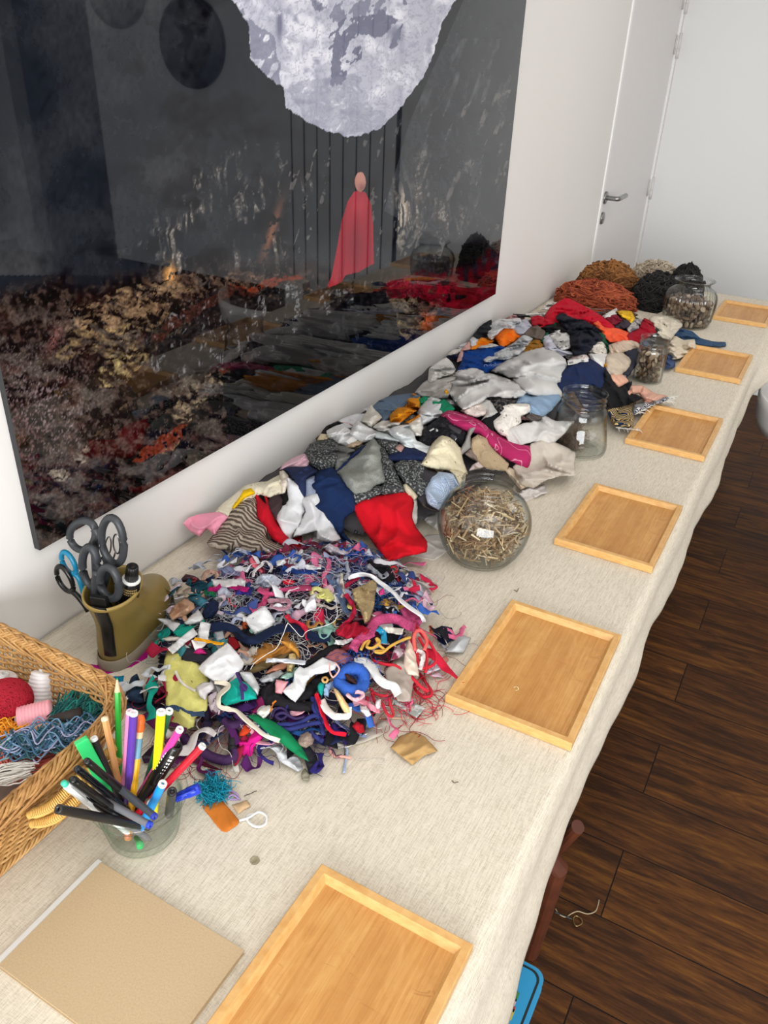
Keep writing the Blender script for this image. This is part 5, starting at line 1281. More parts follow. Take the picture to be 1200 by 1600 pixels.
S(g1, 'pale lilac-white jersey under the openwork white piece', fab('#cfd0dc'), [(98, 665), (150, 640), (215, 740), (345, 795), (215, 812), (112, 765)], bulge=.014)
S(g1, 'white openwork piece with large round holes', fab('#dedcd8', 'lace', '#1a1a1a', .35), [(140, 642), (200, 600), (275, 594), (322, 672), (322, 745), (245, 762), (180, 702)], bulge=.018)
S(g1, 'cream cloth with dark brown line print beside the green band', fab('#d9d2c6', 'swirl', '#30261f', 2.6), [(460, 770), (540, 684), (590, 690), (615, 795), (490, 800)], bulge=.014)
S(g1, 'taupe brown cloth at the left edge of the far pile', fab('#6f625a'), [(-75, 640), (-20, 585), (50, 565), (112, 620), (85, 685), (10, 672)], bulge=.014)
S(g3, 'pinkish beige crumpled cloth behind the sheer pouch', fab('#cdb8a4'), [(425, 275), (530, 238), (622, 243), (637, 292), (540, 325), (440, 335)], bulge=.018, fold=.006)
S(g3, 'dark slate cloth left of the tall shell jar', fab('#33333f'), [(535, 318), (632, 298), (640, 380), (610, 430), (565, 485), (525, 480), (575, 400)], bulge=.02)
S(g3, 'white cotton flap beside the navy denim', fab('#d9d7d3'), [(278, 338), (412, 338), (392, 400), (380, 432), (300, 385)])
S(g3, 'pale printed cloth with a red dot behind the woven label', fab('#d5ccc8', 'blot', '#b48a86', 2), [(130, 385), (190, 335), (240, 325), (275, 370), (180, 400)])
S(g3, 'sheer beige pouch with an orange band', fab('#d2c2ae', 'sheer'), [(400, 372), (430, 320), (480, 308), (585, 372), (575, 425), (485, 502), (405, 452)], bulge=.028)
S(g3, 'orange band inside the sheer beige pouch', fab('#d9972c'), [(385, 402), (430, 388), (468, 398), (450, 430), (392, 436)], off=.02)
S(g2, 'black shiny bag cloth against the wall', fab('#22252a'), [(280, 260), (350, 170), (440, 118), (438, 240), (345, 285)], bulge=.012)
S(g2, 'pink gauzy scrap against the wall in the long pile', fab('#d4a7a0'), [(140, 480), (175, 380), (245, 310), (258, 380), (205, 400), (190, 470)], bulge=.01)
S(g2, 'white crumpled sheet at the wall behind the orange square', fab('#d9dadb'), [(412, 230), (425, 160), (520, 105), (580, 110), (690, 102), (715, 150), (650, 200), (560, 190), (455, 290), (430, 270)], bulge=.03, fold=.007)
S(g2, 'grey-lilac smooth cloth by the wall', fab('#b9bac6'), [(640, 165), (745, 105), (802, 172), (732, 255), (690, 250), (620, 190)], bulge=.016)
S(g2, 'small white scrap left of the amber scrap by the wall', fab('#cfd0d4'), [(255, 290), (285, 260), (335, 282), (310, 345), (262, 355)])
S(g2, 'amber orange crumpled scrap by the wall', fab('#ec8a1c'), [(245, 388), (300, 320), (355, 272), (462, 300), (450, 330), (350, 365)], bulge=.016)
S(g2, 'white scraps just above the blue folded cloth', fab('#d4cfcb'), [(308, 372), (360, 340), (440, 322), (510, 348), (430, 366)])
S(g2, 'vivid orange square of cloth in the pile by the wall', fab('#fa7a1e'), [(448, 212), (530, 195), (612, 185), (702, 256), (610, 330), (530, 358), (490, 290)], bulge=.024)
blu = S(g2, 'royal blue folded cloth with a faint script name', fab('#0f3f8a'), [(190, 402), (300, 380), (545, 350), (600, 470), (500, 530), (400, 582), (300, 560), (145, 585), (190, 480)], bulge=.02)
S(g2, 'ochre corduroy scrap behind the sheer white cloths', fab('#a87628', 'stripe', '#946420', 3), [(728, 402), (760, 312), (850, 273), (907, 340), (880, 372)], bulge=.014)
S(g2, 'white crumpled cloth with blue specks lying over the blue cloth', fab('#dcdcda', 'blot', '#b9c2cc', 2.2), [(383, 465), (430, 425), (510, 395), (640, 320), (722, 253), (802, 288), (760, 350), (722, 402), (600, 470), (480, 482), (400, 487)], bulge=.02, fold=.006)
S(g3, 'navy denim piece with a white woven label', fab('#1f2c50', 'denim', '#161f3c'), [(55, 560), (115, 430), (200, 395), (272, 378), (330, 388), (402, 450), (405, 520), (440, 620), (300, 560), (120, 620)], bulge=.028)
lab = S(g3, 'narrow white woven label with dark letters on the navy denim', fab('#e2e0dc'), [(128, 382), (268, 362), (270, 396), (130, 412)], rounded=0, fold=.0006, bulge=.002, off=.034, tuck=0)
S(g3, 'black knitted cloth right of the squat open jar', fab('#121214', 'speckle', '#1c1c1f'), [(400, 455), (445, 505), (490, 582), (582, 538), (570, 610), (655, 650), (565, 692), (440, 725), (370, 640), (380, 560)], bulge=.028, fold=.006)
S(g3, 'small peach scrap with an orange tip beside the black knit', fab('#e0ab92'), [(430, 488), (520, 488), (562, 532), (490, 575)], bulge=.016)
S(g3, 'peach cloth spilling right from the black knit', fab('#dfae98'), [(568, 572), (662, 568), (755, 622), (835, 640), (800, 668), (680, 688), (640, 622), (552, 655)], bulge=.02, fold=.005, H=H2, off=.020)
S(g3, 'navy cloth with gold and beige stripes folded at the tray corner', fab('#1c2a48', 'stripe', '#c8ab6c', 1.9), [(418, 742), (480, 715), (610, 678), (600, 770), (590, 862), (460, 852)], H=H2, off=.020, bulge=.022)
S(g3, 'navy and white fringed cloth end lying over the tray corner', fab('#27365a', 'stripe', '#c9c6bf', 2.4), [(608, 702), (720, 672), (830, 648), (855, 662), (770, 700), (700, 722), (600, 778)], H=H2, off=.024, bulge=.014)
rgf = np.random.default_rng(3)
for lab_, p0, dd, cnt_, L_ in [('white fringe of the striped cloth, lower end by the squat jar tray', (470, 868), (170, 20), 26, (30, 22)), ('white fringe tuft at the far end of the striped cloth', (800, 700), (60, -50), 20, (60, 30)), ('white fringe along the middle of the striped cloth', (610, 775), (90, -50), 18, (60, 14))]:
    b = MB()
    for k in range(cnt_):
        q = np.array(p0)+np.array(dd)*rgf.uniform(); e = q+np.array(L_)*rgf.uniform(.5, 1)+rgf.normal(size=2)*8
        A_, B_ = drape(g3([tuple(q)]), .022+.008*rgf.uniform(), H0)[0], drape(g3([tuple(e)]), .004+.01*rgf.uniform()**2+.0145*(lab_[0:5] == 'white')*0, H0)[0]
        if 'far end' in lab_ or 'middle' in lab_: B_[2] = max(B_[2], .019)
        b.tube(catmull([A_, (A_+B_)/2+(0, 0, .004), B_], 3), .0009, 4)
    tagit(b.build('fringe', fab('#e6e3dc')), lab_, 'fringe', kind='stuff')
S(g4, 'white lumpy cotton piece leaning on the wall', fab('#dad8d3'), [(138, 155), (148, 72), (210, 25), (262, -2), (300, 30), (327, 82), (300, 118), (240, 130), (160, 170)], bulge=.028, fold=.006)
S(g4, 'grey sheer scrap lying against the wall', fab('#c4bfba', 'sheer'), [(45, 245), (100, 180), (165, 140), (335, 128), (300, 200), (270, 280), (170, 285), (90, 272)], bulge=.022)
S(g4, 'small amber bead-like scrap at the edge of the sheer white cloth', fab('#e0a02c'), [(248, 235), (268, 215), (285, 245), (278, 270), (255, 262)], bulge=.03)
S(g2, 'big sheer white organza sheet on top of the long pile', fab('#dddbd8', 'sheer'), [(468, 572), (560, 500), (700, 430), (800, 380), (905, 368), (1000, 405), (1085, 470), (1118, 582), (1045, 680), (1062, 785), (920, 790), (780, 762), (640, 640), (560, 600)], bulge=.045, fold=.0078, wl=.06, fine=.2)
S(g2, 'swirled sheer white organza left of the big organza sheet', fab('#e2e0dd', 'sheer'), [(55, 695), (100, 620), (160, 575), (300, 548), (400, 590), (490, 612), (620, 660), (745, 742), (700, 800), (560, 815), (430, 800), (330, 860), (200, 900), (120, 820)], bulge=.042, fold=.0078, wl=.055, fine=.2)
S(g4, 'black patterned cloth glimpsed below the organza', fab('#1b1b1f', 'blot', '#56504c', 2.2), [(538, 285), (640, 265), (770, 290), (775, 325), (690, 385), (640, 392), (590, 330)], bulge=.012)
S(g4, 'light blue jeans piece behind the white lace', fab('#8ea6bf', 'denim', '#6f88a4'), [(768, 325), (828, 245), (880, 270), (970, 262), (1062, 258), (1085, 290), (1020, 370), (955, 418), (870, 405), (850, 335)], bulge=.02)
S(g4, 'black cloth glimpsed between the two white laces', fab('#141416'), [(520, 450), (600, 405), (672, 390), (650, 430), (612, 460), (606, 525), (560, 500)], bulge=.01)
S(g4, 'pinkish white lace bunch above the magenta roll', fab('#d9cbc2', 'lace', '#8e827a', 1.2), [(375, 378), (440, 318), (500, 318), (555, 375), (548, 405), (480, 425), (430, 410)], bulge=.02)
S(g4, 'thin sheer white flap beside the pinkish lace', fab('#d6d3ce', 'sheer'), [(420, 250), (560, 290), (640, 345), (630, 385), (560, 440), (520, 440), (552, 385), (470, 330)], bulge=.014)
S(g4, 'ivory lace bunch right of the magenta roll', fab('#e4ded5', 'lace', '#9a9088', 1.1), [(605, 445), (650, 400), (665, 350), (740, 332), (862, 334), (865, 390), (800, 420), (800, 460), (720, 520), (730, 565), (660, 545), (620, 500)], bulge=.026, fold=.005)
S(g4, 'green cloth peeping behind the white folded napkin', fab('#1c8a62'), [(65, 300), (110, 275), (160, 280), (250, 298), (318, 362), (262, 405), (230, 400), (120, 330), (75, 350)], bulge=.012)
S(g4, 'white folded napkin standing behind the black printed cloth', fab('#d7d9db'), [(60, 382), (110, 310), (152, 270), (247, 318), (240, 402), (160, 445), (85, 482)], bulge=.024)
S(g4, 'black cloth with white marks left of the magenta roll', fab('#1a1a1e', 'blot', '#2e2e34', 2), [(70, 590), (100, 520), (200, 440), (255, 400), (330, 470), (400, 530), (372, 622), (280, 575), (150, 620)], bulge=.016)
S(g4, 'dark grey flap leaning on the magenta roll', fab('#4b4a50'), [(270, 470), (300, 460), (375, 520), (368, 590), (330, 600), (275, 560)], bulge=.018)
for k, q in enumerate([[(135, 520), (160, 498), (190, 505), (150, 530)], [(186, 500), (205, 512), (203, 535), (188, 525)], [(318, 585), (372, 535), (378, 545), (335, 592)]]):
    S(g4, ['white torn fleck on the black cloth, leftmost', 'white torn fleck on the black cloth, middle one', 'thin white folded label on the dark grey flap'][k], fab('#d8d8d6'), q, bulge=.024)
S(g4, 'magenta terry roll with pale pink swirls', fab('#ad2a5e', 'swirl', '#d98aa6', 1.3), [(245, 425), (262, 395), (300, 378), (430, 418), (540, 468), (622, 540), (745, 602), (850, 628), (876, 690), (838, 785), (760, 750), (640, 690), (560, 610), (500, 550), (400, 525), (330, 490)], bulge=.045, fold=.003, wl=.06, thick=.003)
S(g4, 'grey-brown gauze scrap between the lace and the jeans', fab('#6f6460', 'speckle', '#4a4340'), [(840, 425), (880, 380), (920, 400), (990, 425), (900, 455)], bulge=.01)
S(g4, 'sheer white triangle pointing at the squat open jar', fab('#e0ddd9', 'sheer'), [(725, 595), (700, 540), (740, 500), (830, 470), (920, 450), (970, 420), (1040, 455), (1172, 460), (1100, 545), (1030, 605), (880, 600), (800, 620)], bulge=.026, fold=.006)
S(g4, 'sheer cream organza at the table side of the pile', fab('#d9cfc2', 'sheer'), [(760, 780), (850, 710), (880, 625), (960, 600), (1060, 620), (1182, 682), (1175, 760), (1185, 832), (1080, 845), (1000, 862), (900, 925), (790, 905)], bulge=.024, fold=.006, H=H2)
S(g4, 'beige cotton strips behind the neck of the straw jar', fab('#cdbba4'), [(690, 810), (720, 790), (770, 812), (830, 925), (800, 940), (740, 880)], bulge=.014)
S(g5, 'grey-blue denim at the wall behind the mustard piece', fab('#66788c', 'denim', '#4c5d72'), [(520, 178), (570, 130), (650, 98), (800, 78), (880, 95), (760, 180), (660, 240), (620, 290), (580, 290), (560, 230)], bulge=.018)
S(g5, 'mustard orange cloth folded open like a bowl', fab('#d88a16'), [(650, 242), (700, 190), (770, 140), (822, 80), (876, 112), (870, 190), (800, 245), (720, 302), (655, 292)], bulge=.02, fold=.007)
S(g5, 'mustard strip below the white napkin', fab('#c9862a'), [(760, 300), (820, 270), (875, 235), (880, 262), (840, 285), (790, 310)], bulge=.012)
S(g5, 'black band of cloth at the wall above the grey wool', fab('#121212'), [(112, 385), (150, 330), (235, 293), (272, 308), (180, 345), (165, 395)], bulge=.008)
S(g5, 'ivory pointed scrap standing at the wall', fab('#d8d3c8'), [(425, 290), (455, 235), (500, 165), (545, 215), (582, 262), (560, 290), (500, 335)], bulge=.02)
S(g5, 'white cotton scrap near the wall, leftmost of the white group', fab('#d9d8d7'), [(158, 368), (270, 312), (340, 370), (390, 432), (305, 492), (220, 460), (165, 430)], bulge=.02, fold=.005)
S(g5, 'white peaked cotton scrap in the middle of the white group', fab('#e0e0e0'), [(335, 388), (365, 320), (395, 288), (480, 335), (555, 382), (500, 440), (420, 455)], bulge=.022)
S(g5, 'white linen strips right of the peaked white scrap', fab('#dddad4'), [(510, 335), (600, 285), (725, 300), (690, 350), (640, 392), (560, 370)], bulge=.018, fold=.005)
S(g5, 'silver-white satin cloth spreading from the satin roll', fab('#d4d8d8'), [(640, 372), (700, 330), (830, 330), (850, 440), (960, 480), (970, 520), (930, 545), (840, 500), (760, 490), (700, 440)], bulge=.022, fold=.006)
S(g5, 'ivory square scrap between the satin and the black cloth', fab('#dcd9d0'), [(790, 310), (882, 258), (905, 335), (890, 405), (840, 402)], bulge=.018)
S(g5, 'silver-white satin tube lying above the grey wool', fab('#cfd6d6'), [(520, 400), (535, 370), (580, 372), (722, 425), (718, 455), (690, 455), (540, 428)], bulge=.022, fold=.001)
S(g5, 'small cream tuft beside the left grey fleece', fab('#d8c9a8'), [(80, 438), (105, 392), (155, 385), (170, 432), (120, 455)], bulge=.014)
S(g5, 'beige scrap under the white cotton group', fab('#c4ad92'), [(300, 495), (370, 440), (430, 455), (400, 485), (340, 510)], bulge=.01)
fl_m = fab('#a6a8a5', 'boucle', '#3f4143', 1.2)
S(g6, 'navy cloth peeping above the right grey fleece', fab('#1b2647'), [(620, 225), (760, 168), (885, 208), (865, 262), (765, 262), (640, 262)], bulge=.02)
S(g6, 'curly grey fleece curl above the flat grey wool', fl_m, [(555, 122), (620, 112), (685, 130), (715, 190), (640, 215), (600, 180)], bulge=.02, thick=.004)
S(g6, 'pink-brown scrap beside the upper fleece curl', fab('#a8827c'), [(670, 170), (700, 145), (735, 165), (715, 205)], bulge=.012)
S(g6, 'flat grey wool behind the left curly fleece', fab('#6b6b68', 'speckle', '#7d7d7a'), [(262, 200), (300, 158), (402, 188), (350, 260), (280, 335)], bulge=.016)
S(g6, 'curly grey fleece lump at the left, next to the wall', fl_m, [(76, 205), (110, 150), (180, 122), (260, 113), (300, 165), (298, 260), (240, 310), (170, 325), (105, 275)], bulge=.034, thick=.005)
S(g6, 'narrow navy strip along the grey wool edge', fab('#1c2a52'), [(272, 320), (330, 255), (400, 195), (485, 145), (470, 180), (380, 250), (300, 330)], bulge=.02)
S(g6, 'right curly grey fleece lump beside the cream crochet', fl_m, [(670, 290), (730, 250), (800, 235), (870, 290), (898, 350), (895, 440), (845, 497), (790, 450), (740, 400), (700, 350)], bulge=.036, thick=.005)
S(g6, 'cream canvas edge under the right fleece lump', fab('#c9bea4'), [(725, 420), (755, 410), (825, 490), (800, 520), (740, 460)], bulge=.010)
S(g6, 'curly grey fleece band below the flat grey wool', fl_m, [(385, 485), (480, 455), (560, 425), (600, 470), (520, 510), (425, 552), (400, 520)], bulge=.018, thick=.004)
S(g6, 'large flat grey wool piece in the middle of the pile', fab('#7f817b', 'speckle', '#999b94'), [(285, 335), (360, 270), (440, 190), (520, 118), (575, 160), (585, 260), (600, 330), (605, 400), (545, 418), (485, 472), (400, 472), (335, 400)], bulge=.034, thick=.004)
S(g6, 'curly grey fleece edge running down right of the flat wool', fl_m, [(560, 135), (600, 170), (650, 250), (700, 370), (735, 462), (660, 470), (585, 478), (570, 440), (600, 400), (585, 300), (575, 220)], bulge=.028, thick=.005)
S(g7, 'cream lace cloth lying along the wall at the near pile end', fab('#d9d1bb', 'lace', '#a79c80', 1.1), [(325, 540), (380, 470), (440, 425), (560, 325), (640, 300), (740, 290), (840, 238), (880, 280), (862, 385), (770, 425), (690, 400), (600, 440), (480, 530), (420, 590)], bulge=.012)
S(g7, 'pale pink cotton at the wall above the navy scrap', fab('#d9b3be'), [(868, 180), (900, 130), (965, 88), (1070, 48), (1110, 110), (1090, 165), (960, 170)], bulge=.018)
S(g7, 'cream strip hanging under the pale pink cotton', fab('#e0d6c6'), [(858, 205), (895, 195), (935, 240), (930, 310), (905, 380), (868, 385)], bulge=.018)
S(g7, 'bright yellow curled scrap behind the striped knit', fab('#e8bc14'), [(452, 505), (500, 430), (545, 362), (610, 342), (648, 392), (570, 430), (475, 522)], bulge=.022)
S(g7, 'black scrap beside the brown sleeve', fab('#101010'), [(862, 450), (915, 342), (945, 385), (935, 440), (890, 500)], bulge=.014)
S(g7, 'dark brown soft cloth behind the red pointed piece', fab('#3f3032'), [(742, 480), (785, 420), (845, 402), (885, 445), (870, 540), (830, 620), (775, 545)], bulge=.022)
S(g7, 'pink felt piece curling up at the wall, nearest end of the pile', fab('#ee9db4'), [(48, 645), (90, 598), (180, 568), (330, 550), (408, 590), (350, 660), (300, 738), (235, 690), (175, 748), (100, 705)], bulge=.020, fold=.004)
S(g7, 'beige and brown striped knit panel at the near end of the pile', fab('#b3a596', 'knit', '#5b4f46'), [(258, 800), (350, 690), (450, 550), (520, 455), (600, 425), (655, 425), (672, 590), (742, 685), (745, 765), (820, 800), (905, 820), (820, 918), (600, 880), (480, 855), (450, 878), (280, 835)], bulge=.030, thick=.004, fold=.003)
S(g7, 'red pointed felt piece over the striped knit', fab('#c01226'), [(650, 343), (668, 400), (740, 480), (720, 400), (750, 420), (790, 560), (842, 640), (942, 782), (900, 830), (790, 765), (742, 680), (672, 590)], bulge=.026, fold=.003)
S(g7, 'small red flap under the white shirt cloth', fab('#b81426'), [(900, 820), (945, 782), (1000, 760), (1042, 752), (1035, 838), (980, 860)], H=H0, off=.004, bulge=.014)
S(g6, 'white cotton end between pile and thread heap', fab('#d9d9da'), [(118, 790), (150, 722), (240, 690), (300, 760), (395, 800), (300, 850), (200, 850)], H=H0, off=.008, bulge=.016, fold=.005)
S(g7, 'dark navy folded cloth under the pale pink cotton', fab('#242c4c'), [(888, 182), (1000, 150), (1105, 148), (1182, 205), (1095, 290), (1072, 425), (1010, 360), (980, 285)], bulge=.024)
S(g7, 'grey-blue jersey scrap beside the long navy cloth', fab('#7f879c', 'speckle', '#8f97aa'), [(1082, 270), (1160, 235), (1200, 370), (1120, 415), (1075, 415)], bulge=.018)
S(g7, 'white shirt cloth hanging in soft folds left of the navy', fab('#d6d6d8'), [(918, 262), (985, 300), (1058, 345), (1062, 540), (1000, 680), (945, 768), (880, 690), (835, 600), (850, 530), (925, 450)], bulge=.028, fold=.007)
S(g6, 'white collar-like cloth spread beside the long navy cloth', fab('#d9d9db'), [(52, 520), (120, 485), (185, 470), (175, 540), (205, 600), (260, 700), (300, 770), (230, 800), (150, 770), (150, 722), (5, 755), (80, 600)], bulge=.022, fold=.005)
S(g6, 'long navy blue cotton drape in the near pile', fab('#16294f'), [(115, 405), (160, 340), (235, 298), (285, 345), (345, 420), (385, 480), (412, 575), (330, 640), (330, 730), (385, 795), (290, 742), (230, 650), (200, 600), (108, 560), (172, 528)], bulge=.034, fold=.006)
S(g6, 'small curly grey fleece ball below the big red felt corner', fl_m, [(322, 660), (345, 605), (400, 590), (450, 640), (482, 730), (430, 752), (380, 735), (330, 712)], bulge=.024, thick=.004, H=H0, off=.016)
S(g4, 'silver grey shiny scrap left of the beige lace', fab('#9c9894'), [(362, 665), (400, 590), (428, 505), (480, 490), (478, 512), (440, 560), (445, 640), (380, 690)], bulge=.018)
S(g4, 'beige lace piece behind the straw jar', fab('#b9a384', 'lace', '#7a6548', 1.1), [(445, 640), (455, 585), (495, 556), (560, 585), (605, 660), (705, 755), (690, 805), (560, 790), (500, 755), (450, 700)], bulge=.024)
S(g4, 'taupe bunched cloth beside the beige lace', fab('#8a7a70'), [(400, 690), (440, 655), (500, 690), (510, 750), (440, 720)], bulge=.014)
S(g4, 'pale pink and white scrap just behind the straw jar neck', fab('#e0cfcd'), [(430, 810), (455, 765), (500, 745), (530, 785), (470, 800)], bulge=.02)
S(g6, 'dark under-layer beside the gingham, right side of the pile', fab('#38363a'), [(800, 330), (880, 320), (950, 345), (890, 440), (880, 540), (830, 500), (890, 430)], bulge=.006)
S(g6, 'white cotton hem below the gingham piece', fab('#cdcac6'), [(800, 525), (850, 560), (900, 600), (985, 630), (955, 710), (880, 665), (830, 612)], H=H0, off=.012, bulge=.016)
S(g6, 'pale blue gingham cotton bundle behind the straw jar', fab('#ccd6e2', 'check', '#8ea6c8'), [(878, 450), (905, 390), (960, 338), (1060, 352), (1102, 425), (1040, 500), (975, 582), (895, 535)], bulge=.034, fold=.006)
cord('dark cord looped below the gingham bundle', plain('dark_cord', '#2a211e', .6), g6([(825, 480), (850, 530), (880, 565), (930, 585), (985, 590)]), .0028, H=H2, off=.03)
S(g4, 'cream crocheted doily piece standing up in the pile', fab('#ddd2b4', 'lace', '#857650', 1.1), [(88, 762), (130, 690), (172, 615), (235, 558), (305, 590), (360, 650), (380, 740), (408, 825), (330, 815), (260, 800), (180, 792)], bulge=.04, fold=.004)
S(g4, 'cream crochet tail hanging over the gingham', fab('#d9ccb0', 'lace', '#a89a7c', 1.2), [(285, 805), (350, 812), (402, 835), (392, 905), (350, 915), (320, 850)], bulge=.03)
S(g6, 'white paper-thin cloth lying flat beside the straw jar', fab('#cfcac2'), [(640, 890), (770, 880), (850, 800), (880, 762), (960, 758), (1020, 850), (930, 918), (800, 892)], H=H0, off=.0022, bulge=.003, fold=.001)
S(g6, 'large bright red felt piece hanging over the pile front', fab('#c30f1f'), [(410, 572), (480, 530), (600, 492), (700, 458), (768, 490), (794, 545), (782, 640), (805, 700), (878, 790), (872, 855), (760, 880), (630, 914), (560, 830), (480, 720)], bulge=.034, fold=.004, thick=.002)
T4 = T(640, 700, 2.727)
scrap('white twisted fabric scrap right of the straw jar', fab('#d3ccc8'), T4([(462, 190), (500, 172), (572, 158), (582, 188), (530, 210), (490, 228)]), H=H0, off=.006, bulge=.014, fold=.005)
# woven writing
def on_surface_text(body, size, m, p0, p1, off, H, host):
    a, b_ = drape([p0], off, H)[0], drape([p1], off, H)[0]; c = (a+b_)/2; X = b_-a; Nn = CAM-c; Y = np.cross(Nn, X)
    text_on('lettering', body, size, m, host, c, X, Y)
on_surface_text('Quiksilver', .014, plain('pale_script', '#7f93bd', .7), (755, 573), (785, 568), .036, H2, blu)
on_surface_text('IIIIIIII', .008, plain('dark_letter', '#22242e', .7), (889, 567.5), (896, 566), .0375, H2, lab)
on_surface_text('III II', .008, plain('dark_letter', '#22242e', .7), (907, 564.5), (914, 563.5), .0375, H2, lab)

# ================================================================ THE THREAD HEAP (near pile)
LAYER[0] = 0.0
A = T(230, 870, 5.4545); B_c = T(370, 840, 6.316); C_ = T(520, 840, 5.4545); D_ = T(230, 1020, 5.714); E_ = T(380, 1000, 6.667); F_ = T(520, 990, 5.4545)
hc = np.array([.335, .825])
def zone(px_, py_):
    if px_ < 340 and py_ < 1000: return ['#1c4a56', '#1b2748', '#c99f84', '#d8d5d8', '#b8bcc8', '#2f6f78', '#cbb9c4', '#e2e0e2']
    if px_ < 340 and py_ < 1090: return ['#1a9a86', '#dcdcdc', '#1c1e2c', '#c8cdd2', '#9e1f3c', '#3a7f86', '#e2dfda']
    if px_ < 400 and py_ >= 1090: return ['#241d33', '#4a1b52', '#8e1c38', '#2a3350', '#cfc7c6', '#5a1f4e']
    if px_ > 545 and py_ > 960: return ['#c11f38', '#d66a8c', '#1a1a1e', '#dedbd8', '#bdb2aa', '#d9a848', '#3a64b4', '#7e1830']
    if py_ > 1075: return ['#17171b', '#2a2362', '#4b1b58', '#dad8d6', '#2b5a9c', '#d9a0ae', '#1f2548']
    if py_ > 985: return ['#a8743a', '#c3b8ae', '#17171b', '#8b8f98', '#d8a68c', '#7fa79c', '#b6485c', '#dcdad8']
    if py_ < 905: return ['#3a5fae', '#dcdde4', '#6d2438', '#9aa3bd', '#2a3560', '#c8cad6', '#d66c92', '#1e2a56']
    return ['#dedfe6', '#d66c92', '#9ea6be', '#2c3966', '#b9bfd0', '#c42848', '#7c85a6', '#cfa7b8', '#3a4a80', '#e5e5ea']
names = {}
def cname(h):
    r, g, b_ = [int(h[i:i+2], 16) for i in (1, 3, 5)]; mx, mn = max(r, g, b_), min(r, g, b_)
    if mx-mn < 28: return 'black' if mx < 60 else ('white' if mn > 195 else 'grey')
    if mx == r: return 'pink' if (b_ > g+8 and r > 190) else ('crimson' if g < 80 and b_ < 90 else ('purple' if b_ > 60 and g < 50 else ('tan' if g > 100 else 'wine')))
    if mx == g: return 'green'
    return 'navy' if mx < 110 else ('blue' if b_-r > 60 else 'lilac')
def where(px_, py_):
    return ('near the boot' if px_ < 340 and py_ < 1010 else 'near the pens' if px_ < 400 and py_ > 1060 else 'on the tray side' if px_ > 545 else 'at the front' if py_ > 1060 else 'at the back' if py_ < 915 else 'in the middle')
rg = np.random.default_rng(41)
# frayed ribbons and shreds lying over one another
made = 0
def inheap(x, y): return H1(np.array([x]), np.array([y]))[0] > .004
while made < 285:
    a = rg.uniform(0, 6.28); r = math.sqrt(rg.uniform(0, 1))*1.05; x = hc[0]+.27*r*math.cos(a); y = hc[1]+.30*r*math.sin(a)
    if not inheap(x, y) or x > .56: continue
    pp_ = pix(np.array([x, y, H1(x, y)]))
    if (pp_[0] < 285 and pp_[1] < 975) or (pp_[0] < 262 and pp_[1] < 1060) or pp_[0] < 225: continue
    h = zone(*pp_)[int(rg.integers(len(zone(*pp_))))]
    n = 6; d = rg.uniform(0, 6.28); Lr = rg.uniform(.04, .095); w_ = rg.uniform(.006, .019); pts = [np.array([x, y])]
    for k in range(n-1): d += rg.normal()*.75; pts.append(pts[-1]+np.array([math.cos(d), math.sin(d)])*Lr/n)
    Q = catmull(np.array(pts), 5); T_ = np.gradient(Q, axis=0); T_ /= np.linalg.norm(T_, axis=1)[:, None]+1e-9; N_ = np.stack([-T_[:, 1], T_[:, 0]], -1)
    s = np.linspace(0, 1, len(Q)); off = rg.uniform(.003, .020); ph = rg.uniform(0, 6.28); V = []; cols = 4; wv = w_*(.75+.35*np.sin(s*5+ph))
    tilt = .6*np.sin(s*rg.uniform(3, 8)+ph)
    for k in range(cols):
        t_ = k/(cols-1)-.5; XY = Q+N_*(wv*t_*np.cos(tilt))[:, None]; z = H1(XY[:, 0], XY[:, 1])+off+np.abs(wv*np.sin(tilt))*.5+wv*t_*np.sin(tilt)+.004*np.sin(s*6+ph)**2
        V.append(np.concatenate([XY, np.maximum(z, .0025)[:, None]], 1))
    V = np.stack(V, 1).reshape(-1, 3); F = [(i*cols+k, (i+1)*cols+k, (i+1)*cols+k+1, i*cols+k+1) for i in range(len(Q)-1) for k in range(cols-1)]
    wh = where(*pp_); cn = cname(h)
    o = sheet('cloth_shred', V, F, .0009, fab(h)); tagit(o, 'small frayed %s cloth shred in the thread heap, %s' % (cn, wh), 'cloth shred', '%s shreds %s of the thread heap' % (cn, wh)); made += 1
# tangles of loose thread: nobody could count them
def threads(label, cx, cy, rx, ry, hexcs, n, seed, r=.0004, zr=(.004, .018), L=9, stp=.0085, curl=.8):
    rg = np.random.default_rng(seed); b = MB()
    for k in range(n):
        c0 = onz(max(cx+rg.normal()*rx*.5, 262), cy+rg.normal()*ry*.5, .04); d = rg.uniform(0, 6.28); c_ = rg.normal()*curl; p = c0[:2].copy(); P = []; off = rg.uniform(*zr)
        for j in range(L):
            P.append([p[0], p[1], 0]); c_ = .7*c_+rg.normal()*curl*.5; d += c_; p = p+np.array([math.cos(d), math.sin(d)])*stp
        P = catmull(np.array(P), 3); P[:, 2] = np.maximum(H1(P[:, 0], P[:, 1]), 0)+off+.003*np.sin(np.arange(len(P))*.5+k); P[:, 2] = np.maximum(P[:, 2], .0022)
        P[:, 2] = np.where(H1(P[:, 0], P[:, 1]) < .002, np.minimum(P[:, 2], .004+.002*rg.uniform()), P[:, 2]); P[:, 0] = np.maximum(P[:, 0], .01)
        b.tube(P, r*rg.uniform(.8, 1.3), 3, mi=int(rg.integers(len(hexcs))), cap=False)
    o = b.build('thread_tangle', [fab(h) for h in hexcs]); tagit(o, label, 'thread', kind='stuff')
threads('white and grey loose thread tangle in the middle of the thread heap', 470, 930, 170, 70, ['#e8e8ea', '#c9ccd6', '#a9b0c4', '#d9a0b8'], 260, 1, L=7, curl=1.1, r=.00035, zr=(.004, .024))
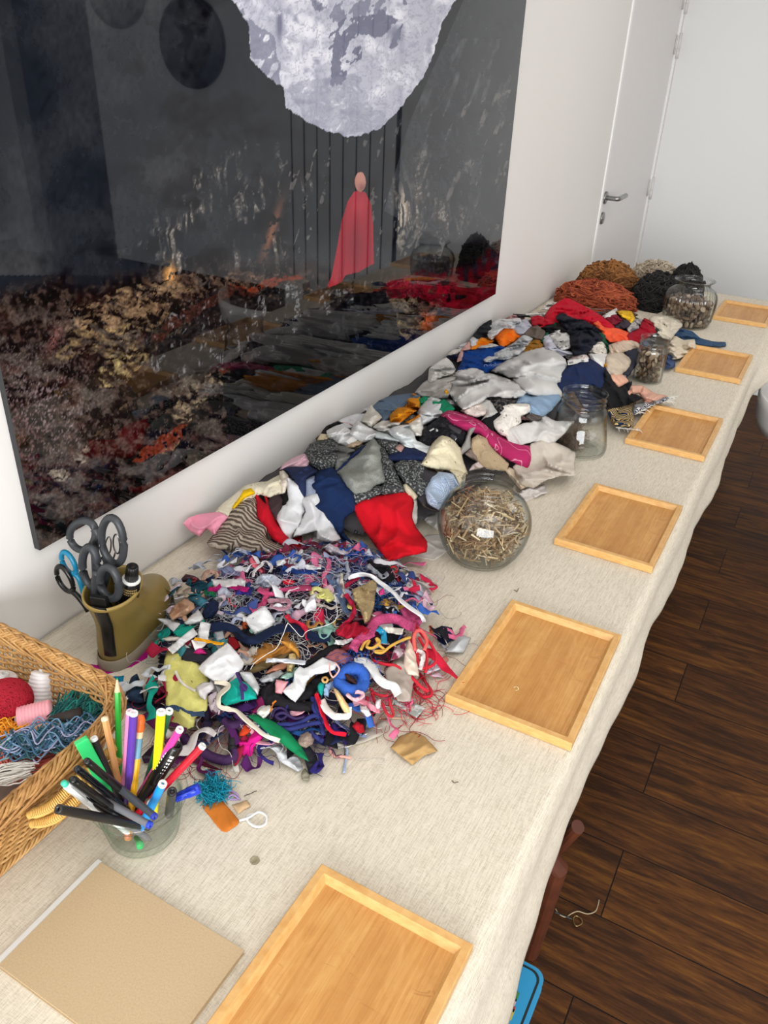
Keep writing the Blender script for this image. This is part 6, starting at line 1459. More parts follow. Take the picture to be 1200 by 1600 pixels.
threads('bright blue fluff of thread at the far side of the thread heap', 562, 866, 28, 20, ['#2458b4', '#2f6ac6', '#1c4698'], 160, 2, L=6, stp=.006, curl=1.3, zr=(.004, .02))
threads('blue and lilac thread tangle at the back of the thread heap', 500, 880, 110, 40, ['#33509a', '#8b92b8', '#4a2b4a', '#c7cad8'], 200, 3)
threads('pale swirl of white threads left of the heap middle', 350, 940, 36, 26, ['#dcdde2', '#c2c6d0', '#eeeeee'], 150, 4, curl=1.1, stp=.007)
threads('blue threads under the end of the white ribbon', 598, 935, 24, 26, ['#2c64b6', '#4a86c8', '#1c3f80'], 110, 5, curl=1.1, stp=.006)
threads('dark violet thread tangle at the front of the heap', 450, 1120, 70, 26, ['#2d1a44', '#3a2160', '#241a3a'], 150, 6, curl=1.0)
threads('red and wine loose threads over the front left of the heap', 300, 1140, 90, 60, ['#8e1c34', '#b22440', '#6a1430'], 60, 7, r=.00035, zr=(.001, .006))
threads('white strands crossing the near half of the thread heap', 450, 1040, 170, 90, ['#e6e3df', '#cfc9c2'], 110, 8, r=.00045, L=14)
threads('red threads on the tray side of the thread heap', 630, 1060, 60, 60, ['#c01830', '#d8324a', '#921226'], 110, 9)
threads('teal and grey threads between boot and thread heap', 285, 985, 40, 50, ['#2b7f84', '#7f9aa2', '#b9c2c8'], 70, 10, zr=(.001, .008))
threads('thin mixed threads straying onto the tablecloth around the heap', 640, 930, 60, 60, ['#c9c4ba', '#b98a92', '#8f8a84'], 50, 11, r=.0003, zr=(.0, .003))
def P_(t_, label, hexc, pts, kind='plain', h2=None, **k):
    k.setdefault('off', .016+LAYER[0]*1.0); k.setdefault('bulge', .006); k.setdefault('fold', .0022); k.setdefault('wl', .022); k.setdefault('thick', .001)
    return scrap(label, fab(hexc, kind, h2), t_(pts), H=H1, **k)
def R_(t_, label, hexc, pts, w, kind='plain', h2=None, **k):
    k.setdefault('off', .018+LAYER[0]); sc = (t_([(1, 0)])[0][0]-t_([(0, 0)])[0][0]); return strip(label, fab(hexc, kind, h2), t_(pts), np.array(w)*sc if np.isscalar(w) else w, **k)
def K_(t_, label, hexc, pts, r, **k): k.setdefault('off', .020+LAYER[0]); return cord(label, plain('cord'+hexc[1:], hexc, .8, var=.1, sc=200), t_(pts), r*(.7 if .0022 < r < .0044 else 1), **k)
# back half
P_(B_c, 'pinkish white ruffled scrap at the far edge of the heap', '#cfc9d0', [(860, 100), (960, 40), (1080, 70), (1150, 120), (1060, 170), (930, 160)], fold=.006)
P_(B_c, 'grey-white loop of cloth at the far edge of the heap', '#d3d5da', [(690, 190), (760, 160), (850, 190), (840, 240), (740, 250)], fold=.004)
R_(B_c, 'white cotton strip along the far left edge of the heap', '#dedfe0', [(390, 250), (480, 235), (560, 190), (640, 110)], 50)
R_(B_c, 'white ribbon arched over the blue yarn at the back', '#e4e4e6', [(560, 270), (640, 275), (720, 290), (830, 280)], 44)
R_(B_c, 'royal blue fluffy yarn piece at the back of the heap', '#24479a', [(450, 300), (540, 320), (660, 325), (790, 330)], 60, 'speckle', '#16305f')
R_(B_c, 'wine red frilled strip at the far edge of the heap', '#6b2038', [(600, 130), (680, 90), (750, 60), (840, 90)], 45)
R_(B_c, 'narrow pink ribbon running down from the far edge', '#d8688e', [(850, 150), (905, 200), (910, 300), (860, 380), (870, 480)], 45)
P_(B_c, 'coral pink curled scrap at the top left of the heap', '#ee6f86', [(120, 215), (160, 190), (260, 330), (240, 350), (150, 280)])
R_(B_c, 'white loop round a dark opening at the top left of the heap', '#e5dfe0', [(160, 390), (170, 330), (240, 270), (290, 240), (340, 290), (330, 340)], 26)
P_(B_c, 'pale blue-grey fluffy tuft at the upper left of the heap', '#c3c9d6', [(200, 400), (260, 360), (360, 370), (430, 420), (400, 480), (280, 480), (190, 450)], fold=.005)
P_(B_c, 'small red scrap in the upper middle of the heap', '#c8202e', [(450, 430), (500, 405), (570, 430), (550, 460), (470, 460)])
P_(B_c, 'mid blue small square scrap in the upper middle of the heap', '#3f6298', [(720, 450), (780, 430), (830, 460), (790, 495), (735, 485)])
R_(B_c, 'long pink mesh ribbon lying across the upper middle', '#d85a86', [(210, 500), (330, 560), (460, 520), (580, 500), (740, 490)], 48, 'speckle', '#b8406c')
R_(B_c, 'pink mesh ribbon hanging down from the long one', '#d85a86', [(290, 500), (290, 580), (250, 660), (140, 710)], 55, 'speckle', '#b8406c')
R_(B_c, 'dusty mauve ribbon loop left of the heap centre', '#b98a98', [(310, 630), (400, 620), (500, 620), (520, 670), (440, 700), (330, 660)], 40)
R_(B_c, 'white satin strip curling beside the mauve loop', '#e3e2e4', [(480, 600), (500, 550), (580, 515), (700, 500)], 26)
R_(B_c, 'pale yellow looped ribbon in the heap centre', '#e2df8e', [(740, 560), (735, 520), (790, 500), (850, 540), (800, 570), (860, 580), (940, 600)], 42)
P_(B_c, 'pale yellow bow-like scrap in the heap centre', '#dfdc8c', [(840, 510), (900, 500), (950, 560), (965, 610), (900, 640), (840, 580)])
R_(B_c, 'pale yellow ribbon end right of the heap centre', '#e6e07e', [(1090, 665), (1150, 685), (1220, 695)], 45)
R_(B_c, 'grey-blue denim fray running down the heap centre', '#5a6c8c', [(910, 360), (950, 450), (1010, 540), (1060, 640), (1100, 740)], 70, 'denim', '#3c4c6c')
R_(B_c, 'light grey ribbon at the far right of the blue fluff', '#b5b9c8', [(1070, 190), (1090, 290), (1105, 340), (1060, 410)], 34)
R_(B_c, 'cream ribbon standing beside the grey-blue fray', '#d4cabb', [(1040, 350), (1030, 430), (1060, 520), (1040, 600)], 30)
P_(B_c, 'white cotton square with a pale blue stitched line', '#e9eaec', [(92, 800), (270, 682), (375, 835), (175, 945)], bulge=.010, off=.026)
P_(B_c, 'rust coloured corner under the white stitched square', '#a8451e', [(52, 850), (85, 820), (125, 880), (75, 915)])
R_(B_c, 'crimson ribbon running down to the dark sash', '#c4243f', [(490, 760), (540, 820), (640, 860), (690, 920), (710, 1010)], 44)
R_(A, 'long navy satin sash winding across the heap', '#18233f', [(545, 600), (640, 590), (740, 620), (800, 680), (880, 715), (960, 690), (1080, 620), (1200, 600), (1290, 610), (1420, 680), (1560, 700)], 72, off=.024, lift=.006)
# left side
P_(A, 'dark patterned curled scrap at the far left of the heap', '#3a2a30', [(295, 190), (330, 150), (400, 165), (440, 190), (420, 230), (370, 250), (310, 220)], 'blot', '#b5525c', fold=.005)
P_(A, 'beige gauze scrap left of the heap beside the boot', '#c9b9a6', [(250, 270), (300, 230), (370, 260), (390, 310), (340, 350), (260, 330)], fold=.005)
P_(A, 'dark teal velvet piece near the boot toe', '#1f4a5c', [(370, 250), (440, 200), (500, 215), (510, 260), (440, 310), (380, 300)], fold=.005, off=.02)
P_(A, 'teal grey cloth strip left of the navy scrap', '#3a6f80', [(350, 330), (430, 310), (520, 380), (500, 420), (460, 430), (380, 390)], off=.018)
P_(A, 'dark navy round cloth curl left of the white swirl', '#17223e', [(470, 480), (510, 400), (550, 360), (605, 390), (600, 460), (550, 520), (490, 525)], bulge=.012, off=.022)
P_(A, 'peach pleated scrap near the boot sole', '#c39a7e', [(190, 490), (240, 410), (320, 360), (390, 400), (400, 440), (330, 500), (260, 520), (220, 540)], fold=.006)
R_(A, 'rose beige twisted strip at the far left edge', '#bd9a8a', [(470, 200), (500, 140), (560, 130), (600, 170)], 40)
R_(A, 'white flat ribbon above the magenta one', '#e3e2e2', [(545, 220), (640, 225), (740, 220), (830, 230)], 60)
R_(A, 'magenta velvet ribbon arched near the heap left', '#b4186c', [(520, 270), (580, 280), (640, 240), (700, 240), (790, 265), (860, 280)], 40)
R_(A, 'deep blue-violet ribbon under the magenta one', '#34307c', [(750, 300), (820, 300), (890, 300)], 44)
R_(A, 'dark green small ribbon near the magenta ribbon start', '#1c6a44', [(490, 300), (530, 310), (575, 320)], 40)
P_(A, 'white triangular flap left of the navy sash', '#dcdcdc', [(320, 560), (430, 450), (480, 530), (450, 560), (350, 580)], off=.026)
P_(A, 'small emerald scrap in front of the white flap', '#1f9c86', [(415, 560), (440, 520), (490, 540), (480, 560)], off=.03)
P_(A, 'white curled strip at the far left by the boot', '#d8dade', [(90, 530), (170, 530), (280, 570), (230, 640), (160, 580)], off=.016)
P_(A, 'emerald green satin scrap left of the white strips', '#189682', [(225, 650), (280, 580), (400, 578), (390, 640), (280, 680)], off=.02)
P_(A, 'teal green crumpled scrap at the left edge of the heap', '#1a8c80', [(85, 670), (130, 620), (190, 600), (200, 650), (130, 715)], off=.012, fold=.005)
P_(A, 'sea green scrap lowest at the left edge of the heap', '#2a9888', [(15, 780), (50, 730), (100, 710), (60, 800), (30, 800)], off=.006)
P_(A, 'small ivory and rust scrap between the green pieces', '#ddd4cc', [(130, 700), (190, 680), (280, 685), (260, 715), (170, 720)], off=.02)
R_(A, 'broad white satin strip pointing down-left', '#e2e2e2', [(410, 630), (320, 700), (250, 760), (195, 800)], 62, off=.030)
R_(A, 'white satin strip standing beside the yellow stick', '#e6e6e6', [(500, 560), (480, 640), (460, 720), (390, 755)], 90, off=.030)
R_(A, 'narrow amber yellow strip across the white satin', '#eaa41c', [(405, 705), (500, 715), (580, 730), (650, 745)], 22, off=.036)
P_(A, 'grey felt scrap right of the yellow strip', '#a9acb0', [(570, 640), (640, 625), (660, 700), (590, 720)], off=.02)
P_(A, 'deep red scrap right of the grey felt', '#8e1622', [(690, 690), (750, 690), (790, 760), (740, 800), (700, 760)], off=.02)
P_(A, 'magenta patch on dark cloth above the yellow gauze', '#c42678', [(395, 820), (450, 770), (505, 825), (440, 832)], off=.030)
P_(A, 'dark charcoal cloth above the yellow gauze', '#2e2e38', [(300, 850), (340, 780), (540, 800), (545, 860), (440, 920), (310, 880)], off=.024)
P_(A, 'large blank white paper-like square near the heap left', '#e8e8ea', [(445, 950), (680, 742), (740, 800), (820, 900), (800, 960), (630, 1080)], off=.040, bulge=.006, fold=.0015)
P_(D_, 'large pale yellow gauze piece with dark threads', '#dcd67a', [(160, 120), (190, 0), (300, -10), (310, 80), (410, 90), (500, 150), (535, 240), (530, 400), (520, 500), (430, 560), (410, 640), (350, 665), (230, 630), (180, 500), (175, 300)], 'speckle', '#e3dd88', off=.022, fold=.003, wl=.03)
K_(D_, 'off-white ruched cord lying on the yellow gauze', '#d8d2c6', [(250, 160), (290, 240), (350, 300), (430, 340)], .0028, off=.034)
P_(D_, 'white rolled lace spiral right of the yellow gauze', '#d9d4d4', [(440, 310), (500, 265), (580, 270), (600, 320), (540, 370), (520, 420), (470, 390)], 'lace', '#8a8088', off=.036, bulge=.014)
P_(D_, 'lilac and white printed scrap below the lace spiral', '#cbbcc4', [(540, 400), (620, 350), (640, 450), (700, 500), (640, 555), (570, 520)], 'blot', '#5a3a50', off=.03, fold=.005)
P_(D_, 'turquoise green felt pentagon near the heap left front', '#16a898', [(665, 430), (700, 300), (800, 230), (900, 290), (965, 360), (970, 410), (845, 430), (710, 470)], off=.042, bulge=.006, fold=.0015, rounded=0)
P_(D_, 'white and grey curved cup-like scrap behind the turquoise felt', '#cfcfd0', [(830, 180), (930, 180), (1000, 300), (985, 370), (960, 350), (880, 270)], off=.038, bulge=.012)
K_(D_, 'violet knotted cord across the turquoise felt', '#3f2068', [(800, 180), (830, 250), (870, 330), (880, 300), (840, 290), (850, 370), (850, 420)], .0022, off=.052)
R_(D_, 'black satin ribbon curving along the left edge of the heap', '#16181f', [(150, 30), (130, 120), (70, 220), (40, 330), (10, 430)], 62, off=.010, H=H1)
R_(D_, 'black frayed ribbon lying to the left of the yellow gauze', '#1c1a20', [(0, 445), (80, 440), (160, 400), (170, 390)], 50, off=.008)
R_(D_, 'wine red scrap between black ribbon and yellow gauze', '#7a1c3a', [(90, 350), (130, 330), (170, 320)], 60, off=.012)
R_(D_, 'denim blue seam strip across the foot of the yellow gauze', '#2c3f5c', [(160, 495), (240, 485), (300, 510), (390, 545), (510, 540)], 42, 'denim', '#56708e', off=.030)
R_(D_, 'black narrow ribbon below the denim seam', '#17131c', [(480, 610), (560, 600), (650, 590), (720, 570)], 26, off=.012)
R_(D_, 'dark blue scrap above the purple skein', '#1f2f58', [(630, 590), (680, 560), (750, 540)], 60, off=.016)
R_(D_, 'long cream fringed ribbon sweeping to the front', '#dcd2bf', [(600, 260), (720, 290), (640, 380), (640, 470), (720, 500), (800, 520), (880, 590), (960, 660), (1060, 740), (1180, 790)], 38, off=.046, lift=.004)
R_(D_, 'dark plum cloth under the turquoise felt', '#33184a', [(720, 500), (800, 500), (900, 480), (960, 440)], 70, off=.028)
# purple twisted skein with black paper band
K_(D_, 'dark purple twisted thread skein at the front left', '#3a1648', [(330, 760), (380, 820), (440, 830), (520, 900), (600, 940), (700, 960), (780, 930), (790, 880)], .0062, off=.006, twist=True, name='thread_skein', cat='thread skein')
K_(D_, 'upper dark purple twisted skein end above the black band', '#3a1648', [(690, 600), (740, 640), (790, 640), (840, 600), (800, 560)], .0058, off=.014, twist=True, name='thread_skein', cat='thread skein')
o = K_(D_, 'black paper band with grey lettering round the purple skein', '#101014', [(775, 700), (770, 790), (765, 870)], .0070, off=.006, name='paper_band', cat='label band')
for k in range(9):
    q = drape(D_([(750+(k % 2)*6, 715+k*17)]), .0205, H0)[0]; q2 = drape(D_([(785-(k % 3)*6, 713+k*17)]), .0205, H0)[0]
    b = MB(); dd = (CAM-q)/np.linalg.norm(CAM-q)*.0012; b.tube([q+dd-(0, 0, .004), q2+dd-(0, 0, .004)], .0004, 4); b.build('grey_print_line', plain('grey_print', '#b8b8bc', .6), o)
R_(D_, 'silver pink metallic ribbon beside the purple skein', '#9a8894', [(540, 790), (600, 720), (680, 650)], 50, off=.008)
P_(D_, 'wine coloured thread scrap at the very front left', '#5a1a34', [(380, 960), (450, 950), (660, 1045), (600, 1040), (450, 990)], off=.004, fold=.003)
P_(D_, 'hot pink felt scrap at the heap front', '#d81c86', [(820, 790), (890, 790), (960, 680), (1030, 760), (960, 840), (930, 915), (870, 920), (835, 870)], off=.010, bulge=.010, rounded=1)
P_(D_, 'orange red scrap above the hot pink felt', '#c8401e', [(820, 740), (850, 660), (880, 640), (930, 690), (870, 740)], off=.012)
P_(D_, 'magenta wine satin between turquoise and green pieces', '#7e1c50', [(960, 440), (1020, 380), (1075, 450), (1060, 540), (940, 530)], off=.028)
P_(D_, 'cream round scrap behind the green felt', '#ded8ce', [(980, 540), (1020, 490), (1090, 470), (1120, 500), (1050, 580)], off=.036)
P_(D_, 'tiny white triangle on the cloth at the heap front', '#d6d0c8', [(740, 1050), (810, 990), (820, 1065)], off=.002, bulge=.001, fold=.0005)
# middle and front
P_(E_, 'broad emerald green felt leaf at the heap front', '#127a4c', [(70, 800), (150, 790), (310, 850), (470, 960), (590, 1100), (660, 1240), (560, 1200), (430, 1100), (250, 960), (150, 870)], off=.034, bulge=.006, fold=.001, rounded=1)
P_(E_, 'black felt tab with a straight end at the very front', '#26282c', [(560, 1100), (690, 1110), (760, 1200), (800, 1345), (690, 1395), (640, 1240)], off=.006, bulge=.008, fold=.001, rounded=0)
P_(E_, 'pale grey satin tube curving to the very front', '#c3c6c9', [(140, 1110), (220, 1060), (330, 1080), (420, 1120), (450, 1180), (560, 1220), (610, 1330), (560, 1360), (430, 1290), (370, 1250), (340, 1170), (270, 1120), (160, 1140)], off=.006, bulge=.012, fold=.003)
P_(E_, 'grey green gauze tip at the lowest front point', '#8a8674', [(605, 1400), (640, 1340), (690, 1400), (685, 1465), (620, 1460)], off=.003)
P_(E_, 'beige fur-like tuft beside the black felt tab', '#b39f92', [(560, 1080), (600, 990), (690, 950), (740, 1020), (720, 1080), (650, 1120)], 'speckle', '#8e7a70', off=.016, fold=.007)
P_(E_, 'camel brown cloth in the heap middle', '#b07838', [(80, 240), (100, 80), (250, 30), (350, 60), (480, 40), (560, 100), (580, 180), (420, 160), (300, 210), (150, 260)], off=.016, fold=.005)
P_(E_, 'golden tan satin curl right of the camel cloth', '#cf9340', [(390, 10), (500, 30), (570, 100), (580, 190), (530, 130), (440, 70)], off=.028, fold=.004)
P_(E_, 'olive brown long flap in the heap middle', '#6d5c3c', [(30, 340), (120, 270), (260, 190), (520, 70), (540, 100), (420, 200), (240, 300), (90, 350)], off=.024)
P_(E_, 'dusky peach scrap below the olive flap', '#c98a70', [(230, 350), (320, 270), (460, 220), (480, 260), (420, 310), (280, 350)], off=.026)
R_(E_, 'pale blue-white tapered strip above the white cut piece', '#d5dae2', [(240, 210), (350, 215), (480, 215), (650, 235)], 40, off=.040)
P_(E_, 'cream printed small piece below the pale strip', '#dcc794', [(455, 320), (480, 150), (540, 140), (560, 200), (510, 330)], 'blot', '#b09a60', off=.030)
P_(E_, 'pale mint crumpled scrap in the heap middle', '#9fc4b6', [(390, 390), (470, 330), (560, 290), (540, 370), (460, 410)], off=.030, fold=.005)
P_(E_, 'light grey crumpled scrap left of the mint piece', '#a9abad', [(170, 410), (240, 370), (380, 310), (420, 350), (300, 430), (200, 440)], off=.028, fold=.005)
P_(E_, 'pale pink short rectangle in the heap middle', '#e39aa0', [(335, 460), (345, 415), (470, 435), (400, 560), (335, 545)], off=.040, fold=.001, rounded=0)
P_(E_, 'dusty rose cloth block right of the middle', '#a9676a', [(850, 190), (940, 90), (1040, 100), (1150, 200), (1060, 265), (960, 250)], off=.026, bulge=.012)
P_(E_, 'wide black cloth behind the white cut piece', '#17171a', [(560, 640), (660, 480), (760, 380), (900, 320), (960, 340), (790, 500), (700, 600)], off=.030)
P_(E_, 'black cloth band across the upper middle', '#1b1b1e', [(620, 280), (720, 180), (880, 70), (980, 40), (1010, 80), (880, 170), (760, 240)], off=.030)
P_(E_, 'large black cloth patch below the white cut piece', '#1d1c1f', [(180, 540), (300, 450), (420, 580), (560, 640), (720, 640), (690, 740), (520, 740), (390, 700), (240, 680)], off=.026, fold=.003)
P_(E_, 'curved white stepped cut-out piece, brightest in the heap front', '#e9ebec', [(425, 520), (530, 430), (545, 330), (595, 280), (640, 300), (720, 260), (820, 192), (900, 225), (960, 250), (940, 310), (820, 350), (740, 360), (670, 430), (640, 520), (550, 628)], off=.044, bulge=.006, fold=.002)
P_(E_, 'white scrap with wavy edge left of the black patch', '#dcd9d4', [(140, 740), (190, 690), (285, 685), (270, 760), (210, 820)], off=.034)
R_(E_, 'narrow orange strip tucked below the white wavy scrap', '#e0862c', [(335, 635), (300, 690), (275, 745)], 14, off=.042)
K_(E_, 'violet ribbon yarn looped at the heap front', '#2f1d50', [(300, 800), (330, 730), (400, 710), (460, 770), (400, 830), (340, 790), (420, 760), (540, 820), (640, 800)], .003, off=.026)
for k, q in enumerate([[(330, 900), (420, 880), (520, 880), (620, 850), (700, 800), (780, 780)], [(380, 930), (480, 930), (600, 900), (720, 870), (800, 860)], [(720, 600), (730, 700), (780, 800), (820, 900), (830, 980)], [(760, 600), (760, 700), (800, 790), (840, 860)], [(700, 960), (760, 1010), (820, 1050)]]):
    K_(E_, ['navy braided yarn, upper strand at the heap front', 'navy braided yarn, lower strand at the heap front', 'navy yarn strand falling beside the red ribbon', 'second navy yarn strand beside the red ribbon', 'short navy yarn end at the heap front'][k], '#1c2568', q, .0042, off=.026, twist=True, name='yarn_strand', cat='yarn')
R_(E_, 'bright red ribbon running down the heap front', '#c8152c', [(755, 560), (790, 660), (830, 760), (870, 870), (930, 960), (1070, 990)], 38, off=.040)
P_(E_, 'turquoise small tab above the red ribbon', '#18a89a', [(775, 480), (800, 445), (850, 455), (820, 590), (785, 550)], off=.042, fold=.001)
R_(E_, 'white pleated ribbon curving right of the red one', '#e4dcd8', [(820, 620), (870, 720), (950, 790), (1040, 800), (1095, 780), (1090, 700)], 70, off=.040)
P_(E_, 'white and orange folded leaf-shaped scrap', '#ecc88c', [(940, 500), (1000, 540), (1100, 690), (1110, 750), (1050, 750), (990, 640)], off=.046, bulge=.008)
K_(E_, 'small coiled tan tape ring near the blue flower', '#c79a5c', [(830, 400), (860, 390), (880, 415), (860, 440), (830, 430)], .0016, closed=True, off=.046)
K_(E_, 'pale pink thin ribbon loop beside the white cut piece', '#eab0a8', [(905, 240), (900, 320), (930, 385), (970, 360), (1000, 300), (960, 240)], .0012, off=.052)
P_(E_, 'pale blue frayed scrap beside the blue flower', '#8fa8c8', [(840, 570), (850, 470), (960, 420), (980, 470), (900, 520), (890, 590)], off=.038, fold=.006)
K_(E_, 'coral thread loop straying onto the tablecloth', '#eea492', [(990, 1020), (930, 1080), (910, 1160), (960, 1210), (1050, 1215), (1120, 1230)], .0018, H=H0, off=.003)
K_(E_, 'pale blue twisted thread hanging down onto the tablecloth', '#9fb2cc', [(1010, 1020), (1060, 1090), (1080, 1180), (1060, 1290), (1050, 1380)], .0026, H=H0, off=.003, twist=True)
R_(E_, 'white gathered ribbon at the front right edge', '#dedad2', [(850, 1070), (950, 1080), (1080, 1090), (1180, 1040), (1320, 980)], 40, H=H0, off=.004)
# right side
P_(C_, 'beige tweed curled piece standing right of the centre', '#c2ad84', [(170, 450), (260, 410), (340, 365), (378, 370), (360, 480), (345, 600), (310, 700), (270, 715), (240, 620), (190, 540)], 'speckle', '#9d8860', off=.034, fold=.006, bulge=.014)
R_(C_, 'long white ribbon arching round the right of the heap', '#e8e8ea', [(135, 345), (220, 320), (320, 325), (410, 385), (500, 450), (590, 540), (680, 610), (750, 660), (775, 720)], 32, off=.034, lift=.004)
R_(C_, 'dark rose ribbon beneath the start of the white one', '#a41f42', [(105, 420), (160, 370), (220, 340)], 34, off=.028)
P_(C_, 'black velvet scrap at the back right of the heap', '#141418', [(300, 200), (380, 215), (480, 240), (525, 340), (480, 380), (400, 340), (340, 280)], off=.020, fold=.004)
R_(C_, 'grey satin fold beside the black velvet', '#9fa3ac', [(300, 230), (350, 280), (420, 330), (470, 300)], 36, off=.028)
K_(C_, 'small red ribbon curl at the back right of the heap', '#c4202c', [(500, 300), (490, 260), (530, 250), (545, 285), (515, 300)], .0028, off=.016)
P_(C_, 'dark red scrap with black, back right edge', '#8c1a2c', [(520, 320), (580, 310), (590, 360), (550, 390)], off=.010)
P_(C_, 'clear crinkled cellophane scrap at the back right', '#d8d2ce', [(560, 280), (620, 250), (680, 290), (640, 330), (580, 340)], 'sheer', off=.006, fold=.005)
P_(C_, 'round white net scrap with a wine spot on the tablecloth', '#d9d2ce', [(620, 370), (680, 320), (780, 310), (845, 380), (825, 465), (720, 470), (640, 440)], 'sheer', off=.006, fold=.004)
P_(C_, 'wine spot piece under the white net scrap', '#8a2438', [(660, 350), (730, 345), (740, 380), (680, 385)], off=.010)
K_(C_, 'thin black cord at the back right edge of the heap', '#141414', [(605, 395), (625, 430), (640, 515)], .0016, H=H0, off=.004)
R_(C_, 'broad pink mesh ribbon at the right of the heap', '#cf5886', [(320, 800), (360, 720), (450, 690), (560, 700), (660, 750), (700, 760)], 85, 'speckle', '#b0406e', off=.036, lift=.006)
R_(C_, 'pink mesh ribbon end under the white ribbon tip', '#c75a86', [(610, 590), (650, 650), (720, 690), (690, 740)], 85, 'speckle', '#b0406e', off=.026)
R_(C_, 'rolled pink mesh ribbon end nearest the centre', '#cf5a86', [(340, 800), (260, 850), (200, 900), (170, 960)], 80, 'speckle', '#b0406e', off=.040)
P_(C_, 'raspberry red crocheted scrap right of the centre', '#cf2444', [(30, 790), (120, 740), (200, 720), (300, 790), (260, 850), (120, 860), (40, 830)], 'speckle', '#a81830', off=.032, fold=.006)
R_(C_, 'crimson ribbon falling beside the tweed piece', '#a81f3c', [(110, 480), (160, 560), (180, 640), (130, 720), (60, 770)], 38, off=.030)
P_(C_, 'hot pink small knot in the blue threads', '#e23f8c', [(390, 460), (430, 430), (440, 480), (400, 490)], off=.036)
P_(C_, 'black scrap with white star pattern right side', '#141418', [(430, 590), (540, 580), (570, 650), (480, 660), (425, 640)], 'blot', '#d8d8d8', off=.022)
K_(C_, 'curly mustard yarn wandering over the right of the heap', '#c99a3c', [(240, 955), (270, 900), (310, 880), (290, 930), (340, 940), (400, 890), (370, 860), (400, 920), (440, 960), (360, 970), (420, 980), (500, 920), (600, 870), (660, 850)], .0022, off=.044)
R_(C_, 'sky blue short ribbon in the mustard yarn', '#2c9cc4', [(385, 770), (430, 820), (440, 900)], 50, off=.040)
R_(C_, 'ivory ribbon above the mustard yarn', '#e2dccf', [(420, 780), (510, 790), (600, 800)], 50, off=.040)
R_(C_, 'white strap in front of the raspberry scrap', '#dedede', [(20, 890), (90, 890), (160, 860)], 40, off=.036)
R_(C_, 'orange short strip at the right edge of the heap', '#e07a54', [(830, 750), (840, 790), (830, 830)], 30, off=.008)
P_(C_, 'navy and black folded fabric swatch beside the silver piece', '#141e40', [(855, 790), (930, 755), (1010, 770), (1040, 850), (940, 920), (890, 860)], H_=None) if False else scrap('navy folded fabric swatch beside the silver piece', fab('#141e40'), C_([(855, 790), (930, 755), (1010, 770), (1040, 850), (940, 920), (890, 860)]), H=H0, off=.006, bulge=.010, fold=.003, rounded=0)
scrap('silver grey crinkled swatch nearest the tray', fab('#b9bcbe'), C_([(1070, 820), (1170, 860), (1110, 980), (960, 970), (990, 920)]), H=H0, off=.005, bulge=.008, fold=.003, rounded=0)
K_(C_, 'black and white twisted cord by the silver swatch', '#8a8a8e', [(900, 900), (940, 925), (980, 950)], .003, H=H0, off=.010, twist=True)
# red cords
for k, (q, r) in enumerate([([(700, 720), (690, 850), (720, 1000), (740, 1100), (800, 1110), (870, 1070), (880, 1000), (830, 900), (760, 830), (720, 760)], .0034), ([(730, 850), (760, 900), (800, 980), (800, 1070), (790, 1150)], .0034), ([(700, 850), (660, 900), (700, 1000), (740, 1080)], .0034)]):
    K_(C_, ['thick red cord looped at the right side of the heap', 'red cord strand falling inside the big loop', 'second red cord strand inside the big loop'][k], '#c8162c', q, r, off=.030)
K_(C_, 'coral pink thick cord loop among the red cords', '#e8605c', [(700, 960), (690, 860), (710, 800), (760, 800), (800, 880), (780, 960)], .0042, off=.036)
K_(F_, 'long red cord crossing to the tray side', '#c0122a', [(340, 230), (440, 260), (540, 275), (640, 340), (700, 400), (760, 460), (815, 492)], .0036, off=.024)
K_(F_, 'red cord loop lying on the tablecloth near the tray', '#c0122a', [(740, 340), (800, 430), (840, 490), (830, 530), (770, 535), (700, 470), (690, 380)], .0034, H=H0, off=.006)
P_(F_, 'taupe pinked-edge cloth piece with a cream lining', '#a89c92', [(450, 320), (560, 200), (640, 70), (690, 120), (720, 250), (730, 360), (680, 420), (660, 560), (560, 560), (480, 420)], off=.022, fold=.003)
P_(F_, 'cream pinked-edge flap over the taupe piece', '#d9c8b6', [(610, 170), (650, 60), (690, 110), (715, 240), (728, 350), (640, 340), (605, 270)], off=.036, fold=.002)
P_(F_, 'mauve and white print folded scrap behind the taupe piece', '#b8a4ac', [(500, 220), (530, 120), (600, 80), (650, 110), (620, 160), (560, 210)], 'blot', '#7d2b48', off=.034, fold=.004)
R_(F_, 'long white ribbon draped over the taupe piece', '#dcdcda', [(190, 245), (270, 240), (330, 280), (380, 370), (450, 430), (520, 450), (560, 520)], 75, off=.036)
scrap('white dotted cotton corner at the right edge of the heap', fab('#dfe2ea', 'blot', '#b9c0d2', 3), F_([(780, 340), (830, 240), (880, 200), (940, 285), (880, 320), (800, 350)]), H=H0, off=.007, bulge=.012)
P_(F_, 'dusty salmon scrap at the right edge of the heap', '#c07a6c', [(890, 240), (960, 190), (985, 220), (950, 270)], off=.004)
P_(F_, 'pale lilac scrap at the right edge below the dotted corner', '#d2b6c4', [(830, 360), (900, 330), (940, 370), (870, 372)], off=.003)
R_(F_, 'white frayed tassel strip among the red cords', '#e4dad8', [(720, 150), (770, 170), (770, 230), (740, 300)], 34, off=.034)
K_(F_, 'blue fluffy flower ring of yarn', '#2456b0', [(60, 400), (110, 330), (190, 300), (250, 340), (260, 420), (210, 480), (130, 480), (70, 440)], .0085, off=.036, closed=True, name='yarn_flower', cat='yarn flower', twist=True)
P_(F_, 'dark brown centre of the blue yarn flower', '#3a2420', [(95, 340), (140, 345), (215, 430), (200, 440), (120, 400)], off=.046)
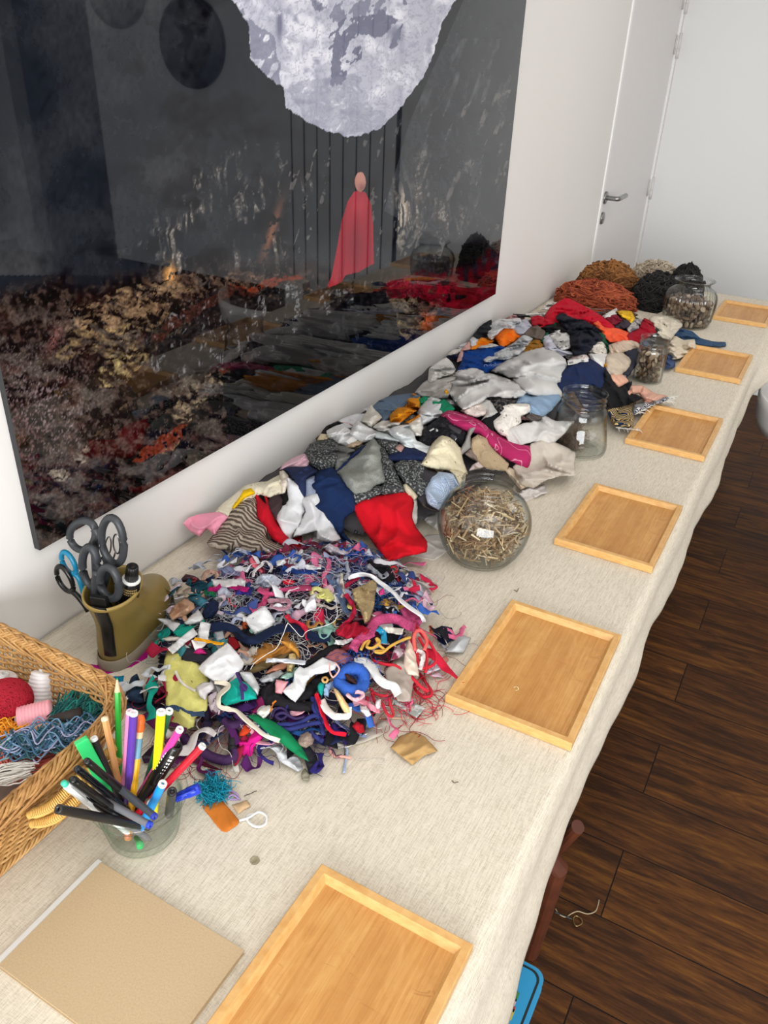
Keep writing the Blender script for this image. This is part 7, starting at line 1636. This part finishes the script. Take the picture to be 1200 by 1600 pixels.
threads('bright blue frizz around the blue yarn flower', 551, 1062, 26, 20, ['#2c64c4', '#4c86dc', '#1c4690'], 130, 14, L=5, stp=.006, curl=1.4, zr=(.022, .04))
for k, q in enumerate([[(320, 470), (360, 510), (430, 530), (470, 520)], [(330, 500), (350, 560), (370, 610)], [(420, 590), (460, 680), (500, 705), (515, 680), (490, 600), (480, 550)], [(290, 540), (300, 600), (330, 650)]]):
    K_(F_, ['upper red yarn strand near the blue flower', 'short red yarn strand near the blue flower', 'red yarn loop pointing to the front right', 'leftmost short red yarn strand near the blue flower'][k], '#b3142a', q, .003, off=.026)
R_(F_, 'pale pink curly bow below the blue flower', '#e2b4bc', [(120, 510), (170, 560), (230, 560), (250, 510), (190, 500)], 30, off=.044)
R_(F_, 'pink and white braid crossing to the red yarn', '#d98494', [(230, 560), (290, 600), (350, 640), (400, 650)], 46, off=.036)
P_(F_, 'white tufted scrap left of the red yarn loop', '#e8e2e2', [(370, 570), (410, 560), (400, 640), (350, 660)], off=.038, fold=.005)
P_(F_, 'white tufted scrap below the pink braid', '#e6e0e0', [(230, 600), (290, 620), (325, 690), (290, 710), (240, 660)], off=.036, fold=.005)
scrap('shiny white and silver swatch at the lower right of the heap', fab('#d6dbd8', 'blot', '#a3aca6', 1.5), F_([(500, 530), (600, 575), (680, 590), (778, 630), (710, 712), (620, 665), (540, 610)]), H=H0, off=.008, bulge=.012, rounded=0)
P_(F_, 'red fluffy pompom tuft at the front right', '#c01a2c', [(165, 790), (200, 750), (260, 780), (270, 840), (220, 850)], 'speckle', '#8c1020', off=.012, fold=.006)
R_(F_, 'sheer cream ribbon fanned out at the front right', '#cfc6ba', [(150, 900), (280, 860), (420, 800), (560, 740), (650, 720)], 100, 'sheer', H=H0, off=.003)
K_(F_, 'thin wooden stick lying at the front right of the heap', '#c9a88c', [(400, 718), (520, 720), (650, 722)], .0014, H=H0, off=.004, name='wooden_stick', cat='stick')
R_(F_, 'grey blue ribbon tail at the front of the heap', '#6e7898', [(20, 740), (100, 790), (190, 850), (285, 878)], 24, off=.012)
K_(A, 'long white thread winding over the heap middle', '#e8e6e0', [(1200, 560), (1150, 680), (1100, 780), (1020, 830), (920, 900), (880, 960)], .00045, off=.05)
K_(B_c, 'white thread zigzag over the crimson and navy pieces', '#ece8e2', [(960, 560), (990, 700), (980, 800), (900, 860), (700, 920), (640, 980), (560, 900), (500, 850), (460, 960)], .00045, off=.05)

# ================================================================ SMALL THINGS ON THE CLOTH
def flat(label, hexc, pts, off=.003, name='fabric_scrap', cat='cloth', kind='plain', h2=None, bulge=.002, fold=.0008, thick=.001, rounded=0):
    return scrap(label, fab(hexc, kind, h2), pts, H=H0, off=off, bulge=bulge, fold=fold, thick=thick, name=name, cat=cat, rounded=rounded, grow=0)
flat('magenta felt strip lying under the rubber boot', '#a8147a', [(116, 1041), (134, 1037), (160, 1040), (200, 1030), (220, 1018), (224, 1005), (231, 1000), (236, 1003), (230, 1028), (205, 1042), (160, 1056), (143, 1058)], off=.0021, bulge=.0002, fold=.0002, thick=.0007)
flat('teal blue felt corner right of the basket rim', '#0f7698', [(167, 1058), (194, 1056), (190, 1077), (172, 1074)], off=.002)
scrap('dark denim curl between basket and thread heap', fab('#22324c', 'denim', '#3a5068'), [(196, 1090), (205, 1060), (214, 1054), (222, 1075), (224, 1096), (208, 1098)], H=H0, off=.008, bulge=.016, fold=.005)
scrap('flat dark denim strip between pens and yellow gauze', fab('#2a3448', 'denim', '#46566c'), [(190, 1085), (215, 1095), (250, 1100), (300, 1108), (298, 1116), (240, 1112), (196, 1106)], H=H0, off=.004, bulge=.006, fold=.003)
scrap('black scrap at the left foot of the thread heap', fab('#17161c'), [(224, 1100), (240, 1085), (262, 1078), (264, 1090), (240, 1102)], H=H0, off=.004, bulge=.006)
scrap('dark plum triangle of cloth behind the pens', fab('#2c1a30'), [(222, 1182), (244, 1162), (240, 1188), (226, 1192)], H=H0, off=.004, bulge=.004)
flat('folded kraft paper scrap between heap and nearest trays', '#b4915f', [(610, 1168), (625, 1150), (646, 1142), (665, 1152), (684, 1173), (664, 1180), (644, 1196)], off=.006, name='paper_scrap', cat='paper', bulge=.007, fold=.002)
o = scrap('orange felt rectangle in front of the pen bowl', fab('#c8742c'), [(316, 1258), (340, 1248), (348, 1252), (374, 1282), (372, 1288), (354, 1300), (346, 1298), (318, 1264)], H=H0, off=.003, bulge=.003, fold=.0006, thick=.002, grow=0)
flat('tiny beige paper piece beside the orange felt', '#c9a983', [(362, 1258), (386, 1250), (392, 1259), (372, 1272)])
fuzz('yarn_tuft', onz(333, 1234, .011), .019, 420, fab('#1f8fa8'), 'turquoise blue fuzzy wool tuft right of the pen bowl', 'wool tuft', 31, sq=.55, r=.0005)
cord('white elastic loop lying right of the orange felt', plain('white_elastic', '#ebebe9', .7), [(374, 1282), (388, 1278), (404, 1269), (416, 1276), (414, 1288), (402, 1292), (390, 1286), (386, 1276), (396, 1272)], .0016, H=H0, off=.002, name='elastic_loop', cat='elastic')
cord('lilac thread curl beside the turquoise tuft', plain('lilac_thread', '#9d86b4', .8), [(352, 1240), (362, 1236), (372, 1243), (368, 1250), (356, 1247), (364, 1242), (376, 1250)], .0012, H=H0, off=.002, name='thread', cat='thread')
cord('thin dark needle pointing right of the turquoise tuft', plain('needle', '#5a5650', .3, 1), [(382, 1244), (391, 1240), (401, 1236)], .0005, H=H0, off=.0015, name='needle', cat='needle')
p = onz(398, 1345, .002); b = MB(); b.lathe([(0, .0), (.0055, 0), (.006, .001), (.0055, .0022), (.0035, .0016), (0, .0016)], p, 24); tagit(b.build('button', glass('clear_button', (.86, .85, .8), (.5, .5, .46))), 'small clear button lying on the cloth above the near tray', 'button')
p = onz(806, 1076, .008); cord('tiny curl of pale fibre inside the second tray', plain('pale_fibre', '#e6d9a8', .8), [(803, 1074), (808, 1073), (810, 1077), (806, 1079)], .0006, H=lambda x, y: 0*x+.0075, off=.001, name='fibre', cat='fibre')
cord('short dark thread on the cloth right of the kraft scrap', plain('dark_thread', '#6b6456', .8), [(706, 1220), (710, 1223), (716, 1222)], .0006, H=H0, off=.0012, name='thread', cat='thread')
cord('short dark thread on the cloth above the second tray', plain('dark_thread', '#6b6456', .8), [(803, 922), (808, 924), (810, 919)], .0006, H=H0, off=.0012, name='thread', cat='thread')
